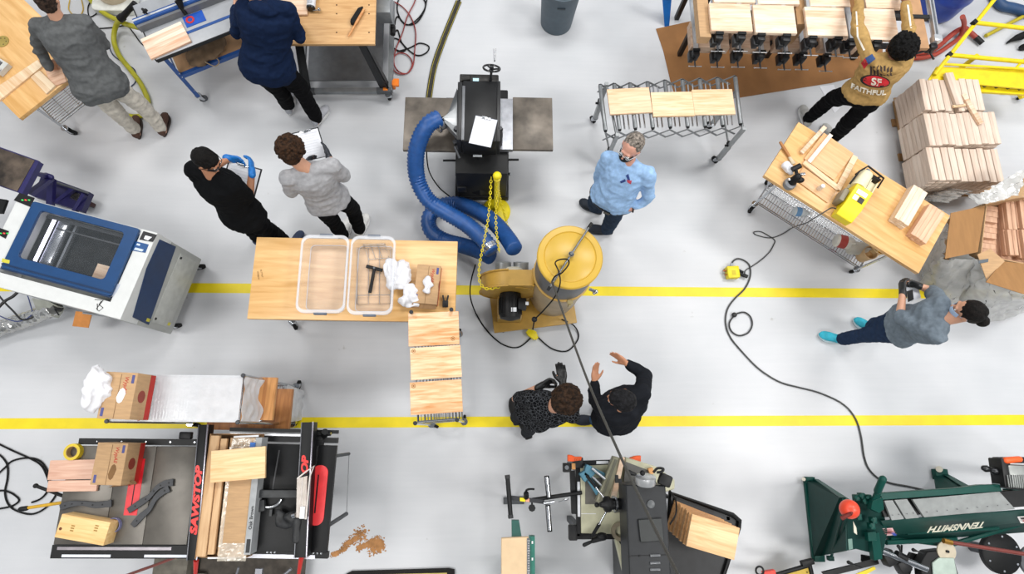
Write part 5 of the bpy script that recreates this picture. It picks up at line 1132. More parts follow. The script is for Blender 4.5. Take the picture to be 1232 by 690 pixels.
b = MB(); b.box((.1, 0, .42), (sx*.55, sy*.75, .76), bev=.01); TS.part(b, 'cabinet', mat('2b2c2e', .5, var=.2)); b = MB(); b.box((.1, 0, .05), (sx*.65, sy*.85, .08)); TS.part(b, 'mobile_base', BLACK)
b = MB(); p = L(208, 672, .45); b.tube([V((p.x, p.y+.05, .45))+V((.08*math.cos(t), 0, .08*math.sin(t))) for t in [2*PI*i/20 for i in range(20)]], .01, 6, closed=True); b.cyl((p.x, p.y+.2, .45), (p.x, p.y+.05, .45), .012); TS.part(b, 'handwheel', BLACK)
b = MB(); p = L(205, 678, .3); b.box((p.x, p.y-.05, .15), (.3, .2, .3), bev=.01); TS.part(b, 'dust_chute', mat('6b665b', .6, var=.15))
def fence(T, q4, h, hh, letters, ly0, ly1, shift, n_edge=True):
    c, sx, sy, rz = rect4(q4, h); c2 = T.w(c); r2 = rz-T.rz; Rz = Matrix.Rotation(r2, 3, 'Z')
    def bx(cx, cy, cz, a, b_, d): m = MB(); m.box(c2+Rz@V((cx, cy, 0))+V((0, 0, cz)), (a, b_, d), r2, bev=.002); return m
    fo = T.part(bx(0, 0, -hh/2, sx, sy, hh), 'fence', BLACK)
    m = bx(sx/2-.006, 0, 0, .012, sy, .012); T.part(m, 'fence_edge', mat('aaa6b0', .25, metal=.7), fo)
    m = bx(-sx/2+.004, 0, 0, .008, sy, .01); T.part(m, 'fence_lip', mat('6c6d72', .35, metal=.5), fo)
    m = MB(); ex = Rz@V((0, 1, 0)); ey = Rz@V((-1, 0, 0)); p0 = T.l(*ly0); p1 = T.l(*ly1); Lr = (p1-p0).length
    text_mesh(m, letters, (0, 0, 0), (1, 0, 0), (0, 1, 0), 1, .002, shear=.22, bold=.055); w_ = max(v.x for v in m.v); s_ = Lr/w_; hgt = shift
    m.v = [p0+ex*(v.x*s_)+ey*(v.y*hgt-hgt/2)+V((0, 0, v.z+.0005)) for v in m.v]; T.part(m, 'red_lettering', mat('e0241f', .4), fo)
    return c2, Rz, sx, sy, fo
c2, Rz, fsx, fsy, fo = fence(TS, [(225, 673.5), (236.5, 673.5), (252, 510), (238, 511)], .99, .10, 'SAWSTOP', (232.5, 643, .99), (243.5, 559, .99), .05)
b = MB(); b.cyl(L(236, 673, .93), L(235, 692, .8), .02, .014, 12); TS.part(b, 'fence_handle', RED, fo)

# things on the left saw
C2_ = carton([(109.5, 582.5), (145, 584), (154.5, 533), (116.5, 532)], SH+.002, 1.11, 'wipes carton with dark torn opening standing on the left saw table', 'WypAll')
opening(C2_, .03, -.06, .025, .06, 1.11-.872, mat('7a5a38', .9))
b = MB(); b.slab([C2_.w(P(130, 586, .93)), C2_.w(P(165, 582, .93)), C2_.w(P(163, 578, 1.0)), C2_.w(P(145, 580, 1.0))], (0, 0, .003)); C2_.part(b, 'flap', CARD2)
SAWB = wood('c99a84', 'e2bda6', .5, rough=.55, var=.4)
board([(58, 577), (114, 575.5), (114, 552.5), (59, 553.5)], .905, .028, 'wood_board', 'upper pinkish board overhanging the left saw table', 'board', SAWB)
board([(56.5, 591), (117, 590.5), (116, 577), (57.5, 578)], .9, .025, 'wood_board', 'lower pinkish board overhanging the left saw table', 'board', SAWB)
c, bsx, bsy, brz = rect4([(66, 645.5), (124, 656.5), (133, 627.5), (74, 618)], 1.0); WB = Thing('wooden_box', 'pale pine block with dark printed stamps on the left saw table', 'wooden box', V((c.x, c.y, SH)), brz)
b = MB(); b.box((0, 0, .065), (bsx, bsy, .13), bev=.003); wb = WB.part(b, 'block', wood('dcae6c', 'f0d096', .1, rough=.6, var=.4)); b = MB()
for x_ in (-.08, .1):
    for k in range(3): b.box((x_, -.02+k*.018+(.03 if x_ > 0 else 0), .1305), (.028, .009, .001)); 
WB.part(b, 'printed_stamp', mat('a07c3c', .8), wb); b = MB(); b.lathe((-bsx/2+.025, -.02, .13), [(0, 0), (.012, 0), (.012, .001), (0, .001)], 12); WB.part(b, 'knot', mat('6b3c22', .8), wb)
tp_ = Thing('tape_roll', 'roll of yellow tape at the back corner of the left saw table', 'tape', P(91, 543, SH)); b = MB(); b.lathe((0, 0, 0), [(.045, 0), (.066, 0), (.066, .048), (.045, .048), (.045, 0)], 30, cap=False); tp_.part(b, 'tape', mat('d3b81e', .4)); b = MB(); b.lathe((0, 0, 0), [(.042, 0), (.0455, 0), (.0455, .0485), (.042, .0485), (.042, 0)], 30, cap=False); tp_.part(b, 'core', mat('b08f5a', .7))
tp_ = Thing('tape_ring', 'thin purple-grey ring on the left saw table beside the pine block', 'ring', P(138, 631, SH)); b = MB(); b.lathe((0, 0, 0), [(.052, 0), (.058, 0), (.058, .03), (.052, .03), (.052, 0)], 30, cap=False); tp_.part(b, 'band', mat('77779c', .4))
def push_stick(pts, label, w_=.022, holes=5):
    P0 = P(pts[0][0], pts[0][1], SH+.01); T = Thing('push_stick', label, 'push stick', P0); cl_ = spline([T.l(x, y, SH+.012) for x, y in pts], 5); b = MB(); n = len(cl_)
    L_, R2 = [], []
    for i, p in enumerate(cl_):
        d = (cl_[min(i+1, n-1)]-cl_[max(i-1, 0)]); d.z = 0; d.normalize(); q = V((-d.y, d.x, 0)); t = i/(n-1); ww = w_*(1+.35*math.sin(t*PI*3)*.5)*(1.2 if t > .9 else 1); L_.append(p+q*ww); R2.append(p-q*ww)
    b.prism([(p.x, p.y) for p in L_+R2[::-1]], 0, .014); bo = T.part(b, 'stick_body', mat('34363a', .5, var=.1), bevel=.002); b = MB()
    for k in range(holes): p = cl_[int(n*(.15+.7*k/max(1, holes-1)))] if n > 4 else cl_[0]; b.cyl((p.x, p.y, .0142), (p.x, p.y, .0146), .007, n=10)
    T.part(b, 'hole', BLACK, bo)
push_stick([(73, 610), (85, 606), (100, 605), (116, 607), (135, 605)], 'dark push stick lying straight at the left of the left saw table')
push_stick([(155, 614), (170, 604), (180, 597), (190, 586), (200, 581), (209, 580)], 'upper of two crossed dark push sticks across the red throat plate')
push_stick([(160, 632), (170, 621), (180, 612), (187, 600), (195, 592), (204, 587)], 'lower of two crossed dark push sticks with a forked end', holes=2)
b = MB(); b.cyl(P(43, 584, .82), P(78, 597, .82), .014, n=10); b.ell(P(43, 584, .82), .02, n=10, m=6); solo(b, 'steel_rod', BLACK, 'black rod with round end sticking out left of the saw table', 'rod')
b = MB(); b.cyl(P(30, 611, .82), P(76, 604, .82), .013, n=10); yr = solo(b, 'marking_stick', mat('c79a1e', .5), 'yellow stick with black tip sticking out left of the saw table', 'stick'); b = MB(); b.cap(P(25, 612, .82), P(32, 611, .82), .02, n=10); b.build('tip', BLACK, yr)
for pts, lb in ((((-5, 532), (18, 543), (38, 552), (50, 560), (57, 574), (62, 590)), 'black cable running from the left edge under the pink boards'),
                (((-5, 572), (6, 562), (15, 554), (33, 550.5), (48, 554), (57, 566), (60, 580), (56, 592), (48, 600), (38, 604)), 'black cable arching in a wide loop at the left edge'),
                (((-3, 545), (4, 551), (9, 560), (9, 575), (6, 592), (10, 606), (20, 614), (38, 618), (54, 611), (66, 597), (70, 585)), 'black cable looping lowest at the left edge below the yellow stick'),
                (((-4, 590), (6, 590), (16, 594), (23, 601), (17, 607), (8, 610), (-4, 612)), 'small black cable loop at the left edge')):
    b = MB(); b.tube(spline([P(x, y, .012) for x, y in pts], 8), .0085); solo(b, 'floor_cable', RUB, lb, 'cable')
b = MB(); b.tube(spline([P(*p) for p in ((140, 696, .5), (165, 687, .6), (190, 678, .7), (214, 668.5, .8))], 6), .012); ah = solo(b, 'air_hose', mat('7c4038', .5), 'brownish red air hose with brass end below the left saw rail', 'hose'); b = MB(); b.cyl(P(211, 669.5, .79), P(218, 667, .81), .018, n=8); b.build('brass_fitting', mat('b5883e', .3, metal=.8), ah)

# ---------------------------------------------------------------- right table saw
TS2 = Thing('table_saw', 'black topped table saw with red insert beside the long carton of boards', 'table saw', P(345, 600, 0))
c, sx, sy, rz = rect4([(262, 662), (398, 664), (400, 536), (268, 532)], SH)
TS2.o.location = (c.x, c.y, 0); TS2.loc = V((c.x, c.y, 0)); TS2.o.rotation_euler = (0, 0, rz); TS2.R = Matrix.Rotation(-rz, 3, 'Z'); TS2.rz = rz; L = TS2.l
xr = L(377, 600, SH).x
DUST = mat('0e0f11', .45, var=.5, scale=5, spec=.3)
b = MB(); b.box(((-sx/2+xr)/2, 0, SH-.018), (xr+sx/2, sy, .036), bev=.003); TS2.part(b, 'main_table', DUST)
b = MB(); b.box(((xr+.006+sx/2)/2, 0, SH-.02), (sx/2-xr-.006, sy, .05), bev=.003); TS2.part(b, 'wing_table', mat('0d0e10', .5, spec=.3))
b = MB(); b.box((0, sy/2+.04, SH-.03), (sx, .045, .05)); TS2.part(b, 'rear_rail', BLACK); b = MB(); b.box((-.04, sy/2+.075, SH-.01), (sx-.1, .014, .02)); TS2.part(b, 'rail_strip', mat('cfd2d6', .3, metal=.5))
b = MB(); b.box((0, sy/2+.11, SH-.02), (sx, .03, .03)); TS2.part(b, 'rear_tube', BLACK)
b = MB(); b.box((0, -sy/2-.02, SH-.03), (sx+.02, .05, .05)); TS2.part(b, 'front_rail', BLACK); b = MB(); b.box((-.03, -sy/2-.035, SH-.003), (sx-.12, .03, .004)); TS2.part(b, 'scale_strip', mat('d3d3dc', .25, metal=.6))
b = MB(); b.box((-.38, -sy/2+.015, SH+.002), (.24, .02, .004)); TS2.part(b, 'scale_window', mat('6e6a66', .3, metal=.5))
b = MB()
for x_ in (.0, .03, .06, .37, .40, .43): b.cyl((x_-.02, -sy/2-.005, SH-.004), (x_-.02, -sy/2-.005, SH+.002), .008, n=8)
TS2.part(b, 'bolt', CHROME)
b = MB(); b.box((-.1, 0, .42), (sx*.5, sy*.72, .8), bev=.01); TS2.part(b, 'cabinet', mat('222325', .5, var=.2))
b = MB(); c_, s_ = rect4([(372, 625), (390, 625), (394, 565), (376, 565)], SH+.006)[0], 0
ip_ = L(382.5, 595, SH+.006); b.prism(rr(ip_.x, ip_.y, .066, .235, .06, 7), SH+.004, SH+.012); io = TS2.part(b, 'throat_plate', mat('e0363a', .35)); b = MB(); b.box((ip_.x-.01, ip_.y+.01, SH+.0125), (.012, .3, .001)); TS2.part(b, 'blade_slot', BLACK, io)
fence(TS2, [(353, 670.5), (369, 670.5), (378, 507), (363, 508)], 1.0, .11, 'OP', (366, 570, 1.0), (368, 547, 1.0), .05)
b = MB(); b.cyl(L(363, 668, .93), L(359, 692, .8), .02, .014, 12); TS2.part(b, 'fence_handle', RED)
# mitre gauge, guard, hood
b = MB(); gc = L(324, 596, SH+.03); b.tube([gc+V((.105*math.cos(t), .09*math.sin(t), 0)) for t in [math.radians(195+150*i/14) for i in range(15)]], .01, 8); mg = solo(b, 'mitre_gauge', STEEL, 'silver half-round mitre gauge on the black saw table', 'mitre gauge', loc=TS2.loc, rz=TS2.rz)
b = MB(); b.box(gc+V((.08, .02, .02)), (.40, .06, .05), .02, bev=.005); b.box(gc+V((-.07, -.08, .0)), (.1, .09, .05), .2, bev=.01); b.box(gc+V((.03, -.13, .0)), (.02, .05, .02)); b.build('gauge_fence', mat('2d2f31', .5, var=.2), mg)
b = MB(); b.tube([L(336, 541, SH), L(331, 570, SH), L(328, 589, SH)], .006, 6); TS2.part(b, 'mitre_slot', mat('4a4b4d', .5))
BG = Thing('blade_guard', 'smoky clear blade guard with pale frame leaning on the black fence', 'blade guard', P(365, 590, 1.0))
b = MB(); l_ = BG.l
b.slab([l_(357, 622, 1.03), l_(368, 624, 1.03), l_(370, 572, 1.08), l_(358, 575, 1.08)], (0, 0, .006)); b.slab([l_(357, 622, 1.03), l_(358, 575, 1.08), l_(358, 575, 1.0), l_(357, 622, .99)], (-.005, 0, 0)); BG.part(b, 'clear_shield', mat('b8aba0', .2, alpha=.75, var=.1))
b = MB(); b.tube([l_(358, 575, 1.085), l_(368, 567, 1.1), l_(378, 560, 1.1), l_(373, 572, 1.09), l_(371, 590, 1.07), l_(368, 624, 1.04)], .006, 6); b.tube([l_(364, 574, 1.09), l_(363, 590, 1.07), l_(364, 620, 1.04)], .004, 6); BG.part(b, 'frame', mat('d9d2cc', .4))
b = MB(); b.box(l_(364, 616, 1.05), (.035, .09, .02)); BG.part(b, 'white_clip', WHITE)
DA = Thing('dust_pickup', 'dusty black overarm dust pickup lying on the right saw table', 'dust pickup', P(350, 630, SH))
l_ = DA.l; b = MB(); b.loft([(l_(333, 622, SH+.05), V((0, .07, 0)), V((0, 0, .03))), (l_(345, 627, SH+.06), V((0, .06, 0)), V((0, 0, .035))), (l_(358, 625, SH+.09), V((0, .04, 0)), V((0, 0, .04)))], 16); b.cap(l_(358, 625, .98), l_(357, 650, .98), .04, .035); b.ell(l_(352, 622, .96), (.07, .05, .05)); me = remesh(b, .01, 2, lambda p, n: p+n*noise.noise(p*18)*.006); link(me, 'pickup_body', mat('2d2e30', .55, var=.4, scale=12), DA.o)
b = MB(); b.cyl(l_(352, 620, 1.02), l_(356, 619, 1.03), .02, n=10); DA.part(b, 'bolt', CHROME)
CL = Thing('pipe_stop', 'black round pipe end and bracket at the upper right corner of the black saw', 'pipe', P(391, 522, SH)); l_ = CL.l
b = MB(); b.cyl(l_(378, 522, SH), l_(398, 521, SH), .02, n=14); b.cyl(l_(390, 524, SH-.02), l_(391, 519, SH+.04), .028, n=14); b.box(l_(383, 526, SH-.02), (.09, .05, .05), bev=.01); b.box(l_(384, 533, SH-.02), (.08, .06, .04), bev=.01); CL.part(b, 'pipe', BLACK); b = MB(); b.cyl(l_(396, 521, SH), l_(399, 521, SH), .012, n=10); CL.part(b, 'brass_tip', mat('a89a5a', .4, metal=.6))
FS = Thing('fold_support', 'thin grey folding support frame jutting right from the black saw', 'support', P(405, 585, .5)); l_ = FS.l
b = MB(); b.cyl(l_(398, 549, .6), l_(420, 545.5, .3), .015, n=8); FS.part(b, 'arm', DGREY); b = MB(); b.cyl(l_(396, 631, .6), l_(417, 617.5, .3), .018, n=8); FS.part(b, 'arm', DGREY); b = MB(); b.cyl(l_(420, 545.5, .3), l_(417, 617.5, .3), .004, n=6); FS.part(b, 'cross_wire', mat('9a9ca0', .4))
for x_, z_ in ((338, .35), (316, .3)):
    pass
US = Thing('under_shelf', 'cluttered dark metal shelf on the floor below the saws at the bottom edge', 'shelf', P(300, 680, 0), 0); l_ = US.l
b = MB(); b.box((.08, -.06, .12), (.95, .34, .02)); US.part(b, 'shelf_board', mat('4b443c', .7, var=.2))
b = MB(); b.box((.24, -.05, .4), (.06, .22, .03)); US.part(b, 'bracket', mat('8d8f96', .4, metal=.5)); b = MB(); b.cyl((.3, -.12, .4), (.52, .06, .42), .012); b.cyl((-.02, -.14, .3), (.04, .06, .35), .01); US.part(b, 'brace', mat('8d8f96', .4, metal=.5))
b = MB(); b.box((-.42, -.1, .16), (.2, .16, .06), bev=.005); b.box((-.15, -.12, .15), (.22, .12, .05), .1, bev=.005); US.part(b, 'crate', mat('5e5a50', .7))
for p in ((-.52, .08), (.52, .08), (-.52, -.2), (.52, -.2)): b = MB(); b.box((p[0], p[1], .06), (.03, .03, .12)); US.part(b, 'leg', DGREY)

# long carton of boards between the fences
c, lsx, lsy, lrz = rect4([(236, 672), (296, 671), (311, 522), (252, 521)], 1.0)
LC = Thing('long_carton', 'long open cardboard carton of boards wedged between the two saw fences', 'carton', V((c.x, c.y, SH+.005)), lrz); H = .13
b = MB(); b.box((0, 0, .003), (lsx, lsy, .005)); b.box((-lsx/2+.003, 0, H/2), (.006, lsy, H)); b.box((0, -lsy/2+.003, H/2-.02), (lsx, .006, H-.04)); b.box((0, lsy/2-.003, H/2-.02), (lsx, .006, H-.04)); LC.part(b, 'carton_tray', CARD2)
b = MB(); b.box((lsx/2+.008, 0, H/2), (.05, lsy*.94, H)); ge = LC.part(b, 'grey_side', mat('9c9fa1', .5)); b = MB(); text_mesh(b, 'Oak Brown', (lsx/2+.024, -.26, H+.0005), (0, 1, 0), (-1, 0, 0), .026, .0008, bold=.02); b.box((lsx/2+.01, -.38, H+.001), (.03, .1, .001)); LC.part(b, 'black_lettering', mat('26272a', .6), ge)
b = MB(); b.box((.1, lsy/2-.02, H+.004), (.2, .015, .004), .05); b.box((.0, -lsy/2-.0, H-.03), (.22, .012, .004)); LC.part(b, 'torn_edge', WHITE)
b = MB(); b.box((lsx/2-.035, lsy/2-.09, H+.005), (.04, .045, .01)); LC.part(b, 'blue_tab', mat('1c62b4', .5))
LW = wood('bd946a', 'dab78c', .5, axis='x', rough=.6, var=.4)
for i, (x_, w_, l2, z) in enumerate(((-.155, .075, .97, .11), (-.085, .05, .93, .10), (-.03, .03, .95, .07))):
    b = MB(); b.box((0, 0, 0), (w_, lsy*l2, .035), bev=.002); solo(b, 'wood_board', LW, ('leftmost light', 'second darker', 'third narrow')[i]+' long board inside the long carton between the fences', 'board', loc=LC.loc+Matrix.Rotation(lrz, 3, 'Z')@V((x_, -.005*i, z)), rz=lrz)
ic = Thing('wrapped_carton', 'flat cardboard package in shiny film inside the long carton', 'package', LC.loc+Matrix.Rotation(lrz, 3, 'Z')@V((.085, -.01, .01)), lrz)
b = MB(); b.box((0, 0, .055), (.2, lsy*.96, .11), bev=.006); ic.part(b, 'package_body', CARD)
b = MB(); b.grid(lambda u, v: V(((u-.5)*.22, -lsy*.44+(v-.5)*.13, .113+.006*noise.noise(V((u*9, v*9, 2))))), 16, 12, .001); b.grid(lambda u, v: V(((u-.5)*.03-.1, (v-.5)*lsy*.8, .113+.005*noise.noise(V((u*4, v*30, 5))))), 4, 50, .001); b.grid(lambda u, v: V(((u-.5)*.2, lsy*.42+(v-.5)*.1, .113+.008*noise.noise(V((u*9, v*9, 7))))), 16, 10, .001); ic.part(b, 'film', mat('e6dccb', .15, alpha=.35, spec=1))
board([(253.5, 580.5), (319.3, 574.5), (318.5, 536.5), (253, 542)], 1.06, .03, 'wood_board', 'light yellowish panel laid across the long carton of boards', 'panel', wood('deb27c', 'f2d6a8', .3, rough=.5, var=.35))

# sawdust
def sd(cx, cy, pts, n, seed):
    rnd = random.Random(seed); b = MB(); tri = [P(x, y, 0) for x, y in pts]
    for i in range(n):
        t = rnd.random()*(len(tri)-1); k = int(t); p = tri[k].lerp(tri[k+1], t-k)+V((rnd.gauss(0, 1), rnd.gauss(0, 1), 0))*(.010+.026*(k/len(tri)))
        r = rnd.uniform(.003, .011); b.ell((p.x, p.y, .0015), (r, r*rnd.uniform(.5, 1), .003), n=6, m=4)
    return b
b = sd(0, 0, ((400, 668), (412, 661), (420, 652), (431, 645), (437, 641)), 600, 4); b2 = sd(0, 0, ((430, 660), (440, 655), (448, 652), (455, 650), (457, 657), (447, 660)), 1100, 6); o_ = len(b.v); b.v += b2.v; b.f += [[i+o_ for i in f] for f in b2.f]
solo(b, 'sawdust', mat('b07f50', .95, var=.15), 'scattered orange-brown sawdust on the floor right of the black saw', 'sawdust', kind='stuff')
BM = Thing('brush_mat', 'black bristled mat edge cut off by the bottom edge', 'mat', P(482, 700, 0)); l_ = BM.l
b = MB(); b.prism([(p.x, p.y) for p in (l_(416, 690), l_(424, 686), l_(540, 682.5), l_(547, 684), l_(548, 740), l_(414, 740))], .002, .03); BM.part(b, 'mat_body', mat('1d1b1a', .95, bump=1, bscale=120)); b = MB(); b.prism([(p.x, p.y) for p in (l_(440, 690), l_(538, 687.5), l_(538, 735), l_(440, 735))], .03, .034); BM.part(b, 'yellow_panel', mat('c9b366', .6))

# ---------------------------------------------------------------- bottom centre: sander, roller supports, drill press saw
SN = Thing('belt_sander', 'green belt sander with beige belt at the bottom edge', 'belt sander', P(622, 690, 0)); l_ = SN.l
b = MB(); q = [l_(603, 647, .9), l_(636, 645.5, .9), l_(637, 760, .9), l_(603, 760, .9)]; b.slab(q, (0, 0, -.05)); SN.part(b, 'sanding_belt', mat('d9bd98', .85, var=.03, bump=.3, bscale=400), bevel=.008)
b = MB(); b.slab([l_(637, 645, .88), l_(643.5, 645, .88), l_(644, 760, .88), l_(637, 760, .88)], (0, 0, -.08)); SN.part(b, 'side_frame', mat('1e6b5c', .4)); b = MB(); b.slab([l_(634, 647, .905), l_(637.5, 647, .905), l_(638, 760, .905), l_(634, 760, .905)], (0, 0, -.01)); ru = SN.part(b, 'ruler', mat('5d6268', .4)); b = MB()
for k in range(20): b.box(l_(636, 650+k*3, .9065), (.014 if k % 4 else .022, .003, .002))
for k in (652, 672, 692): b.box(l_(640.5, k, .885), (.012, .02, .004))
SN.part(b, 'scale_marks', mat('e6e6e6', .5), ru)
b = MB(); b.slab([l_(615.5, 625.5, .7), l_(624.5, 625.5, .7), l_(628, 648, .8), l_(615.8, 648, .8)], (0, 0, -.05)); SN.part(b, 'front_arm', mat('3d6a62', .45)); b = MB(); b.box(l_(622, 700, .4)-V((0, 0, 0)), (.22, .3, .75)); SN.part(b, 'stand', mat('1e5b50', .5))
RS = Thing('roller_support', 'black roller stand arms with two rollers left of the drill press saw', 'roller support', P(650, 602, 0)); l_ = RS.l; h = .86
b = MB(); b.cyl(l_(610.5, 572, h), l_(614.5, 622, h), .019, n=14); ro = RS.part(b, 'roller', BLACK); b = MB(); b.cyl(l_(610.3, 571, h), l_(610.8, 575, h), .022, n=12); b.cyl(l_(614.2, 619, h), l_(614.6, 623, h), .022, n=12); RS.part(b, 'end_cap', mat('2c2c2e', .6), ro)
b = MB(); b.slab([l_(612, 595.5, h-.02), l_(655, 601, h-.02), l_(655, 606, h-.02), l_(612, 600.5, h-.02)], (0, 0, -.03)); RS.part(b, 'arm', mat('38393c', .4, metal=.4)); b = MB(); b.slab([l_(625.5, 598, h-.018), l_(632, 598.8, h-.018), l_(632, 603.2, h-.018), l_(625.5, 602.4, h-.018)], (0, 0, .001)); RS.part(b, 'yellow_label', mat('e0cf17', .5)); b = MB(); b.slab([l_(632.5, 599, h-.018), l_(637, 599.5, h-.018), l_(637, 603.6, h-.018), l_(632.5, 603, h-.018)], (0, 0, .001)); RS.part(b, 'pink_label', mat('d99a80', .5))
b = MB(); b.cyl(l_(640, 601, h-.04), l_(700, 592, h-.04), .017, n=12); RS.part(b, 'extension_bar', BLACK)
for a_, d_ in (((657.5, 572), (660.5, 599)), ((659, 607), (661.5, 639))):
    b = MB(); b.cyl(l_(*a_, h+.0), l_(*d_, h+.0), .021, n=14); ro = RS.part(b, 'roller', BLACK); b = MB(); b.cyl(l_(a_[0]+.1, a_[1]+1.5, h+.012), l_(d_[0], d_[1]-1.5, h+.012), .016, n=12); RS.part(b, 'chrome_sleeve', CHROME, ro)
b = MB(); b.cyl(l_(654, 605, h), l_(667, 603, h), .014, n=12); RS.part(b, 'cross_tube', STEEL)
b = MB(); b.tube(spline([l_(633, 597, h), l_(633, 590, h+.04), l_(637, 588, h+.06), l_(643, 588, h+.06)], 4), .009, 8); b.cyl(l_(633, 598, h-.02), l_(633, 593, h+.03), .022, n=10); RS.part(b, 'lock_lever', BLACK); b = MB(); b.cyl(l_(640, 603, h-.03), l_(640, 610, h-.03), .008); b.lathe(l_(640, 610.5, h-.03), [(.0, -.01), (.03, -.008), (.03, .012), (0, .014)], 8); RS.part(b, 'star_knob', BLACK)
b = MB(); b.cyl(l_(618, 600, h-.06), l_(618, 600, .04), .014); b.box(l_(618, 602, .02), (.2, .06, .03)); RS.part(b, 'stand_leg', DGREY)
b = MB(); b.cyl(P(672, 603.5, .7), P(680, 601, .7), .004, n=6); b.cap(P(679, 601, .7), P(683, 600, .7), .01, .007, 8); solo(b, 'lever_rod', STEEL, 'thin rod with black tip left of the black frame bar', 'rod')

DP = Thing('metal_band_saw', 'beige based swivel saw with vice, black upright head and wood strip clamped in it', 'band saw', P(740, 610, 0)); l_ = DP.l
BEI = mat('b9b79c', .4, var=.05)
h = .8
b = MB(); b.prism([(p.x, p.y) for p in (l_(698, 560, h), l_(745, 556, h), l_(770, 575, h), l_(775, 640, h), l_(752, 643, h), l_(699, 641.5, h))], h-.08, h); ba = DP.part(b, 'base_casting', BEI, bevel=.01)
b = MB(); b.prism([(p.x, p.y) for p in (l_(704, 575, h), l_(735, 574, h), l_(730, 606, h), l_(704, 606, h))], h, h+.004); DP.part(b, 'work_plate', mat('6d6a64', .4, metal=.5), ba)
b = MB(); b.prism([(p.x, p.y) for p in (l_(699, 617, h), l_(717, 617.2, h), l_(717, 618, h), l_(699, 617.8, h))], h, h+.003); DP.part(b, 'white_seam', WHITE, ba)
BK = BLACK
for q in ([(686, 566), (692, 566), (694, 618), (688, 618)], [(693, 560), (698, 560), (699, 645), (694, 645)]):
    b = MB(); b.slab([l_(x, y, h) for x, y in q], (0, 0, -.05)); DP.part(b, 'frame_bar', BK, bevel=.004)
b = MB(); b.slab([l_(x, y, h+.002) for x, y in ((694.5, 579), (697.5, 579), (698.2, 621), (695, 621))], (0, 0, .004)); DP.part(b, 'white_strip', mat('d6d8dc', .3))
b = MB(); b.slab([l_(x, y, h) for x, y in ((698, 554), (745, 552.5), (745, 558.5), (698, 560))], (0, 0, -.05)); fb = DP.part(b, 'frame_bar', BK, bevel=.004); b = MB(); b.slab([l_(x, y, h+.002) for x, y in ((717.5, 554.3), (732, 553.9), (732, 557.3), (717.5, 557.7))], (0, 0, .004)); DP.part(b, 'white_strip', mat('d6d8dc', .3), fb)
b = MB(); b.slab([l_(x, y, h) for x, y in ((694, 641), (740, 642), (740, 648.5), (694, 648.5))], (0, 0, -.06)); DP.part(b, 'frame_bar', BK, bevel=.004)
b = MB(); b.box(l_(689, 640, h-.03), (.07, .12, .07), bev=.008); DP.part(b, 'bracket', BK); b = MB(); b.box(l_(682, 562, h-.02), (.07, .075, .06), bev=.006); DP.part(b, 'bracket', BK); b = MB(); b.box(l_(690, 560.5, h+.02), (.03, .05, .02)); DP.part(b, 'amber_label', mat('b5824a', .5)); b = MB(); b.cyl(l_(682, 562, h+.012), l_(682, 562, h+.02), .018, n=12); DP.part(b, 'bolt', STEEL)
b = MB(); b.box(l_(695, 556, h), (.09, .09, .06), bev=.01); DP.part(b, 'corner_block', BK)
OR = mat('e5591c', .45)
for q in ([(683, 546.5), (688, 547), (692, 549), (700, 549), (700, 554), (691, 555), (683, 554.5)], [(771, 547.5), (764, 548), (756, 551), (757, 555), (764, 554), (771, 555)]):
    b = MB(); b.prism([(p.x, p.y) for p in [l_(x, y, h+.02) for x, y in q]], h-.02, h+.03); DP.part(b, 'orange_clamp', OR, bevel=.006)
# swivel arms
b = MB(); b.slab([l_(x, y, h+.1) for x, y in ((738, 548), (749, 551), (729, 607), (717, 603))], (0, 0, -.08)); DP.part(b, 'guide_arm', mat('8f8d78', .4, metal=.2), bevel=.008)
b = MB(); b.slab([l_(x, y, h+.106) for x, y in ((740, 552), (743, 553), (724, 603), (721, 602))], (0, 0, -.02)); DP.part(b, 'guide_slot', mat('6b6a5c', .5))
b = MB(); b.slab([l_(x, y, h+.12) for x, y in ((747, 549), (752, 550), (741, 602), (735, 600))], (0, 0, -.03)); solo(b, 'wood_strip', ASHW, 'pinkish wood strip held along the beige saw arm', 'strip', loc=DP.loc)
b = MB(); b.slab([l_(x, y, h+.08) for x, y in ((752, 549), (790, 561), (812, 577), (812, 588), (800, 592), (784, 575), (752, 560))], (0, 0, -.08)); DP.part(b, 'rear_casting', BEI, bevel=.01)
b = MB(); b.slab([l_(x, y, h+.085) for x, y in ((753, 555), (782, 566), (775, 590), (750, 585))], (0, 0, -.02)); DP.part(b, 'wear_plate', mat('5b5a57', .5))
b = MB(); b.box(l_(783, 566, h+.11), (.04, .05, .03), .3); solo(b, 'wood_offcut', mat('c9935a', .6), 'small orange wood offcut behind the silver dial', 'offcut', loc=DP.loc)
b = MB(); b.lathe(l_(745, 638, h-.02), [(.06, 0), (.075, .01), (.075, .05), (.045, .05), (.04, .0)], 24); DP.part(b, 'blade_wheel', mat('9a8f7a', .4, metal=.3)); b = MB(); b.slab([l_(x, y, h-.01) for x, y in ((735, 606), (757, 600), (765, 660), (750, 690), (740, 650))], (0, 0, -.06)); DP.part(b, 'lower_casting', BEI, bevel=.01)
TL = mat('4f8297', .45, var=.06)
for q, hh in (([(706, 558), (713, 561), (718, 568), (710, 576), (702, 571)], h+.09), ([(697, 570), (703, 566), (711, 572), (704, 580)], h+.09), ([(706, 577), (712, 575), (722, 590), (718, 596)], h+.05), ([(714, 562), (729, 569), (727, 574), (716, 568)], h+.05)):
    b = MB(); b.prism([(p.x, p.y) for p in [l_(x, y, hh) for x, y in q]], h+.005, hh); DP.part(b, 'vice_jaw', TL, bevel=.006)
b = MB(); b.cyl(l_(712, 563, h+.1), l_(728, 576, h+.1), .012); b.cyl(l_(708, 568, h+.07), l_(724, 584, h+.07), .01); DP.part(b, 'vice_screw', STEEL)
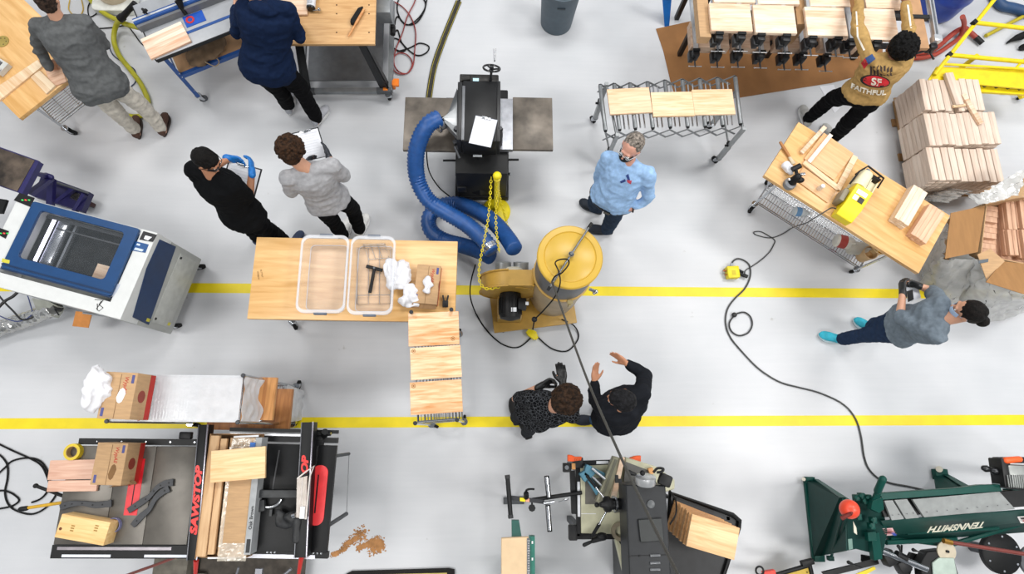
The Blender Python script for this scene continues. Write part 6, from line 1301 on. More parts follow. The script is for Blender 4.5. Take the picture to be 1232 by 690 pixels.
b = MB(); b.cyl(l_(706, 572, h+.16), l_(717, 586, h+.22), .014, .012); hb = DP.part(b, 'handle_grip', BK); b = MB(); b.cyl(l_(717, 586, h+.22), l_(729, 601, h+.28), .008); DP.part(b, 'handle_rod', CHROME, hb)
b = MB(); b.cyl(l_(730, 614, h+.26), l_(721, 630, h+.22), .008); hr_ = DP.part(b, 'handle_rod', CHROME); b = MB(); b.cyl(l_(721, 630, h+.22), l_(712, 645, h+.16), .015, .013); DP.part(b, 'handle_grip', BK, hr_)
b = MB(); b.cap(l_(703, 655, h+.1), l_(712, 651, h+.1), .016, .012); b.cyl(l_(712, 650, h+.1), l_(728, 646, h+.1), .022, n=12); b.ell(l_(724, 645, h+.1), (.05, .035, .035)); DP.part(b, 'crank', BK)
b = MB(); a_ = l_(733, 606, h+.3); b.lathe(a_, [(.055, 0), (.062, .005), (.062, .03), (.03, .05), (.02, .08), (0, .08)], 24, axis=(-.9, .0, .3)); b.cyl(a_, a_+V((.09, .0, -.02)), .045, n=20); hub = DP.part(b, 'feed_hub', BK); b = MB(); b.lathe(a_+V((.03, 0, 0)), [(.058, 0), (.064, .003), (.064, .02), (.058, .024)], 24, axis=(1, 0, -.2)); DP.part(b, 'chrome_ring', CHROME, hub)
b = MB(); b.cyl(l_(719, 608, h+.27), l_(731, 604, h+.3), .01); b.ell(l_(718, 607, h+.27), .02, n=10, m=6); DP.part(b, 'handle_rod', BK, hub); b = MB(); b.slab([l_(x, y, h+.2) for x, y in ((728, 612), (757, 601), (757, 614), (740, 617))], (0, 0, -.03)); DP.part(b, 'web_plate', mat('77766c', .4, metal=.3))
# upright head
hz = 1.3; CH = mat('222427', .45, var=.08, spec=.4)
c0_, c1_, c2_, c3_ = l_(753, 583, hz), l_(801, 583, hz), l_(812, 760, hz), l_(760, 760, hz)
b = MB(); b.slab([c0_, c1_, c2_, c3_], (0, 0, -.28)); hd2 = DP.part(b, 'head_housing', CH, bevel=.012)
b = MB(); b.slab([l_(x, y, hz+.02) for x, y in ((768, 625), (796, 623), (799, 650), (771, 652))], (0, 0, -.03)); DP.part(b, 'cover_box', mat('2a2d2d', .45), hd2, bevel=.004)
b = MB(); b.lathe(l_(783, 606, hz), [(.03, 0), (.03, .008), (.02, .012), (0, .012)], 20); DP.part(b, 'round_cap', mat('55585a', .4), hd2)
for y in (668, 677, 685):
    b = MB(); b.cyl(l_(782, y, hz+.0), l_(794, y-.5, hz+.0), .012, n=12); DP.part(b, 'louver', mat('6d6f72', .3, metal=.5), hd2)
b = MB(); b.slab([l_(x, y, hz+.001) for x, y in ((755, 668), (806, 666.5), (806, 667.3), (755, 668.8))], (0, 0, .002)); DP.part(b, 'seam', BK, hd2)
b = MB(); b.slab([l_(755, 600, hz-.05), l_(760, 760, hz-.05), l_(758, 760, hz-.25), l_(753, 600, hz-.25)], (-.01, 0, 0)); DP.part(b, 'side_panel', CH, hd2)
b = MB(); dl = l_(776, 574, hz+.01); b.lathe(dl+V((0, -.05, 0)), [(.0, 0), (.072, 0), (.078, .01), (.078, .06), (.07, .065), (0, .065)], 30, axis=(0, 1, .3)); DP.part(b, 'dial', mat('c6c8ca', .3, metal=.6)); b = MB(); b.cap(l_(757, 568, hz+.05), l_(764, 570, hz+.05), .02, .012); b.ell(l_(773, 568.5, hz+.06), .022, n=10, m=6); b.tube(spline([l_(786, 568, hz+.05), l_(791, 563, hz+.06), l_(798, 563.5, hz+.06), l_(796, 567, hz+.06), l_(790, 568, hz+.05)], 5), .01, 8); DP.part(b, 'lock_lever', BK); b = MB(); b.box(l_(800, 577, hz), (.1, .09, .06), -.4, bev=.015); DP.part(b, 'side_clamp', BK); b = MB(); b.box(l_(744, 578, hz), (.05, .03, .03)); b.box(l_(742, 575, hz+.02), (.02, .05, .03)); DP.part(b, 'lock_lever', BK)
b = MB(); b.tube(spline([l_(806, 590, 1.1), l_(813, 602, 1.0), l_(813, 618, .95), l_(806, 630, 1.0)], 6), .007); b.tube(spline([l_(742, 645, h+.02), l_(748, 655, h+.02), l_(756, 665, 1.0), l_(770, 668.5, hz+.01)], 6), .006); DP.part(b, 'cable', BK)
for x, y in ((700, 565), (700, 640), (790, 600)):
    f = l_(x, y, h); b = MB(); b.box((f.x, f.y, .37), (.05, .05, .72)); DP.part(b, 'leg', DGREY)
f = l_(785, 700, hz); b = MB(); b.box((f.x+.04, f.y-.05, .45), (.16, .4, .85), bev=.01); DP.part(b, 'column_base', CH)
# black tray with boards
TR = Thing('black_tray', 'black metal tray with raised rim right of the upright saw head', 'tray', P(850, 650, .6)); l_ = TR.l
q = [l_(x, y, .6) for x, y in ((806, 592), (882, 619), (890, 626), (889, 634), (868, 700), (796, 700))]; b = MB(); b.prism([(p.x, p.y) for p in q], -.03, -.02); tb = TR.part(b, 'tray_floor', mat('1b1c1f', .5, var=.2)); b = MB(); b.tube([V((p.x, p.y, 0)) for p in q], .02, 8, closed=True); TR.part(b, 'rim', BLACK)
for k in (0, 1, 3, 5): b = MB(); b.box((q[k].x*.85, q[k].y*.85, -.3), (.03, .03, .56)); TR.part(b, 'leg', BLACK)
tp4 = [(823, 657), (882.5, 672), (889, 636), (833.5, 617)]
n_ = 9
for k in range(n_):
    t = k/(n_-1); h_ = .60+.045*(k+1); dx = -5*(1-t)+(2 if k % 2 else 0); qq = [(x, y) for x, y in tp4]
    P4 = [P(x, y, 1.005) for x, y in tp4]; c = sum(P4, V())/4; ex = (P4[1]-P4[0]+P4[2]-P4[3])/2; ey = (P4[3]-P4[0]+P4[2]-P4[1])/2
    b = MB(); b.box((0, 0, -.012), (ex.length, ey.length*1.0, .03), bev=.002); top_ = k == n_-1
    solo(b, 'wood_board', wood('d3a06c', 'efcf9f', .09, rough=.5, var=.4, seed=k) if top_ else wood('b3804c', 'd8a872', .09, rough=.5, var=.4), 'top board of the fanned stack on the black tray' if top_ else '%s board from the top of the fanned stack on the black tray' % ORD[n_-1-k], 'board',
         loc=(c.x-(1-t)*.03+.006*((k*7) % 3-1), c.y+(1-t)*.05, h_), rz=math.atan2(ex.y, ex.x)+.01*((k*5) % 3-1)+(1-t)*-.08, group='fanned boards on the black tray')

# ---------------------------------------------------------------- green sheet metal brake
GN = mat('07423a', .45, var=.05, spec=.25); GND = mat('06332e', .5, var=.06, spec=.2)
SB = Thing('metal_brake', 'dark green sheet metal brake with grey fingers and orange-red ball weight', 'metal brake', P(1090, 620, 0)); l_ = SB.l
def sl(pts, off, name, m, parent=None, bev=.004): b = MB(); b.slab([l_(*p) for p in pts], off); return SB.part(b, name, m, parent, bevel=bev)
for dx, nm in ((0, 0), (1, 1)):
    pass
sl([(968, 577, .04), (980, 576, .04), (988, 671, .04), (978, 672, .04)], (0, 0, -.035), 'foot_rail', GN)
sl([(971, 578, .06), (980, 577, .06), (1010, 598, .78), (1016, 598, .80), (1018, 662, .80), (988, 668, .06), (979, 669, .06)], (.012, 0, 0), 'end_panel', GND, bev=0)
sl([(979, 577, .06), (985, 578, .06), (1022, 602, .80), (1014, 602, .80)], (0, .015, 0), 'end_flange', GN, bev=0)
b = MB(); b.box(l_(985, 671, .04), (.1, .06, .05), bev=.005); b.box(l_(974, 577, .04), (.09, .06, .05), bev=.005); SB.part(b, 'foot_pad', GN)
for x, y in ((967, 576), (976, 673)): b = MB(); b.cyl(l_(x, y, 0), l_(x, y, .07), .018, n=12); SB.part(b, 'leveling_bolt', mat('cfcabb', .4, metal=.5))
# second stand, mostly beyond the frame
b = MB(); b.box(l_(1131, 570, .04), (.13, .1, .06), bev=.005); SB.part(b, 'foot_pad', GN); b = MB(); b.cyl(l_(1130, 564, 0), l_(1130, 564, .09), .03, n=12); SB.part(b, 'leveling_bolt', mat('cfcabb', .4, metal=.5))
sl([(1125, 572, .06), (1140, 571, .06), (1172, 590, .5), (1128, 592, .3)], (0, 0, -.02), 'rear_brace', GND, bev=0); sl([(1136, 570, .08), (1141, 570, .08), (1172, 587, .5), (1164, 588, .5)], (0, 0, -.02), 'rear_brace', GN, bev=0)
# bed
sl([(1058, 593, .92), (1150, 587, .92), (1180, 583, .92), (1203, 582.5, .92), (1206, 590.5, .92), (1062, 601, .92)], (0, 0, -.06), 'top_beam', GN)
sl([(1056, 600, .86), (1240, 588, .86), (1246, 608, .86), (1064, 622, .86)], (0, 0, -.04), 'bed_plate', BLACK)
GP = mat('999c9b', .45, metal=.3, var=.06)
for q in ([(1064, 602), (1074, 601.3), (1088, 624), (1073, 625.5)], [(1076.5, 601.2), (1091.5, 600), (1106, 622.5), (1090, 624)], [(1098, 600.5), (1202.7, 591), (1221.5, 612), (1112, 622)]):
    q3 = [(q[0][0], q[0][1], .92), (q[1][0], q[1][1], .92), (q[2][0], q[2][1], .88), (q[3][0], q[3][1], .88)]; fo = sl(q3, (0, 0, -.025), 'clamping_finger', GP, bev=.002)
    b = MB(); n2 = 2 if q[1][0]-q[0][0] < 20 else 9
    for k in range(n2): t = (k+.5)/n2; p = l_(q[3][0]+(q[2][0]-q[3][0])*t-3, q[3][1]+(q[2][1]-q[3][1])*t-6, .9); b.cyl(p, p+V((0, 0, .004)), .004, n=6)
    SB.part(b, 'bolt', DGREY, fo)
ap = sl([(1062, 601, .86), (1060, 626, .88), (1232, 612.5, .88), (1290, 609, .88), (1290, 622, .70), (1232, 628, .70), (1068, 644, .70)][1:], (0, .0, -.02), 'apron', GN, bev=0)
# lettering on the apron, upside down from here
pA, pB = l_(1186, 626.5, .84), l_(1119, 632.5, .84); ex = (pB-pA).normalized(); dn = (l_(1125, 640, .74)-l_(1121, 627, .86)); ey = -(dn-dn.dot(ex)*ex).normalized()*-1
m_ = MB(); text_mesh(m_, 'TENNSMITH', (0, 0, 0), (1, 0, 0), (0, 1, 0), 1, .0, bold=.035); wmx = max(v.x for v in m_.v); s_ = (pB-pA).length/wmx
nn = ex.cross(ey).normalized(); nn = nn if nn.z > 0 else -nn
m_.v = [pA+ex*(v.x*s_)+ey*(v.y*.085)+nn*.006+nn*(0 if i % 2 else 0) for i, v in enumerate(m_.v)]; SB.part(m_, 'lettering', mat('e6e2cc', .5), ap)
def sticker(px0, px1, py0, py1, col, name, dz=.008):
    b = MB(); a, b2, c3, d3 = [l_(x, y, z) for x, y, z in ((px0, py0, .80), (px1, py0-1, .80), (px1+4, py1-1, .74), (px0+4, py1, .74))]; b.slab([a+nn*dz, b2+nn*dz, c3+nn*dz, d3+nn*dz], nn*.001); return SB.part(b, name, mat(col, .5), ap)
sticker(1061, 1073, 634.5, 643, 'e6c3c4', 'flag_sticker'); sticker(1071, 1074.5, 639.5, 643, '3a55b0', 'flag_canton', .0095)
for k in range(3): sticker(1061.5+k, 1072+k, 636+2.2*k, 637+2.2*k, 'd88f92', 'flag_stripe', .0095)
sticker(1223, 1240, 620, 628, 'e8e6e2', 'warning_sticker'); sticker(1226, 1240, 621.5, 625, '2b2b2e', 'sticker_band', .0095); sticker(1229, 1240, 625, 627.5, 'd0402f', 'sticker_band', .0095)
# struts under the apron
for a, d in (((1070, 646, .6), (1140, 655, .45)), ((1140, 656, .45), (1240, 626, .6)), ((1066, 652, .62), (1150, 648, .5)), ((1090, 640, .66), (1200, 634, .6))):
    b = MB(); b.cyl(l_(*a), l_(*d), .022, n=8); SB.part(b, 'truss_rod', GN)
sl([(1068, 642, .68), (1290, 622, .66), (1290, 636, .5), (1150, 646, .5), (1068, 652, .55)], (0, 0, -.02), 'lower_apron', GND, bev=0)
# left mechanism
sl([(1018, 604, .82), (1052, 598, .86), (1062, 606, .88), (1068, 640, .80), (1062, 668, .72), (1030, 660, .74), (1020, 662, .76)], (0, 0, -.05), 'side_casting', GND)
sl([(1048, 642, .84), (1058, 640, .84), (1062, 672, .78), (1052, 674, .78)], (0, 0, -.06), 'hinge_column', GN)
sl([(1044, 640, .87), (1054, 639, .87), (1055, 650, .86), (1045, 651, .86)], (0, 0, -.05), 'hinge_block', GN)
for x, y in ((1044, 598), (1040, 602), (1050, 625), (1036, 596), (1030, 598), (1048, 632), (1032, 621)):
    b = MB(); b.box(l_(x, y, .9), (.04, .05, .06), bev=.006); b.cyl(l_(x, y, .9), l_(x, y, .96), .012, n=8); SB.part(b, 'adjusting_bolt', GN)
sl([(1020, 648, .9), (1025, 647.5, .9), (1026, 660, .88), (1021, 661, .88)], (0, 0, .004), 'nameplate', mat('6d8a80', .5)); sl([(1026, 626, .9), (1030, 634, .9), (1031, 643, .9), (1027, 640, .9)], (0, 0, .006), 'pointer_plate', mat('c9c6b4', .5))
sl([(1049, 603, .98), (1062, 574, 1.12), (1065, 577, 1.12), (1058, 603, .98)], (0, 0, -.03), 'lever_arm', GN); b = MB(); b.cap(l_(1062, 576, 1.12), l_(1056, 590, 1.05), .03); SB.part(b, 'lever_grip', GN)
sl([(1050, 602, 1.0), (1062, 598, 1.0), (1064, 612, .96), (1058, 617, .95), (1048, 612, .97)], (0, 0, -.06), 'lever_plate', GN)
b = MB(); bc3 = l_(1022, 612, 1.0); b.ell(bc3, .077, n=28, m=18); bw = SB.part(b, 'ball_weight', mat('e2492e', .35), smooth=80); b = MB(); b.cyl(bc3+V((-.03, -.025, .06)), bc3+V((-.09, -.07, .02)), .017, n=10); b.cyl(bc3+V((0, 0, .05)), bc3+V((-.04, -.03, .07)), .014, n=10); SB.part(b, 'weight_slot', mat('6a1f18', .6), bw)
b = MB(); b.cyl(bc3+V((-.06, -.05, .03)), l_(1012, 616, .95), .01); b.cyl(l_(1014, 618, .9), l_(1000, 670, .3), .012); b.cyl(l_(1018, 622, .9), l_(1011, 650, .6), .01); SB.part(b, 'pedal_rod', GND); b = MB(); b.box(l_(999, 671, .3), (.05, .04, .05), bev=.005); SB.part(b, 'pedal_block', GND)

# ---------------------------------------------------------------- machines at the lower right
MS = Thing('mitre_saw', 'mitre saw with grey table and dial, seen between the green brake and the bottom edge', 'mitre saw', P(1130, 680, 0)); l_ = MS.l; h = .55
b = MB(); b.cyl(l_(1060, 662, h+.05), l_(1115, 684, h+.05), .028, n=16); MS.part(b, 'slide_tube', CHROME); b = MB(); b.cyl(l_(1078, 666, h+.05), l_(1090, 672, h+.05), .034, n=16); b.box(l_(1068, 670, h), (.1, .12, .1), .4, bev=.01); b.box(l_(1085, 680, h), (.1, .1, .1), .4, bev=.01); MS.part(b, 'slide_mount', BLACK)
b = MB(); b.prism([(p.x, p.y) for p in (l_(1108, 676, h), l_(1116, 663, h), l_(1134, 661, h), l_(1148, 670, h), l_(1156, 700, h), l_(1110, 700, h))], h-.1, h); MS.part(b, 'base', BLACK, bevel=.01)
b = MB(); b.prism([(p.x, p.y) for p in (l_(1120, 676, h), l_(1128, 670, h), l_(1146, 670, h), l_(1152, 700, h), l_(1122, 700, h))], h, h+.02); MS.part(b, 'turntable', mat('a9b8ae', .35, metal=.2), bevel=.006)
b = MB(); p = l_(1140, 663, h+.02); b.lathe((p.x, p.y, 0), [(0, h+.0), (.085, h), (.085, h+.012), (0, h+.012)], 26); di = MS.part(b, 'angle_scale', mat('b9ae98', .5)); b = MB(); b.cyl((p.x, p.y, h+.01), (p.x, p.y, h+.03), .012); MS.part(b, 'pivot_bolt', BLACK, di)
for a, d in (((1081, 657), (1084, 666)), ((1099, 661), (1110, 665)), ((1021, 676), (1036, 682))):
    b = MB(); b.cap(l_(*a, h+.2), l_((a[0]*2+d[0])/3, (a[1]*2+d[1])/3, h+.2), .016, .008, 8); b.cyl(l_(*a, h+.2), l_(*d, h+.14), .006); MS.part(b, 'clamp_lever', BLACK)
b = MB(); b.slab([l_(x, y, h-.1) for x, y in ((990, 688), (1056, 672), (1058, 678), (994, 694))], (0, 0, -.03)); b.slab([l_(x, y, h-.12) for x, y in ((1082, 690), (1096, 664), (1104, 666), (1094, 694))], (0, 0, -.03)); MS.part(b, 'stand_bar', BLACK); b = MB(); b.slab([l_(x, y, h-.08) for x, y in ((1030, 690), (1052, 681), (1054, 684), (1036, 694))], (0, 0, -.01)); MS.part(b, 'yellow_bar', mat('e2c91a', .5))
b = MB(); b.cyl(l_(1043, 668, .3), l_(1043, 676, .3), .05, n=18); b.cyl(l_(1085, 655, .5), l_(1083, 690, .5), .008); MS.part(b, 'stand_wheel', RUB)
WH = Thing('belt_disc', 'large black round disc with bright bolts under the right end of the green brake', 'disc', P(1200, 664, .3)); b = MB(); b.lathe((0, 0, .0), [(0, 0), (.18, 0), (.185, .01), (.185, .05), (.17, .06), (0, .06)], 36); wo = WH.part(b, 'disc', mat('0d0e0f', .55, spec=.25)); b = MB()
for k in range(6): t = k*PI/3+.4; b.cyl((.15*math.cos(t), .15*math.sin(t), .06), (.15*math.cos(t), .15*math.sin(t), .066), .01, n=8)
WH.part(b, 'bolt', CHROME, wo); b = MB(); b.cyl((0, 0, -.29), (0, 0, 0), .05); WH.part(b, 'stand', DGREY); 
b = MB(); b.lathe((.32, -.08, .0), [(.1, 0), (.14, 0), (.14, .03), (.1, .03), (.1, 0)], 26, cap=False); WH.part(b, 'ring_guard', DGREY)
b = MB(); b.cyl(P(1139, 651, 1.05), P(1245, 668, 1.05), .016, n=12); rp = solo(b, 'air_hose', mat('6e2f28', .4), 'dark red hose with brass end crossing under the green brake', 'hose'); b = MB(); b.cyl(P(1135, 650, 1.05), P(1145, 652.5, 1.05), .021, n=8); b.build('brass_fitting', mat('b5883e', .3, metal=.8), rp)
DR = Thing('power_unit', 'grey finned drill unit with orange grip and chuck at the right edge', 'drill', P(1215, 575, 0)); l_ = DR.l; h = .9
b = MB(); b.box(l_(1222, 573, h), (.24, .2, .16), -.04, bev=.02); du = DR.part(b, 'motor_body', mat('8f9290', .4, metal=.4)); b = MB()
for k in range(9): b.box(l_(1213+k*2.6, 579, h+.082), (.008, .11, .008), -.04)
DR.part(b, 'fin', mat('7e817f', .4, metal=.4), du)
b = MB(); b.box(l_(1204, 568, h), (.08, .24, .14), -.04, bev=.01); b.box(l_(1218, 553, h), (.3, .05, .08), bev=.01); DR.part(b, 'gearbox', BLACK); b = MB(); b.cap(l_(1210, 553.5, h+.06), l_(1226, 552, h+.06), .028, .026, 14); DR.part(b, 'grip', OR); b = MB(); b.lathe(l_(1200, 567, h), [(.03, 0), (.034, .02), (.026, .05), (.016, .06), (.024, .08), (.03, .1), (.02, .13), (.006, .14)], 18, axis=(-.95, .25, 0)); DR.part(b, 'chuck', mat('3a3b3d', .3, metal=.8))
b = MB(); b.box(l_(1203, 584, h-.02), (.07, .04, .08), bev=.005); DR.part(b, 'grey_foot', mat('8fa5a8', .4)); b = MB(); b.cyl(l_(1222, 573, h-.06), l_(1222, 573, .0)+V((.3, 0, 0)), .03); b.box(l_(1225, 590, h-.1), (.2, .1, .12), bev=.02); DR.part(b, 'stand', GND); b = MB(); b.tube(spline([l_(1203, 585, h+.06), l_(1216, 587, h+.1), l_(1240, 589, h+.08)], 6), .007); DR.part(b, 'cord', BLACK)
TC = Thing('tool_case', 'yellow panel in a black frame at the bottom edge left of the green brake foot', 'tool case', P(960, 695, .3), 0); l_ = TC.l
b = MB(); b.slab([l_(x, y, .3) for x, y in ((938, 692), (974, 681), (980, 720), (938, 730))], (0, 0, -.04)); TC.part(b, 'yellow_panel', mat('c2a12e', .45, var=.08)); b = MB(); b.cyl(l_(930, 692, .3), l_(974, 679, .3), .02, n=10); b.cyl(l_(974, 679, .3), l_(984, 722, .3), .02, n=10); b.box(l_(971, 676, .3), (.12, .05, .05), .2, bev=.008); TC.part(b, 'frame', BLACK); b = MB(); b.cyl(l_(971, 688, .3), l_(971, 688, .31), .006, n=8); TC.part(b, 'screw', BLACK)
b = MB(); b.slab([l_(x, y, .34) for x, y in ((918, 687.5), (933, 685), (935, 694), (921, 694))], (0, 0, -.05)); TC.part(b, 'red_handle', mat('cf3a2c', .45), bevel=.006); b = MB(); b.tube([l_(914, 686, .36)+V((.035*math.cos(t), .035*math.sin(t), 0)) for t in [2*PI*k/16 for k in range(16)]], .009, 8, closed=True); TC.part(b, 'ring', BLACK)

# ---------------------------------------------------------------- laser cutter
LS = Thing('laser_cutter', 'white and blue laser cutter with a dark window in its lid', 'laser cutter', P(90, 310, 0))
c, sx, sy, rz = rect4([(-28, 338), (142, 383), (192, 281), (22, 236)], 1.0)
LS.o.location = (c.x, c.y, 0); LS.loc = V((c.x, c.y, 0)); LS.o.rotation_euler = (0, 0, rz); LS.R = Matrix.Rotation(-rz, 3, 'Z'); LS.rz = rz; L = LS.l
WT = mat('d3d5d4', .35, var=.02); BL_ = mat('14406f', .35, var=.04); GY = mat('a9aba8', .4, var=.03)
b = MB(); b.box((0, 0, .47), (sx, sy, .58), bev=.012); body = LS.part(b, 'lower_body', GY)
b = MB(); t_ = .05
b.box((0, sy/2-t_/2, .88), (sx-.28, t_, .24)); b.box((0, -sy/2+.06, .88), (sx-.28, .12, .24)); b.box((sx/2-.07, 0, .88), (.14, sy, .24)); b.box((-sx/2+.07, 0, .88), (.14, sy, .24)); LS.part(b, 'upper_body', WT)
wq = [L(22, 308, 1.02), L(125, 338, 1.02), L(150, 281, 1.02), L(50, 252, 1.02)]; wx0, wx1 = (wq[0].x+wq[3].x)/2, (wq[1].x+wq[2].x)/2; wy0, wy1 = (wq[0].y+wq[1].y)/2, (wq[2].y+wq[3].y)/2
lx1 = (L(172, 277, 1.02).x+L(128, 358, 1.02).x)/2; lx0 = L(22, 280, 1.02).x; ly0 = L(64, 338, 1.02).y; ly1 = sy/2-.01
b = MB(); wc = ((wx0+wx1)/2, (wy0+wy1)/2); ring(b, rr((lx0+lx1)/2, (ly0+ly1)/2, (lx1-lx0)/2, (ly1-ly0)/2, .02), rr(wc[0], wc[1], (wx1-wx0)/2, (wy1-wy0)/2, .035), 1.0, 1.03); lid = LS.part(b, 'lid', BL_, bevel=.004)
b = MB(); b.box((wc[0], wc[1], 1.014), (wx1-wx0+.005, wy1-wy0+.005, .004)); LS.part(b, 'window_pane', mat('8d959c', .04, alpha=.07, spec=.6), lid)
b = MB(); b.box(((lx0+lx1)/2, ly0+.03, 1.034), (lx1-lx0, .012, .006)); b.box(((lx0+lx1)/2, ly0-.006, 1.01), (lx1-lx0, .012, .03)); LS.part(b, 'lid_seam', mat('0d2c50', .4), lid)
b = MB(); b.box((wc[0], wc[1], .79), (sx-.3, sy-.2, .02)); bed = LS.part(b, 'honeycomb_bed', mat('100f0e', .6, var=.45, scale=9, spec=.2))
b = MB(); b.box((wx0+.13, wc[1], .87), (.10, wy1-wy0-.0, .05), bev=.01); b.box((wx0+.22, wc[1], .84), (.02, wy1-wy0, .03)); LS.part(b, 'gantry', mat('aeb1b8', .25, metal=.8))
b = MB(); b.box((wx0+.05, wc[1], .9), (.02, wy1-wy0-.03, .02)); LS.part(b, 'light_tube', mat('e6e2ff', .3, emit=5))
b = MB(); b.box((wc[0], wy1-.02, .93), (wx1-wx0, .03, .02)); b.box((wc[0]+.05, wy1-.1, .9), (wx1-wx0-.1, .012, .012)); LS.part(b, 'rail', mat('5c5d60', .3, metal=.7))
p0, p1 = L(96, 332, .82), L(124, 338, .82); b = MB(); b.box(((p0.x+wx1)/2+.0, wy0+.06, .81), (.16, .17, .012)); solo(b, 'wood_blank', ASHW, 'pale wood blank inside the laser cutter window at its lower right', 'wood blank', loc=LS.loc, rz=rz)
def top(q, z, th, nm, m, parent=None): b = MB(); b.slab([L(x, y, z) for x, y in q], (0, 0, th)); return LS.part(b, nm, m, parent)
for q in ([(17, 241), (24, 232), (42, 238), (37, 249)], [(-4, 281), (0, 274), (11, 278), (7, 287)]):
    pn = top(q, 1.0, .006, 'control_display', BLACK); m_ = (q[0][0]+q[2][0])/2, (q[0][1]+q[2][1])/2
    for k, cc in enumerate(('2fae4a', 'e04a3a', '2fae4a')): x = m_[0]-4+4*k; top([(x, m_[1]+1.5), (x+2.5, m_[1]+2), (x+3, m_[1]+.6), (x+.5, m_[1])], 1.006, .001, 'indicator', mat(cc, .4, emit=1.2), pn)
pn = top([(168, 288), (173, 278), (189, 282.5), (184, 291)], 1.0, .006, 'control_display', mat('222326', .3)); top([(173, 287), (175, 283), (183, 285), (178, 289)], 1.006, .001, 'display_icon', mat('d9dde2', .4, emit=.4), pn)
pn = top([(158, 301), (163, 290), (179, 294), (175, 304)], 1.0, .004, 'blue_label', mat('1f4f86', .5)); top([(161, 300), (163, 297.5), (173, 300), (171, 302.5)], 1.004, .001, 'label_print', mat('c9d6e4', .5), pn); top([(164, 294.5), (165, 292.5), (169, 293.5), (168, 295.6)], 1.004, .001, 'label_print', mat('c9d6e4', .5), pn)
top([(134, 353), (138, 340), (145, 342), (141, 350), (136, 357)], 1.0, .002, 'faint_label', mat('b3bac6', .5)); top([(2, 315), (3, 310.5), (12, 313), (11, 317)], 1.03, .002, 'yellow_label', mat('c9c03a', .5), lid)
b = MB(); k_ = [L(x, y, 1.003) for x, y in ((114, 360), (124, 361), (116, 371), (119, 374), (124, 370), (119, 366), (122, 362))]; b.tube(k_, .003, 5); b.tube([L(117, 365, 1.003), L(117, 373, 1.003)], .003, 5); LS.part(b, 'marker_scribble', mat('1c1c1e', .6))
X = sx/2+.001
b = MB(); b.slab([(X, sy*.45, .94), (X, sy*.47, .68), (X, -sy*.47, .60), (X, -sy*.44, .86), (X, sy*.1, .95)], (.006, 0, 0)); sp_ = LS.part(b, 'blue_side_panel', mat('10305a', .45)); b = MB(); b.box((X+.006, -sy*.42, .64), (.003, .03, .05)); LS.part(b, 'yellow_label', mat('c9c03a', .5), sp_)
b = MB(); b.box((X+.002, 0, .42), (.006, sy*.86, .30), bev=.002); dr = LS.part(b, 'side_door', mat('b3b5b1', .4)); b = MB()
for y, z in ((sy*.38, .54), (-sy*.38, .54)): b.cyl((X+.004, y, z), (X+.012, y, z), .012, n=12)
LS.part(b, 'door_lock', BLACK, dr); b = MB(); b.box((X+.006, -sy*.39, .3), (.003, .03, .04)); LS.part(b, 'yellow_label', mat('c9c03a', .5), dr)
for a in (-1, 1):
    for d in (-1, 1): caster(LS, a*(sx/2-.08), d*(sy/2-.08), .16, .055, None, .6)
b = MB(); b.box((0, 0, .17), (sx-.06, sy-.06, .03)); LS.part(b, 'base_frame', DGREY)
DU = Thing('exhaust_duct', 'crinkled silver foil duct running left from under the laser cutter', 'duct', P(40, 378, 0)); b = MB(); pp = spline([DU.w(P(*p)) for p in ((-20, 402, .12), (8, 392, .12), (30, 385, .14), (50, 377, .2), (64, 369, .26))], 12)
b.tube(pp, .075, 18); me = remesh(b, .012, 1, lambda p, n: p+n*(noise.noise(p*30)*.012+noise.noise(p*70)*.005)); link(me, 'foil_tube', mat('c4c4c2', .25, metal=.85, var=.1), DU.o)
b = MB(); b.slab([DU.w(P(*p)) for p in ((38, 358, .4), (58, 362, .4), (70, 368, .3), (62, 380, .25), (46, 378, .25))], (0, 0, -.1)); DU.part(b, 'grey_outlet', mat('a5a79d', .5)); b = MB(); b.cyl(DU.w(P(62, 371, .27)), DU.w(P(70, 368, .28)), .06, n=16); DU.part(b, 'collar', mat('6a6a68', .4, metal=.5)); b = MB(); b.cyl(DU.w(P(66, 372, .36)), DU.w(P(76, 371, .36)), .008); b.cyl(DU.w(P(66, 372, .36)), DU.w(P(71, 379, .33)), .006); DU.part(b, 'wire_clip', BLACK)
b = MB(); b.slab([P(x, y, z) for x, y, z in ((91, 374, .42), (110.5, 376, .42), (106, 394, .3), (87, 392, .3))], (0, 0, -.01)); solo(b, 'orange_card', mat('d98f4a', .7), 'orange card hanging below the front edge of the laser cutter', 'card')
b = MB(); b.cyl(P(100, 376, .42), P(150, 383, .42), .01); solo(b, 'steel_rod', STEEL, 'thin steel rod under the front edge of the laser cutter', 'rod')
for pts, r, col, lb in ((((-4, 372), (6, 362), (16, 356), (24, 348)), .014, '101011', 'thick black cable under the laser cutter at the left edge'), (((-4, 352), (6, 364), (16, 374), (26, 384), (38, 382), (44, 375)), .009, '141416', 'black cable curving over the silver duct'),
                     (((-4, 378), (10, 384), (24, 386), (38, 378), (36, 364), (32, 352)), .005, '1d2f6a', 'thin dark blue cable looping beside the silver duct'), (((2, 366), (12, 358), (22, 350)), .005, '1d2f6a', 'thin blue cable at the far left under the laser cutter')):
    b = MB(); b.tube(spline([P(x, y, .25) for x, y in pts], 8), r); solo(b, 'power_cable', mat(col, .5), lb, 'cable')
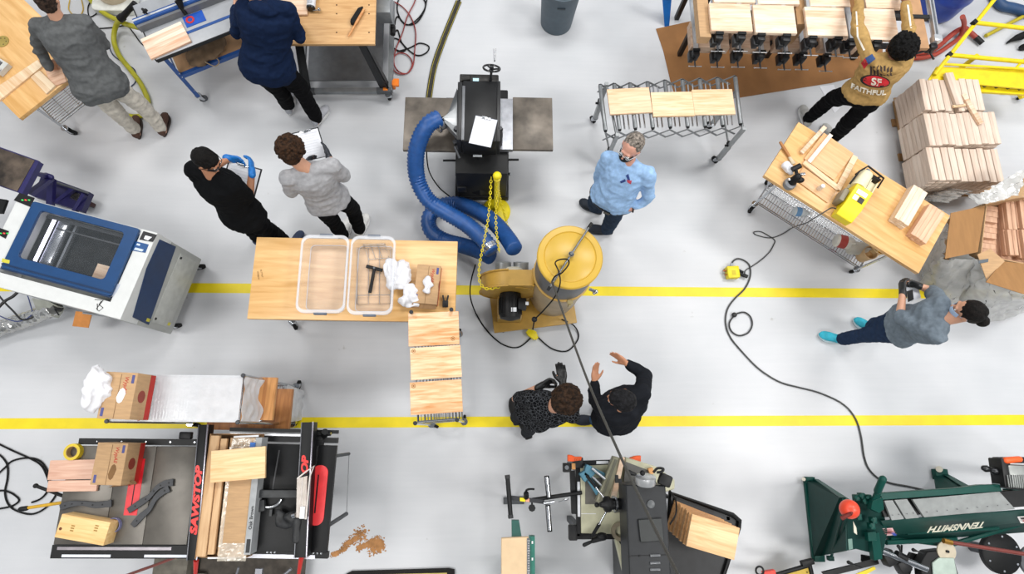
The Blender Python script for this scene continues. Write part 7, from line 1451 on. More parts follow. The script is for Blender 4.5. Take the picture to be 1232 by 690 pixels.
# ---------------------------------------------------------------- lift table
LT = Thing('lift_table', 'dark blue scissor lift cart with stained metal top at the left edge', 'lift table', P(40, 225, 0)); l_ = LT.l; PB = mat('221f56', .4, var=.08)
b = MB(); b.slab([l_(x, y, .8) for x, y in ((-70, 199), (24, 232), (46, 193), (-44, 161))], (0, 0, -.03)); LT.part(b, 'platform', PB)
b = MB(); b.slab([l_(x, y, .803) for x, y in ((-70, 198), (21, 230), (42, 193), (-44, 163))], (0, 0, .004)); LT.part(b, 'stained_plate', mat('54493f', .5, metal=.3, var=.45, scale=7))
b = MB(); b.slab([l_(42, 192.5, .803), l_(47, 194, .803), l_(26, 234, .803), l_(21, 231, .803)], (0, 0, -.06)); LT.part(b, 'edge_rail', PB)
for q, nm in (([(44, 206, .7), (60, 209, .4), (59, 213, .4), (42, 210, .7)], 'scissor_arm'), ([(56, 212, .45), (62, 214, .45), (36, 234, .7), (30, 231, .7)], 'scissor_arm'), ([(57, 214, .42), (64, 214, .42), (62, 246, .2), (55, 246, .2)], 'scissor_arm'), ([(84, 226, .25), (90, 227, .25), (68, 244, .2), (64, 242, .2)], 'brace'), ([(98, 232, .25), (102, 234, .25), (90, 254, .2), (86, 253, .2)], 'brace')):
    b = MB(); b.slab([l_(*p) for p in q], (0, 0, -.05)); LT.part(b, nm, PB)
b = MB(); b.cap(l_(61, 213, .46), l_(55, 211, .46), .03); LT.part(b, 'pivot', PB)
b = MB(); b.slab([l_(x, y, .2) for x, y in ((50, 210), (108, 231), (98, 254), (40, 236))], (0, 0, -.07)); LT.part(b, 'base_frame', mat('1a1746', .45)); b = MB(); b.cyl(l_(60, 217, .26), l_(106, 232, .24), .012); LT.part(b, 'base_rod', DGREY)
f = l_(111, 247, 0); b = MB(); b.box((f.x-.04, f.y+.02, .16), (.12, .1, .08), -.4, bev=.01); LT.part(b, 'wheel_bracket', mat('8f8c8a', .4, metal=.5)); b = MB(); b.lathe((f.x, f.y, .07), [(.03, -.025), (.07, -.02), (.072, .0), (.07, .02), (.03, .025)], 26, axis=(.35, .94, 0)); LT.part(b, 'wheel', mat('3a1d1c', .5))
b = MB(); b.slab([l_(x, y, .6) for x, y in ((-6, 238), (8, 240), (2, 256), (-8, 256))], (0, 0, -.03)); LT.part(b, 'foot_pedal', BLACK)
b = MB(); b.box(((P(802, 30, 0)+P(800, -24, .5))/2), (.09, .02, .02)); b = MB(); b.slab([P(799.5, 32, .0), P(805, 32, .0), P(810, -24, .5), P(795, -24, .5)], (0, .06, .04)); solo(b, 'blue_beam', mat('1768b8', .4), 'bright blue sloping steel beam at the top edge left of the cardboard', 'beam')

# ---------------------------------------------------------------- people
SKIN = {'fair': 'c9977c', 'tan': 'b98262', 'pink': 'd09a86', 'brown': '7d4f38'}
def pv(d): return V((d[0], -d[1], d[2] if len(d) > 2 else 0)).normalized()
def hand_prims(mb, wr, d, n, side, curl, g=0.0, wrist=.0, spread=.12):
    """palm, four unequal fingers and a thumb; d = wrist to knuckles, n = palm normal, side = +1/-1 where the thumb sits"""
    d = d.normalized(); n = (n-n.dot(d)*d).normalized(); s = d.cross(n)*side
    mb.loft([(wr-d*.02, s*(.026+g), n*(.021+g)), (wr+d*.012, s*(.029+g), n*(.02+g)), (wr+d*.045, s*(.039+g), n*(.018+g)),
             (wr+d*.08, s*(.041+g), n*(.015+g)), (wr+d*.098, s*(.034+g), n*(.009+g))], 14)
    mb.ell(wr+d*.035+s*.022+n*.012, (.018+g, .028+g, .013+g), (s, d, n))
    if wrist: mb.cap(wr-d*wrist, wr+d*.02, .029+g, .027+g)
    for k, (o, L) in enumerate(((.031, .074), (.011, .083), (-.010, .077), (-.029, .06))):
        p = wr+d*(.088-abs(o)*.22)+s*o; a = 0
        fd = (d+s*(o*spread*12)).normalized(); r = (.0098, .0098, .0092, .0082)[k]+g
        for j, q in enumerate((.42, .32, .26)):
            a += curl*(.55, .8, .6)[j]
            e = (fd*math.cos(a)+n*math.sin(a)).normalized(); p2 = p+e*(L*q)
            mb.cap(p, p2, r, r*.9, 8); p = p2; r *= .92
    p = wr+d*.028+s*.03+n*.006
    for j, (L, q) in enumerate(((.032, .0), (.026, .45), (.022, .7))):
        e = (d*(.7+q*.5)+s*(.6-q*.6)+n*(.3+curl*.35*q)).normalized(); p2 = p+e*L
        mb.cap(p, p2, (.0145, .0115, .0105)[j]+g, (.0118, .0105, .009)[j]+g, 8); p = p2

def person(label, J, face, skin='fair', hair='short', haircol='1a1310', shirt='555555', sleeve=.6, pants='1d1d20', shoe='2a2a2a', sole='d8d8d8',
           hl=None, hr=None, gloves=None, mask=None, glasses=None, fat=1.0, belly=0.0, hem=-.05, mshirt=None, top='t_shirt', mpants=None, legs='trousers',
           tuck=False, seed=1, scale=1.0, collar=0, leg=1.08):
    j = {k: P(*v) for k, v in J.items()}
    base = (j['al']+j['ar'])/2; base.z = 0
    T = Thing('person', label, 'person', base)
    j = {k: v-base for k, v in j.items()}
    S = scale
    pel = j['pel'] if 'pel' in j else (j['hl']+j['hr'])/2
    sh = (j['sl']+j['sr'])/2
    if 'hl' not in j:
        a_ = V((j['sl']-j['sr'])); a_.z = 0; a_.normalize(); a_ = pv(J_ax[label])if False else a_
        j['hl'] = pel+a_*.095-V((0, 0, .03)); j['hr'] = pel-a_*.095-V((0, 0, .03))
    neck = j.get('neck', sh+(j['head']-sh)*.18)
    up = (sh-pel).normalized()
    acH = (j['hl']-j['hr']); acH = (acH-acH.dot(up)*up).normalized(); acS = (j['sl']-j['sr']); hw = acS.length/2; acS = (acS-acS.dot(up)*up).normalized()
    def fr(a): return -up.cross(a)
    F = -up.cross(acS)
    # head frame
    f = pv(face); u = V((0, 0, 1)); lft = u.cross(f).normalized(); u = f.cross(lft).normalized(); hd = j['head']
    # --- body, one continuous surface
    b = MB()
    def torso(mb, g, lo, hi, w0=1.0):
        secs = []
        for t, wx, wy in ((-.22, .12, .095), (-.1, .158, .115), (0, .165, .118), (.18, .152, .108), (.38, .138, .102), (.6, .15, .112), (.8, .166, .115), (.93, .172, .097), (1.0, .135, .082), (1.06, .09, .074), (1.09, .078, .07), (1.13, .064, .062)):
            if t < lo-1e-6 or t > hi+1e-6: continue
            tt = min(max(t, 0), 1); ac = (acH*(1-tt)+acS*tt).normalized(); ff = -up.cross(ac)
            c = pel+(sh-pel)*t
            if t > 1: c = sh+(hd-sh)*((t-1)*1.9)
            bl = belly*max(0, 1-abs(t-.3)/.5)
            kx = fat if t < 1 else 1
            g2 = g+(.016*max(0, 1-max(0, t)/.35) if g > .01 else 0)
            secs.append((c+ff*(bl*.6), ac*((wx*kx*S+bl*.5)+g2), ff*((wy*kx*S+bl)+g2)))
        mb.loft(secs, 24)
    torso(b, -.028, -.22, 1.13)
    for s in 'lr':
        sp, ep, wp = j['s'+s], j['e'+s], j['w'+s]
        b.cap(sh+(sp-sh)*.5+up*0, sp, .055, .052); b.cap(sp, ep, .046*S, .036*S); b.cap(ep, wp, .038*S, .027*S)
        hp, kp, ap = j['h'+s], j['k'+s], j['a'+s]
        b.cap(hp, kp, .07*S, .05*S); b.cap(kp, ap, .052*S, .038*S); q = V((j['t'+s]-ap)); q.z = 0; q.normalize()
        b.cap(V((ap.x, ap.y, .045))-q*.03, V((ap.x, ap.y, .04))+q*.11, .034, .028)
        h = hl if s == 'l' else hr
        if h:
            hand_prims(b, wp, pv(h[0]), pv(h[1]), (1 if s == 'l' else -1), h[2])
    b.cap(neck-up*.03, hd-u*.05-f*.015, .062, .055)
    b.ell(hd+u*.022-f*.01, (.076, .094, .094), (lft, f, u)); b.ell(hd-u*.035+f*.025, (.06, .066, .082), (lft, f, u))
    b.cap(hd+f*.088+u*.012, hd+f*.106-u*.022, .009, .015, 8); b.ell(hd+f*.098-u*.026, (.018, .012, .009), (lft, f, u))
    b.cap(hd+f*.084+u*.026+lft*.035, hd+f*.084+u*.026-lft*.035, .011, .011, 8)
    b.ell(hd+f*.086-u*.058, (.024, .01, .010), (lft, f, u)); b.ell(hd+f*.078-u*.098, (.022, .018, .018), (lft, f, u))
    for k in (1, -1):
        b.ell(hd+lft*(.08*k)-u*.008-f*.005, (.010, .02, .032), (lft, f, u))
        b.ell(hd+f*.068-u*.028+lft*(.034*k), (.022, .018, .02), (lft, f, u))
    body = link(remesh(b, .0075, 3), 'body', mat(SKIN.get(skin, skin), .5, var=.05, scale=9), T.o)
    for k in (1, -1):
        e = MB(); c = hd+f*.083+u*.004+lft*(.031*k); e.ell(c, (.013, .009, .008), (lft, f, u)); eo = e.build('eye', mat('e8e4de', .2), T.o)
        e = MB(); e.ell(c+f*.006, (.0055, .0045, .0055), (lft, f, u)); e.build('iris', mat('35241a', .2), eo)
    # --- clothes
    nz = V((seed*3.1, seed*1.7, seed*2.3))
    def folds(amp, fx=(9, 9, 5)):
        def fn(p, n):
            q = V((p.x*fx[0], p.y*fx[1], p.z*fx[2]))+nz
            d = noise.noise(q*.6)*.5+(.35-abs(noise.noise(q*.9+V((9, 1, 4))))*1.6)*.8+noise.noise(q*2.6)*.3
            return p+n*(max(d, -.45)*amp)
        return fn
    LZ = .012 if top == 't_shirt' else (.024 if top in ('hoodie', 'fleece_pullover') else .015)
    t = MB(); torso(t, LZ, hem, 1.13 if collar or top in ('hoodie', 'fleece_pullover') else 1.09)
    for s in 'lr': t.cap(sh+up*.03+(j['s'+s]-sh)*.3, j['s'+s]+up*.0, .058, .06)
    if top == 'hoodie': t.ell(sh+up*.03-F*.085, (.13, .07, .06), (acS, F, up)); t.ell(sh+up*.05-F*.02, (.1, .09, .03), (acS, F, up))
    # flat closed hem + neck opening
    for s in 'lr':
        sp, ep, wp = j['s'+s], j['e'+s], j['w'+s]
        t.cap(sh+(sp-sh)*.45, sp, .066, .066*S)
        if sleeve <= 1:
            e_ = sp+(ep-sp)*sleeve; t.cap(sp, e_, .066*S*min(fat, 1.15), .060*S*min(fat, 1.15))
        else:
            e_ = ep+(wp-ep)*min(sleeve-1, .98); t.cap(sp, ep, .066*S, .056*S); t.cap(ep, e_, .056*S, .040*S)
    tm = remesh(t, .011, 7, folds(.017 if top == 't_shirt' else .021, (6, 9, 12)))
    to = link(tm, top, mshirt or mat(shirt, .95, var=.08, scale=30, bump=.35, bscale=260, spec=.12), T.o)
    if False:
        cm = MB(); c = neck+up*.02; n2 = (hd-neck).normalized()
        pts = [c+(acS*math.cos(a)*.072+F*math.sin(a)*.07)+n2*(.018-.02*math.sin(a)) for a in [2*PI*i/20 for i in range(20)]]
        cm.tube(pts, collar, 8, closed=True); cm.build('collar', mshirt or mat(shirt, .9, var=.08, scale=30), to)
    g = MB(); torso(g, -.004, -.1, .3)
    if tuck: pass
    for s in 'lr':
        hp, kp, ap = j['h'+s], j['k'+s], j['a'+s]
        a2 = ap+V((0, 0, .02)); a2.z = max(a2.z, .09)
        g.cap(hp, kp, .086*S*min(fat, 1.15)*leg**.5, .070*S*leg); g.cap(kp, a2, .069*S*leg, .058*S*leg)
    g.loft([(pel-up*.16, acH*.07, fr(acH)*.06), (pel-up*.1, acH*.135, fr(acH)*.1), (pel, acH*.14*fat, fr(acH)*.104*fat)], 20)
    po = link(remesh(g, .011, 7, folds(.017, (7, 7, 15))), legs, mpants or mat(pants, .95, var=.1, scale=26, bump=.3, bscale=240, spec=.12), T.o)
    for s in 'lr':
        ap = j['a'+s]; q = V((j['t'+s]-ap)); q.z = 0; q.normalize(); r = q.cross(V((0, 0, 1)))
        m = MB(); lift = max(0, ap.z-.08); c0 = V((ap.x, ap.y, lift))
        m.loft([(c0+q*x+V((0, 0, .02+h/2)), r*w_, V((0, 0, h/2))) for x, w_, h in ((-.075, .022, .05), (-.068, .036, .085), (-.03, .043, .11), (.02, .044, .105), (.07, .045, .08), (.12, .05, .062), (.165, .046, .05), (.195, .032, .038), (.208, .012, .02))], 18)
        so = m.build('shoe', mat(shoe, .75, var=.1, scale=20), T.o, smooth=80)
        o2 = [c0+q*(.065+.142*math.cos(a))+r*((.05+.008*math.cos(a)-.006*math.cos(3*a))*math.sin(a)) for a in [2*PI*i/28 for i in range(28)]]
        MB().prism([(p.x, p.y) for p in o2], lift+.001, lift+.03).build('sole', mat(sole, .6), so)
    # --- gloves
    if gloves:
        for s, h in (('l', hl), ('r', hr)):
            if not h: continue
            gm = MB(); hand_prims(gm, j['w'+s], pv(h[0]), pv(h[1]), (1 if s == 'l' else -1), h[2], .0028, .03)
            link(remesh(gm, .005, 1), 'glove', mat(gloves, .45, var=.1, scale=40), T.o)
    # --- hair
    rnd = random.Random(seed); hm = MB()
    if hair in ('short', 'thin'):
        hm.ell(hd+u*(.028 if hair == 'short' else .034)-f*(.022 if hair == 'short' else .034), (.085, .098, .1), (lft, f, u)); hm.ell(hd-u*.02-f*.045, (.072, .06, .075), (lft, f, u))
        if hair == 'short': hm.ell(hd+u*.075+f*.035, (.062, .05, .045), (lft, f, u))
        amp, fq, vx, sm = .006, 30, .007, 3
    elif hair == 'bun':
        hm.ell(hd+u*.028-f*.025, (.088, .1, .103), (lft, f, u)); hm.ell(hd-u*.02-f*.05, (.074, .06, .08), (lft, f, u))
        hm.ell(hd-f*.125-u*.06, (.05, .046, .046), (lft, f, u)); hm.cap(hd-f*.09, hd-f*.11-u*.04, .04, .035)
        amp, fq, vx, sm = .005, 24, .007, 3
    elif hair in ('curly', 'afro'):
        R_ = .112 if hair == 'curly' else .126
        hm.ell(hd+u*.032-f*.024, (R_*.9, R_, R_*.98), (lft, f, u)); hm.ell(hd-u*.02-f*.045, (.08, .068, .075), (lft, f, u))
        for i in range(260):
            z = rnd.uniform(-.35, 1); a = rnd.uniform(0, 2*PI); q = math.sqrt(1-z*z) if z < 1 else 0
            if math.sin(a) > .45 and z < .42: continue
            p = hd+u*(.032+R_*z*1.0)+lft*(R_*.92*q*math.cos(a))+f*(-.024+R_*q*math.sin(a))
            rr = rnd.uniform(.01, .022) if hair == 'curly' else rnd.uniform(.009, .014)
            hm.ell(p, rr, n=7, m=5)
        amp, fq, vx, sm = .004, 60, .006, 1
    def hfn(p, n): return p+n*(noise.noise(V((p.dot(lft)*fq*2, p.dot(f)*fq*.8, p.dot(u)*fq))+nz)*amp)
    hm_ = mat(haircol, .7, var=.4, scale=45, bump=.9, bscale=110, spec=.2)
    link(remesh(hm, vx, sm, hfn), 'hair', hm_, T.o)
    if mask:
        m = MB()
        def mk(a, e):
            az = (a-.5)*2.6; el = -1.05+e*1.5
            rr = 1.0+.06*math.cos(az)
            return hd-u*.038+f*.02+(lft*(.069*math.sin(az))+f*(.089*rr*math.cos(az)))*math.cos(el*.75)+u*(.078*math.sin(el))
        m.grid(mk, 16, 10, .003); mo = m.build('face_mask', mat(mask, .8, var=.05), T.o, smooth=80)
        for k in (1, -1):
            m = MB(); m.tube([hd+lft*(.066*k)+f*.03-u*.02, hd+lft*(.083*k)+u*.0, hd+lft*(.086*k)-f*.02+u*.01], .0022, 6); m.build('ear_loop', mat(mask, .8, var=.05), mo)
    if glasses:
        m = MB()
        for k in (1, -1):
            pts = [hd+f*(.104-abs(math.cos(a))*.006)+lft*(k*.033+.024*math.cos(a))+u*(.004+.017*math.sin(a)) for a in [2*PI*i/14 for i in range(14)]]
            m.tube(pts, .0024, 6, closed=True)
            m.tube([hd+f*.096+lft*(.057*k)+u*.01, hd+f*.05+lft*(.077*k)+u*.01, hd+lft*(.088*k)+u*.006-f*.01], .0024, 6)
        m.tube([hd+f*.106+lft*.01+u*.006, hd+f*.108+u*.008, hd+f*.106-lft*.01+u*.006], .0024, 6)
        go = m.build('glasses', mat(glasses, .3), T.o)
        for k in (1, -1):
            m = MB(); m.lathe(hd+f*.1+lft*(k*.033)+u*.004, [(.0, 0), (.022, .0), (.022, .002), (0, .002)], 14, axis=f); m.build('lens', mat('d9e4ea', .05, alpha=.28), go)
    # report limb lengths while building
    if DEBUG:
        L = lambda a, b_: round((j[a]-j[b_]).length, 2)
        print('LIMB', label[:34], 'sw', L('sl', 'sr'), 'torso', round((sh-pel).length, 2), 'uaL', L('sl', 'el'), 'faL', L('el', 'wl'), 'uaR', L('sr', 'er'), 'faR', L('er', 'wr'),
              'thL', L('hl', 'kl'), 'shL', L('kl', 'al'), 'thR', L('hr', 'kr'), 'shR', L('kr', 'ar'), 'hn', round((hd-sh).length, 2), 'hipw', L('hl', 'hr'))
    T.j = j; T.F = F; T.up = up; T.ac = acS; T.sh = sh; T.pel = pel; T.body = body; T.top = to
    T.fr = dict(f=f, u=u, l=lft, hd=hd)
    return T
DEBUG = False

def pattern_cloth():
    m = bpy.data.materials.new('patterned_cloth'); m.use_nodes = True; nt = m.node_tree; N = nt.nodes; b = N['Principled BSDF']; b.inputs['Roughness'].default_value = .95; b.inputs['Specular IOR Level'].default_value = .12
    tc = N.new('ShaderNodeTexCoord'); v = N.new('ShaderNodeTexVoronoi'); v.feature = 'DISTANCE_TO_EDGE'; v.inputs['Scale'].default_value = 38; nt.links.new(tc.outputs['Object'], v.inputs['Vector'])
    r = N.new('ShaderNodeValToRGB'); r.color_ramp.elements[0].position = .03; r.color_ramp.elements[1].position = .08; r.color_ramp.elements[0].color = lin('4a4c50'); r.color_ramp.elements[1].color = lin('0d0e10')
    nt.links.new(v.outputs['Distance'], r.inputs[0]); nt.links.new(r.outputs[0], b.inputs['Base Color']); return m
PATT = pattern_cloth()
PA = person('person in grey fleece pullover and khaki trousers bending over the left workbench',
    dict(head=(57, 0, 1.58), sl=(45, 32, 1.38), sr=(102, 26, 1.40), el=(48, 62, 1.08), er=(125, 52, 1.12), wl=(60, 82, .98), wr=(97, 47, 1.0),
         pel=(120, 102, .92), hl=(110, 105, .9), hr=(129, 99, .9), kl=(140, 134, .5), kr=(169, 125, .5), al=(162, 156, .09), ar=(194, 153, .09), tl=(164, 138, .03), tr=(200, 133, .03)),
    (-.15, -1, -.5), haircol='3a2c24', shirt='5e6061', sleeve=1.9, top='fleece_pullover', pants='c3bdb2', shoe='4a2f22', sole='2c1c15', hem=-.22, collar=.016, fat=1.3, leg=1.15,
    hl=((.2, -1, -.3), (1, .2, 0), .5), hr=((-1, -.3, -.4), (0, -1, 0), .5), seed=2)
PB = person('person in navy hoodie and black trousers standing at the router table',
    dict(head=(296, -22, 1.62), sl=(292, 8, 1.42), sr=(347, 12, 1.42), el=(284, 40, 1.15), er=(361, 45, 1.15), wl=(283, 8, 1.02), wr=(352, 20, 1.02),
         pel=(322, 80, .92), hl=(313, 84, .9), hr=(335, 80, .9), kl=(337, 108, .5), kr=(363, 108, .5), al=(347, 127, .09), ar=(381, 142, .09), tl=(350, 110, .03), tr=(399, 121, .03)),
    (-.1, -1, -.5), haircol='33251d', shirt='13213c', sleeve=1.95, top='hoodie', pants='0d0d0f', shoe='a9abb2', sole='d0d0d0', hem=-.22, fat=1.38, leg=1.28, collar=.022,
    hl=((-.2, -1, -.3), (1, .2, 0), .5), hr=((-.6, -1, -.3), (0, -1, 0), .5), seed=3)
PC = person('person in black T-shirt with blue gloves holding a clipboard',
    dict(head=(248, 192, 1.64), sl=(233, 203, 1.42), sr=(281, 224, 1.42), el=(240, 214, 1.14), er=(300, 238, 1.18), wl=(276, 190, 1.16), wr=(303, 206, 1.3),
         pel=(292, 257, .93), hl=(287, 255, .91), hr=(301, 263, .91), kl=(300, 272, .5), kr=(331, 282, .5), al=(311, 286, .09), ar=(350, 296, .09), tl=(322, 276, .03), tr=(362, 282, .03)),
    (1, .35, -.75), skin='tan', haircol='0d0a09', shirt='0e0f11', sleeve=.82, pants='0c0c0e', shoe='33405a', sole='8a93a5', hem=-.12, fat=1.28,
    hl=((1, .15, 0), (0, 1, .3), .5), hr=((-.1, -1, .2), (-1, 0, 0), .7), gloves='1373c4', mask='16161a', glasses='1c1c1f', seed=4)
PD = person('person with curly brown hair in grey T-shirt writing on a clipboard',
    dict(head=(351, 182, 1.62), sl=(347, 214, 1.42), sr=(399, 200, 1.42), el=(352, 232, 1.15), er=(416, 213, 1.16), wl=(367, 203, 1.1), wr=(396, 190, 1.12),
         pel=(394, 240, .93), hl=(384, 244, .91), hr=(404, 237, .91), kl=(399, 264, .5), kr=(424, 250, .5), al=(413, 283, .09), ar=(433, 276, .09), tl=(418, 268, .03), tr=(440, 262, .03)),
    (-.05, -1, -.75), haircol='382415', hair='curly', shirt='a7a7aa', sleeve=.8, pants='0d0d0f', shoe='e2e2e0', sole='efefef', hem=-.1, fat=1.1,
    hl=((.3, -1, .1), (1, 0, 0), .6), hr=((-.3, -1, .1), (-1, -.2, 0), .35), gloves='23262f', seed=5)
PE = person('grey-haired person in light blue shirt and black mask with hands at the belt',
    dict(head=(759, 178, 1.62), sl=(779, 209, 1.42), sr=(732, 190, 1.42), el=(780, 238, 1.14), er=(722, 208, 1.14), wl=(759, 251, 1.03), wr=(718, 218, .95),
         pel=(737, 238, .94), hl=(744, 243, .92), hr=(729, 234, .92), kl=(737, 262, .5), kr=(716, 243, .5), al=(730, 276, .09), ar=(718, 250, .09), tl=(716, 276, .03), tr=(702, 244, .03)),
    (-.62, .75, -.02), skin='pink', haircol='8a8178', hair='thin', shirt='9dbfe6', sleeve=1.75, top='shirt', pants='2c3a4e', mpants=None, shoe='1d2430', sole='2a2f38', hem=0, fat=1.1, belly=.045, leg=1.2,
    hl=((-1, .1, -.15), (0, -1, -.3), .7), hr=((-.2, 1, -.9), (1, 0, 0), .5), mask='151517', glasses='c9ccd0', seed=6, collar=.012)
PF = person('person with black afro in tan printed hoodie reaching up to the clamped panels',
    dict(head=(1082, 57, 1.50), sl=(1046, 70, 1.36), sr=(1086, 80, 1.34), el=(1032, 33, 1.40), er=(1094, 38, 1.38), wl=(1033, -4, 1.3), wr=(1089, 2, 1.3),
         pel=(1040, 112, .93), hl=(1029, 113, .9), hr=(1050, 118, .9), kl=(1000, 119, .52), kr=(1022, 146, .52), al=(972, 143, .09), ar=(1003, 165, .09), tl=(964, 122, .03), tr=(990, 148, .03)),
    (-.5, -1, -.2), skin='brown', haircol='070606', hair='afro', shirt='b08f5a', sleeve=1.9, top='hoodie', pants='0c0c0e', shoe='b9b9b6', sole='e6e6e6', hem=-.04, fat=1.12, leg=1.18,
    hl=((0, -1, -.2), (0, 0, -1), .6), hr=((0, -1, -.2), (0, 0, -1), .6), seed=7, collar=.02)
PG = person('person with dark hair bun in grey T-shirt, jeans and turquoise shoes',
    dict(head=(1165, 374, 1.56), sl=(1128, 396+8, 1.36), sr=(1131, 366, 1.36), el=(1083, 380, 1.12), er=(1122, 350, 1.12), wl=(1086, 352, 1.12), wr=(1104, 343, 1.12),
         pel=(1084, 391, .88), hl=(1084, 400, .86), hr=(1083, 383, .86), kl=(1045, 402, .49), kr=(1052, 392, .49), al=(1012, 408, .09), ar=(1052, 396, .09), tl=(986, 402, .03), tr=(1034, 388, .03)),
    (-.85, -.6, -.4), skin='fair', haircol='120d0b', hair='bun', shirt='6f7a84', sleeve=.95, pants='25344d', shoe='2fa9c0', sole='c9dde2', hem=-.06, fat=1.14, leg=1.1,
    hl=((0, -1, .15), (1, 0, 0), .9), hr=((-1, -.4, .1), (0, 1, 0), .9), gloves='1d1e20', mask='a9bfdc', seed=8)
PH = person('person with curly brown hair and black gloves in patterned black T-shirt',
    dict(head=(680, 481, 1.58), sl=(640, 478, 1.38), sr=(688, 500, 1.38), el=(621, 479, 1.12), er=(684, 478, 1.15), wl=(651, 464, 1.22), wr=(677, 460, 1.32),
         pel=(641, 496, .95), hl=(634, 492, .92), hr=(645, 505, .92), kl=(632, 493, .5), kr=(642, 508, .5), al=(621, 502, .09), ar=(634, 519, .09), tl=(618, 486, .03), tr=(630, 508, .03)),
    (.75, -.6, -.9), haircol='302014', hair='curly', shirt='101113', mshirt=PATT, sleeve=.8, pants='2e3034', shoe='141416', sole='1e1e20', hem=-.02, fat=1.02, leg=1.05,
    hl=((1, -.6, .1), (0, 1, .4), 1.1), hr=((-.12, -1, .25), (-.3, 0, 1), .25), gloves='131415', seed=9)
PI_ = person('person with short greying dark hair in charcoal jacket gesturing with open hands',
    dict(head=(748, 481, 1.62), sl=(727, 492, 1.40), sr=(773, 474, 1.42), el=(716, 480, 1.12), er=(776, 450, 1.16), wl=(715, 459, 1.16), wr=(754, 437, 1.2),
         pel=(741, 501, .92), hl=(733, 504, .9), hr=(748, 500, .9), kl=(724, 502, .5), kr=(733, 498, .5), al=(716, 505, .09), ar=(738, 497, .09), tl=(700, 505, .03), tr=(722, 492, .03)),
    (-1, -.35, -.45), skin='tan', haircol='1a1a1d', shirt='1d1f24', sleeve=1.92, top='jacket', pants='3a536f', shoe='1d2430', sole='2a2f38', hem=-.08, fat=1.18,
    hl=((.05, -1, .3), (.6, .2, .8), .12), hr=((-1, -.75, .25), (-.5, .8, .4), .12), seed=10, collar=.014)

# ---------------------------------------------------------------- prints and small things on the people
from mathutils.bvhtree import BVHTree
def decal(T, target, polys_px, name, m, parent=None, dz=.004, hguess=1.3):
    """thin print lying on the cloth: outlines given in photo pixels, laid on the surface they fall on"""
    me = target.data; bvh = BVHTree.FromPolygons([v.co for v in me.vertices], [p.vertices for p in me.polygons]); cam_l = V((0, 0, HC))-T.loc; b = MB()
    def hit(px, py):
        d = (T.l(px, py, 0)-cam_l).normalized(); h, n, i, ds = bvh.ray_cast(cam_l, d)
        return (h, n) if h is not None else None
    for verts, faces in polys_px:
        hs = [hit(*v) for v in verts]
        for f in faces:
            if any(hs[i] is None for i in f): continue
            pts = [hs[i][0]+hs[i][1]*dz for i in f]; low = [hs[i][0]+hs[i][1]*(dz*.3) for i in f]; k = len(f)
            if (pts[1]-pts[0]).cross(pts[2]-pts[0]).dot(hs[f[0]][1]) < 0: pts.reverse(); low.reverse()
            b.add(pts+low, [tuple(range(k)), tuple(range(2*k-1, k-1, -1))]+[(i, k+i, k+(i+1) % k, (i+1) % k) for i in range(k)])
    if b.v: return T.part(b, name, m, parent, smooth=0)
def ell_px(cx, cy, rx, ry, rot=0, n=20, rings=3, r0=0):
    vs, fs = [], []
    for k in range(rings+1):
        t = r0+(1-r0)*k/rings
        for i in range(n):
            a = 2*PI*i/n; x, y = rx*t*math.cos(a), ry*t*math.sin(a); vs.append((cx+x*math.cos(rot)-y*math.sin(rot), cy+x*math.sin(rot)+y*math.cos(rot)))
    for k in range(rings):
        for i in range(n): fs.append((k*n+i, k*n+(i+1) % n, (k+1)*n+(i+1) % n, (k+1)*n+i))
    return vs, fs
def text_px(txt, x0, y0, ang, hgt, width, arc=0):
    m = MB(); text_mesh(m, txt, (0, 0, 0), (1, 0, 0), (0, 1, 0), 1, 0, bold=.02); n = len(m.v)//2; w_ = max(v.x for v in m.v); s = width/w_
    vs = []
    for v in m.v[:n]:
        x, y = v.x*s, v.y*hgt; y -= arc*4*(x/width)*(1-x/width); vs.append((x0+x*math.cos(ang)+y*math.sin(ang), y0+x*math.sin(ang)-y*math.cos(ang)))
    return vs, [f for f in m.f if all(i < n for i in f)]
def quad_px(pts, n=4):
    vs = []; a, b_, c, d = [V((p[0], p[1], 0)) for p in pts]
    for j in range(n+1):
        for i in range(n+1): p = a.lerp(b_, i/n).lerp(d.lerp(c, i/n), j/n); vs.append((p.x, p.y))
    return vs, [(j*(n+1)+i, j*(n+1)+i+1, (j+1)*(n+1)+i+1, (j+1)*(n+1)+i) for j in range(n) for i in range(n)]
W_ = mat('ece6d8', .8); R2_ = mat('b3202a', .8); K_ = mat('141214', .8)
F_ = PF
decal(F_, F_.top, [ell_px(1053, 97.5, 18, 7.5, .12)], 'back_print', K_); decal(F_, F_.top, [ell_px(1054, 97.5, 15.5, 6.2, .12)], 'back_print', mat('c8232c', .8), dz=.006)
decal(F_, F_.top, [text_px('SF', 1048, 101, .12, 8, 12)], 'back_print', W_, dz=.009); decal(F_, F_.top, [text_px('FAITHFUL', 1024, 105, .2, 5.5, 42, arc=3)], 'back_lettering', W_, dz=.009)
rnd = random.Random(3)
decal(F_, F_.top, [quad_px([(x, 80+rnd.uniform(-2, 2)+(x-1048)*.05), (x+2.4, 80+rnd.uniform(-2, 2)), (x+2.4, 91), (x, 90)], 2) for x in (1047, 1051, 1055, 1059, 1063, 1067, 1071)], 'back_print', mat('3a2a22', .8), dz=.006)
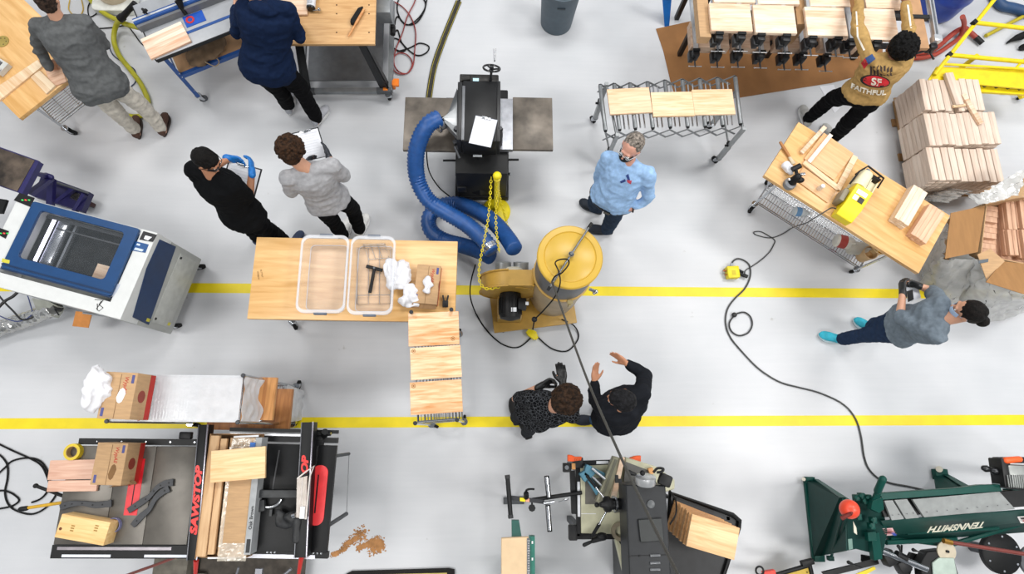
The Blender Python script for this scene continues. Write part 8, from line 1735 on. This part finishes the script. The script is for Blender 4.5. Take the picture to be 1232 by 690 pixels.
decal(F_, F_.top, [quad_px([(1036, 76), (1041, 70), (1045, 76), (1040, 83)])], 'sleeve_patch', R2_); decal(F_, F_.top, [quad_px([(1041, 70), (1049, 65), (1053, 71), (1045, 77)])], 'sleeve_patch', mat('2d4a7c', .8), dz=.006)
decal(F_, F_.top, [quad_px([(1029.5, 14), (1031.2, 14), (1033, 44), (1031, 44)], 6), quad_px([(1031, 44), (1033, 44), (1041, 60), (1039, 61)], 6)], 'sleeve_stripe', W_); decal(F_, F_.top, [quad_px([(1091, 6), (1093, 6), (1097, 34), (1095, 34)], 6)], 'sleeve_stripe', W_)
decal(PE, PE.top, [quad_px([(753, 211), (756, 209), (758, 216), (756, 218)]), quad_px([(746, 218), (752, 215), (753, 218), (747, 220)])], 'chest_logo', mat('2b4280', .8)); decal(PE, PE.top, [quad_px([(754, 216), (760, 217), (759, 221), (755, 219)])], 'chest_logo', mat('c44a5a', .8), dz=.006)
b = MB(); c = PE.pel+PE.up*.015; F0 = PE.F; ac = PE.ac
b.tube([c+(ac*math.cos(t)*.215+F0*math.sin(t)*.18) for t in [2*PI*k/28 for k in range(28)]], .013, 8, closed=True); PE.part(b, 'belt', mat('15161a', .5))
b = MB(); b.box(c+F0*.185, (.06, .03, .045), math.atan2(F0.y, F0.x)+PI/2); PE.part(b, 'belt_buckle', mat('2a2a2d', .3, metal=.6))
w0 = PE.j['wl']; dd = pv((-1, .1, -.15)); u1, u2 = perp(dd); b = MB(); b.tube([w0-dd*.015+(u1*math.cos(t)+u2*math.sin(t))*.033 for t in [2*PI*k/16 for k in range(16)]], .007, 8, closed=True); PE.part(b, 'wristwatch', BLACK)
NP = Thing('notepad', 'white notepad with a black phone held by the person in grey T-shirt and jeans', 'notepad', P(1098, 353, 1.08)); l_ = NP.l
b = MB(); b.slab([l_(x, y, 1.08) for x, y in ((1090, 344), (1104, 340), (1108, 358), (1093, 363))], (0, 0, -.008)); po = NP.part(b, 'paper', PAPER); b = MB(); b.slab([l_(x, y, 1.085) for x, y in ((1091, 350), (1097, 348.5), (1098.5, 360), (1092.5, 363))], (0, 0, .01)); NP.part(b, 'phone', BLACK, po)
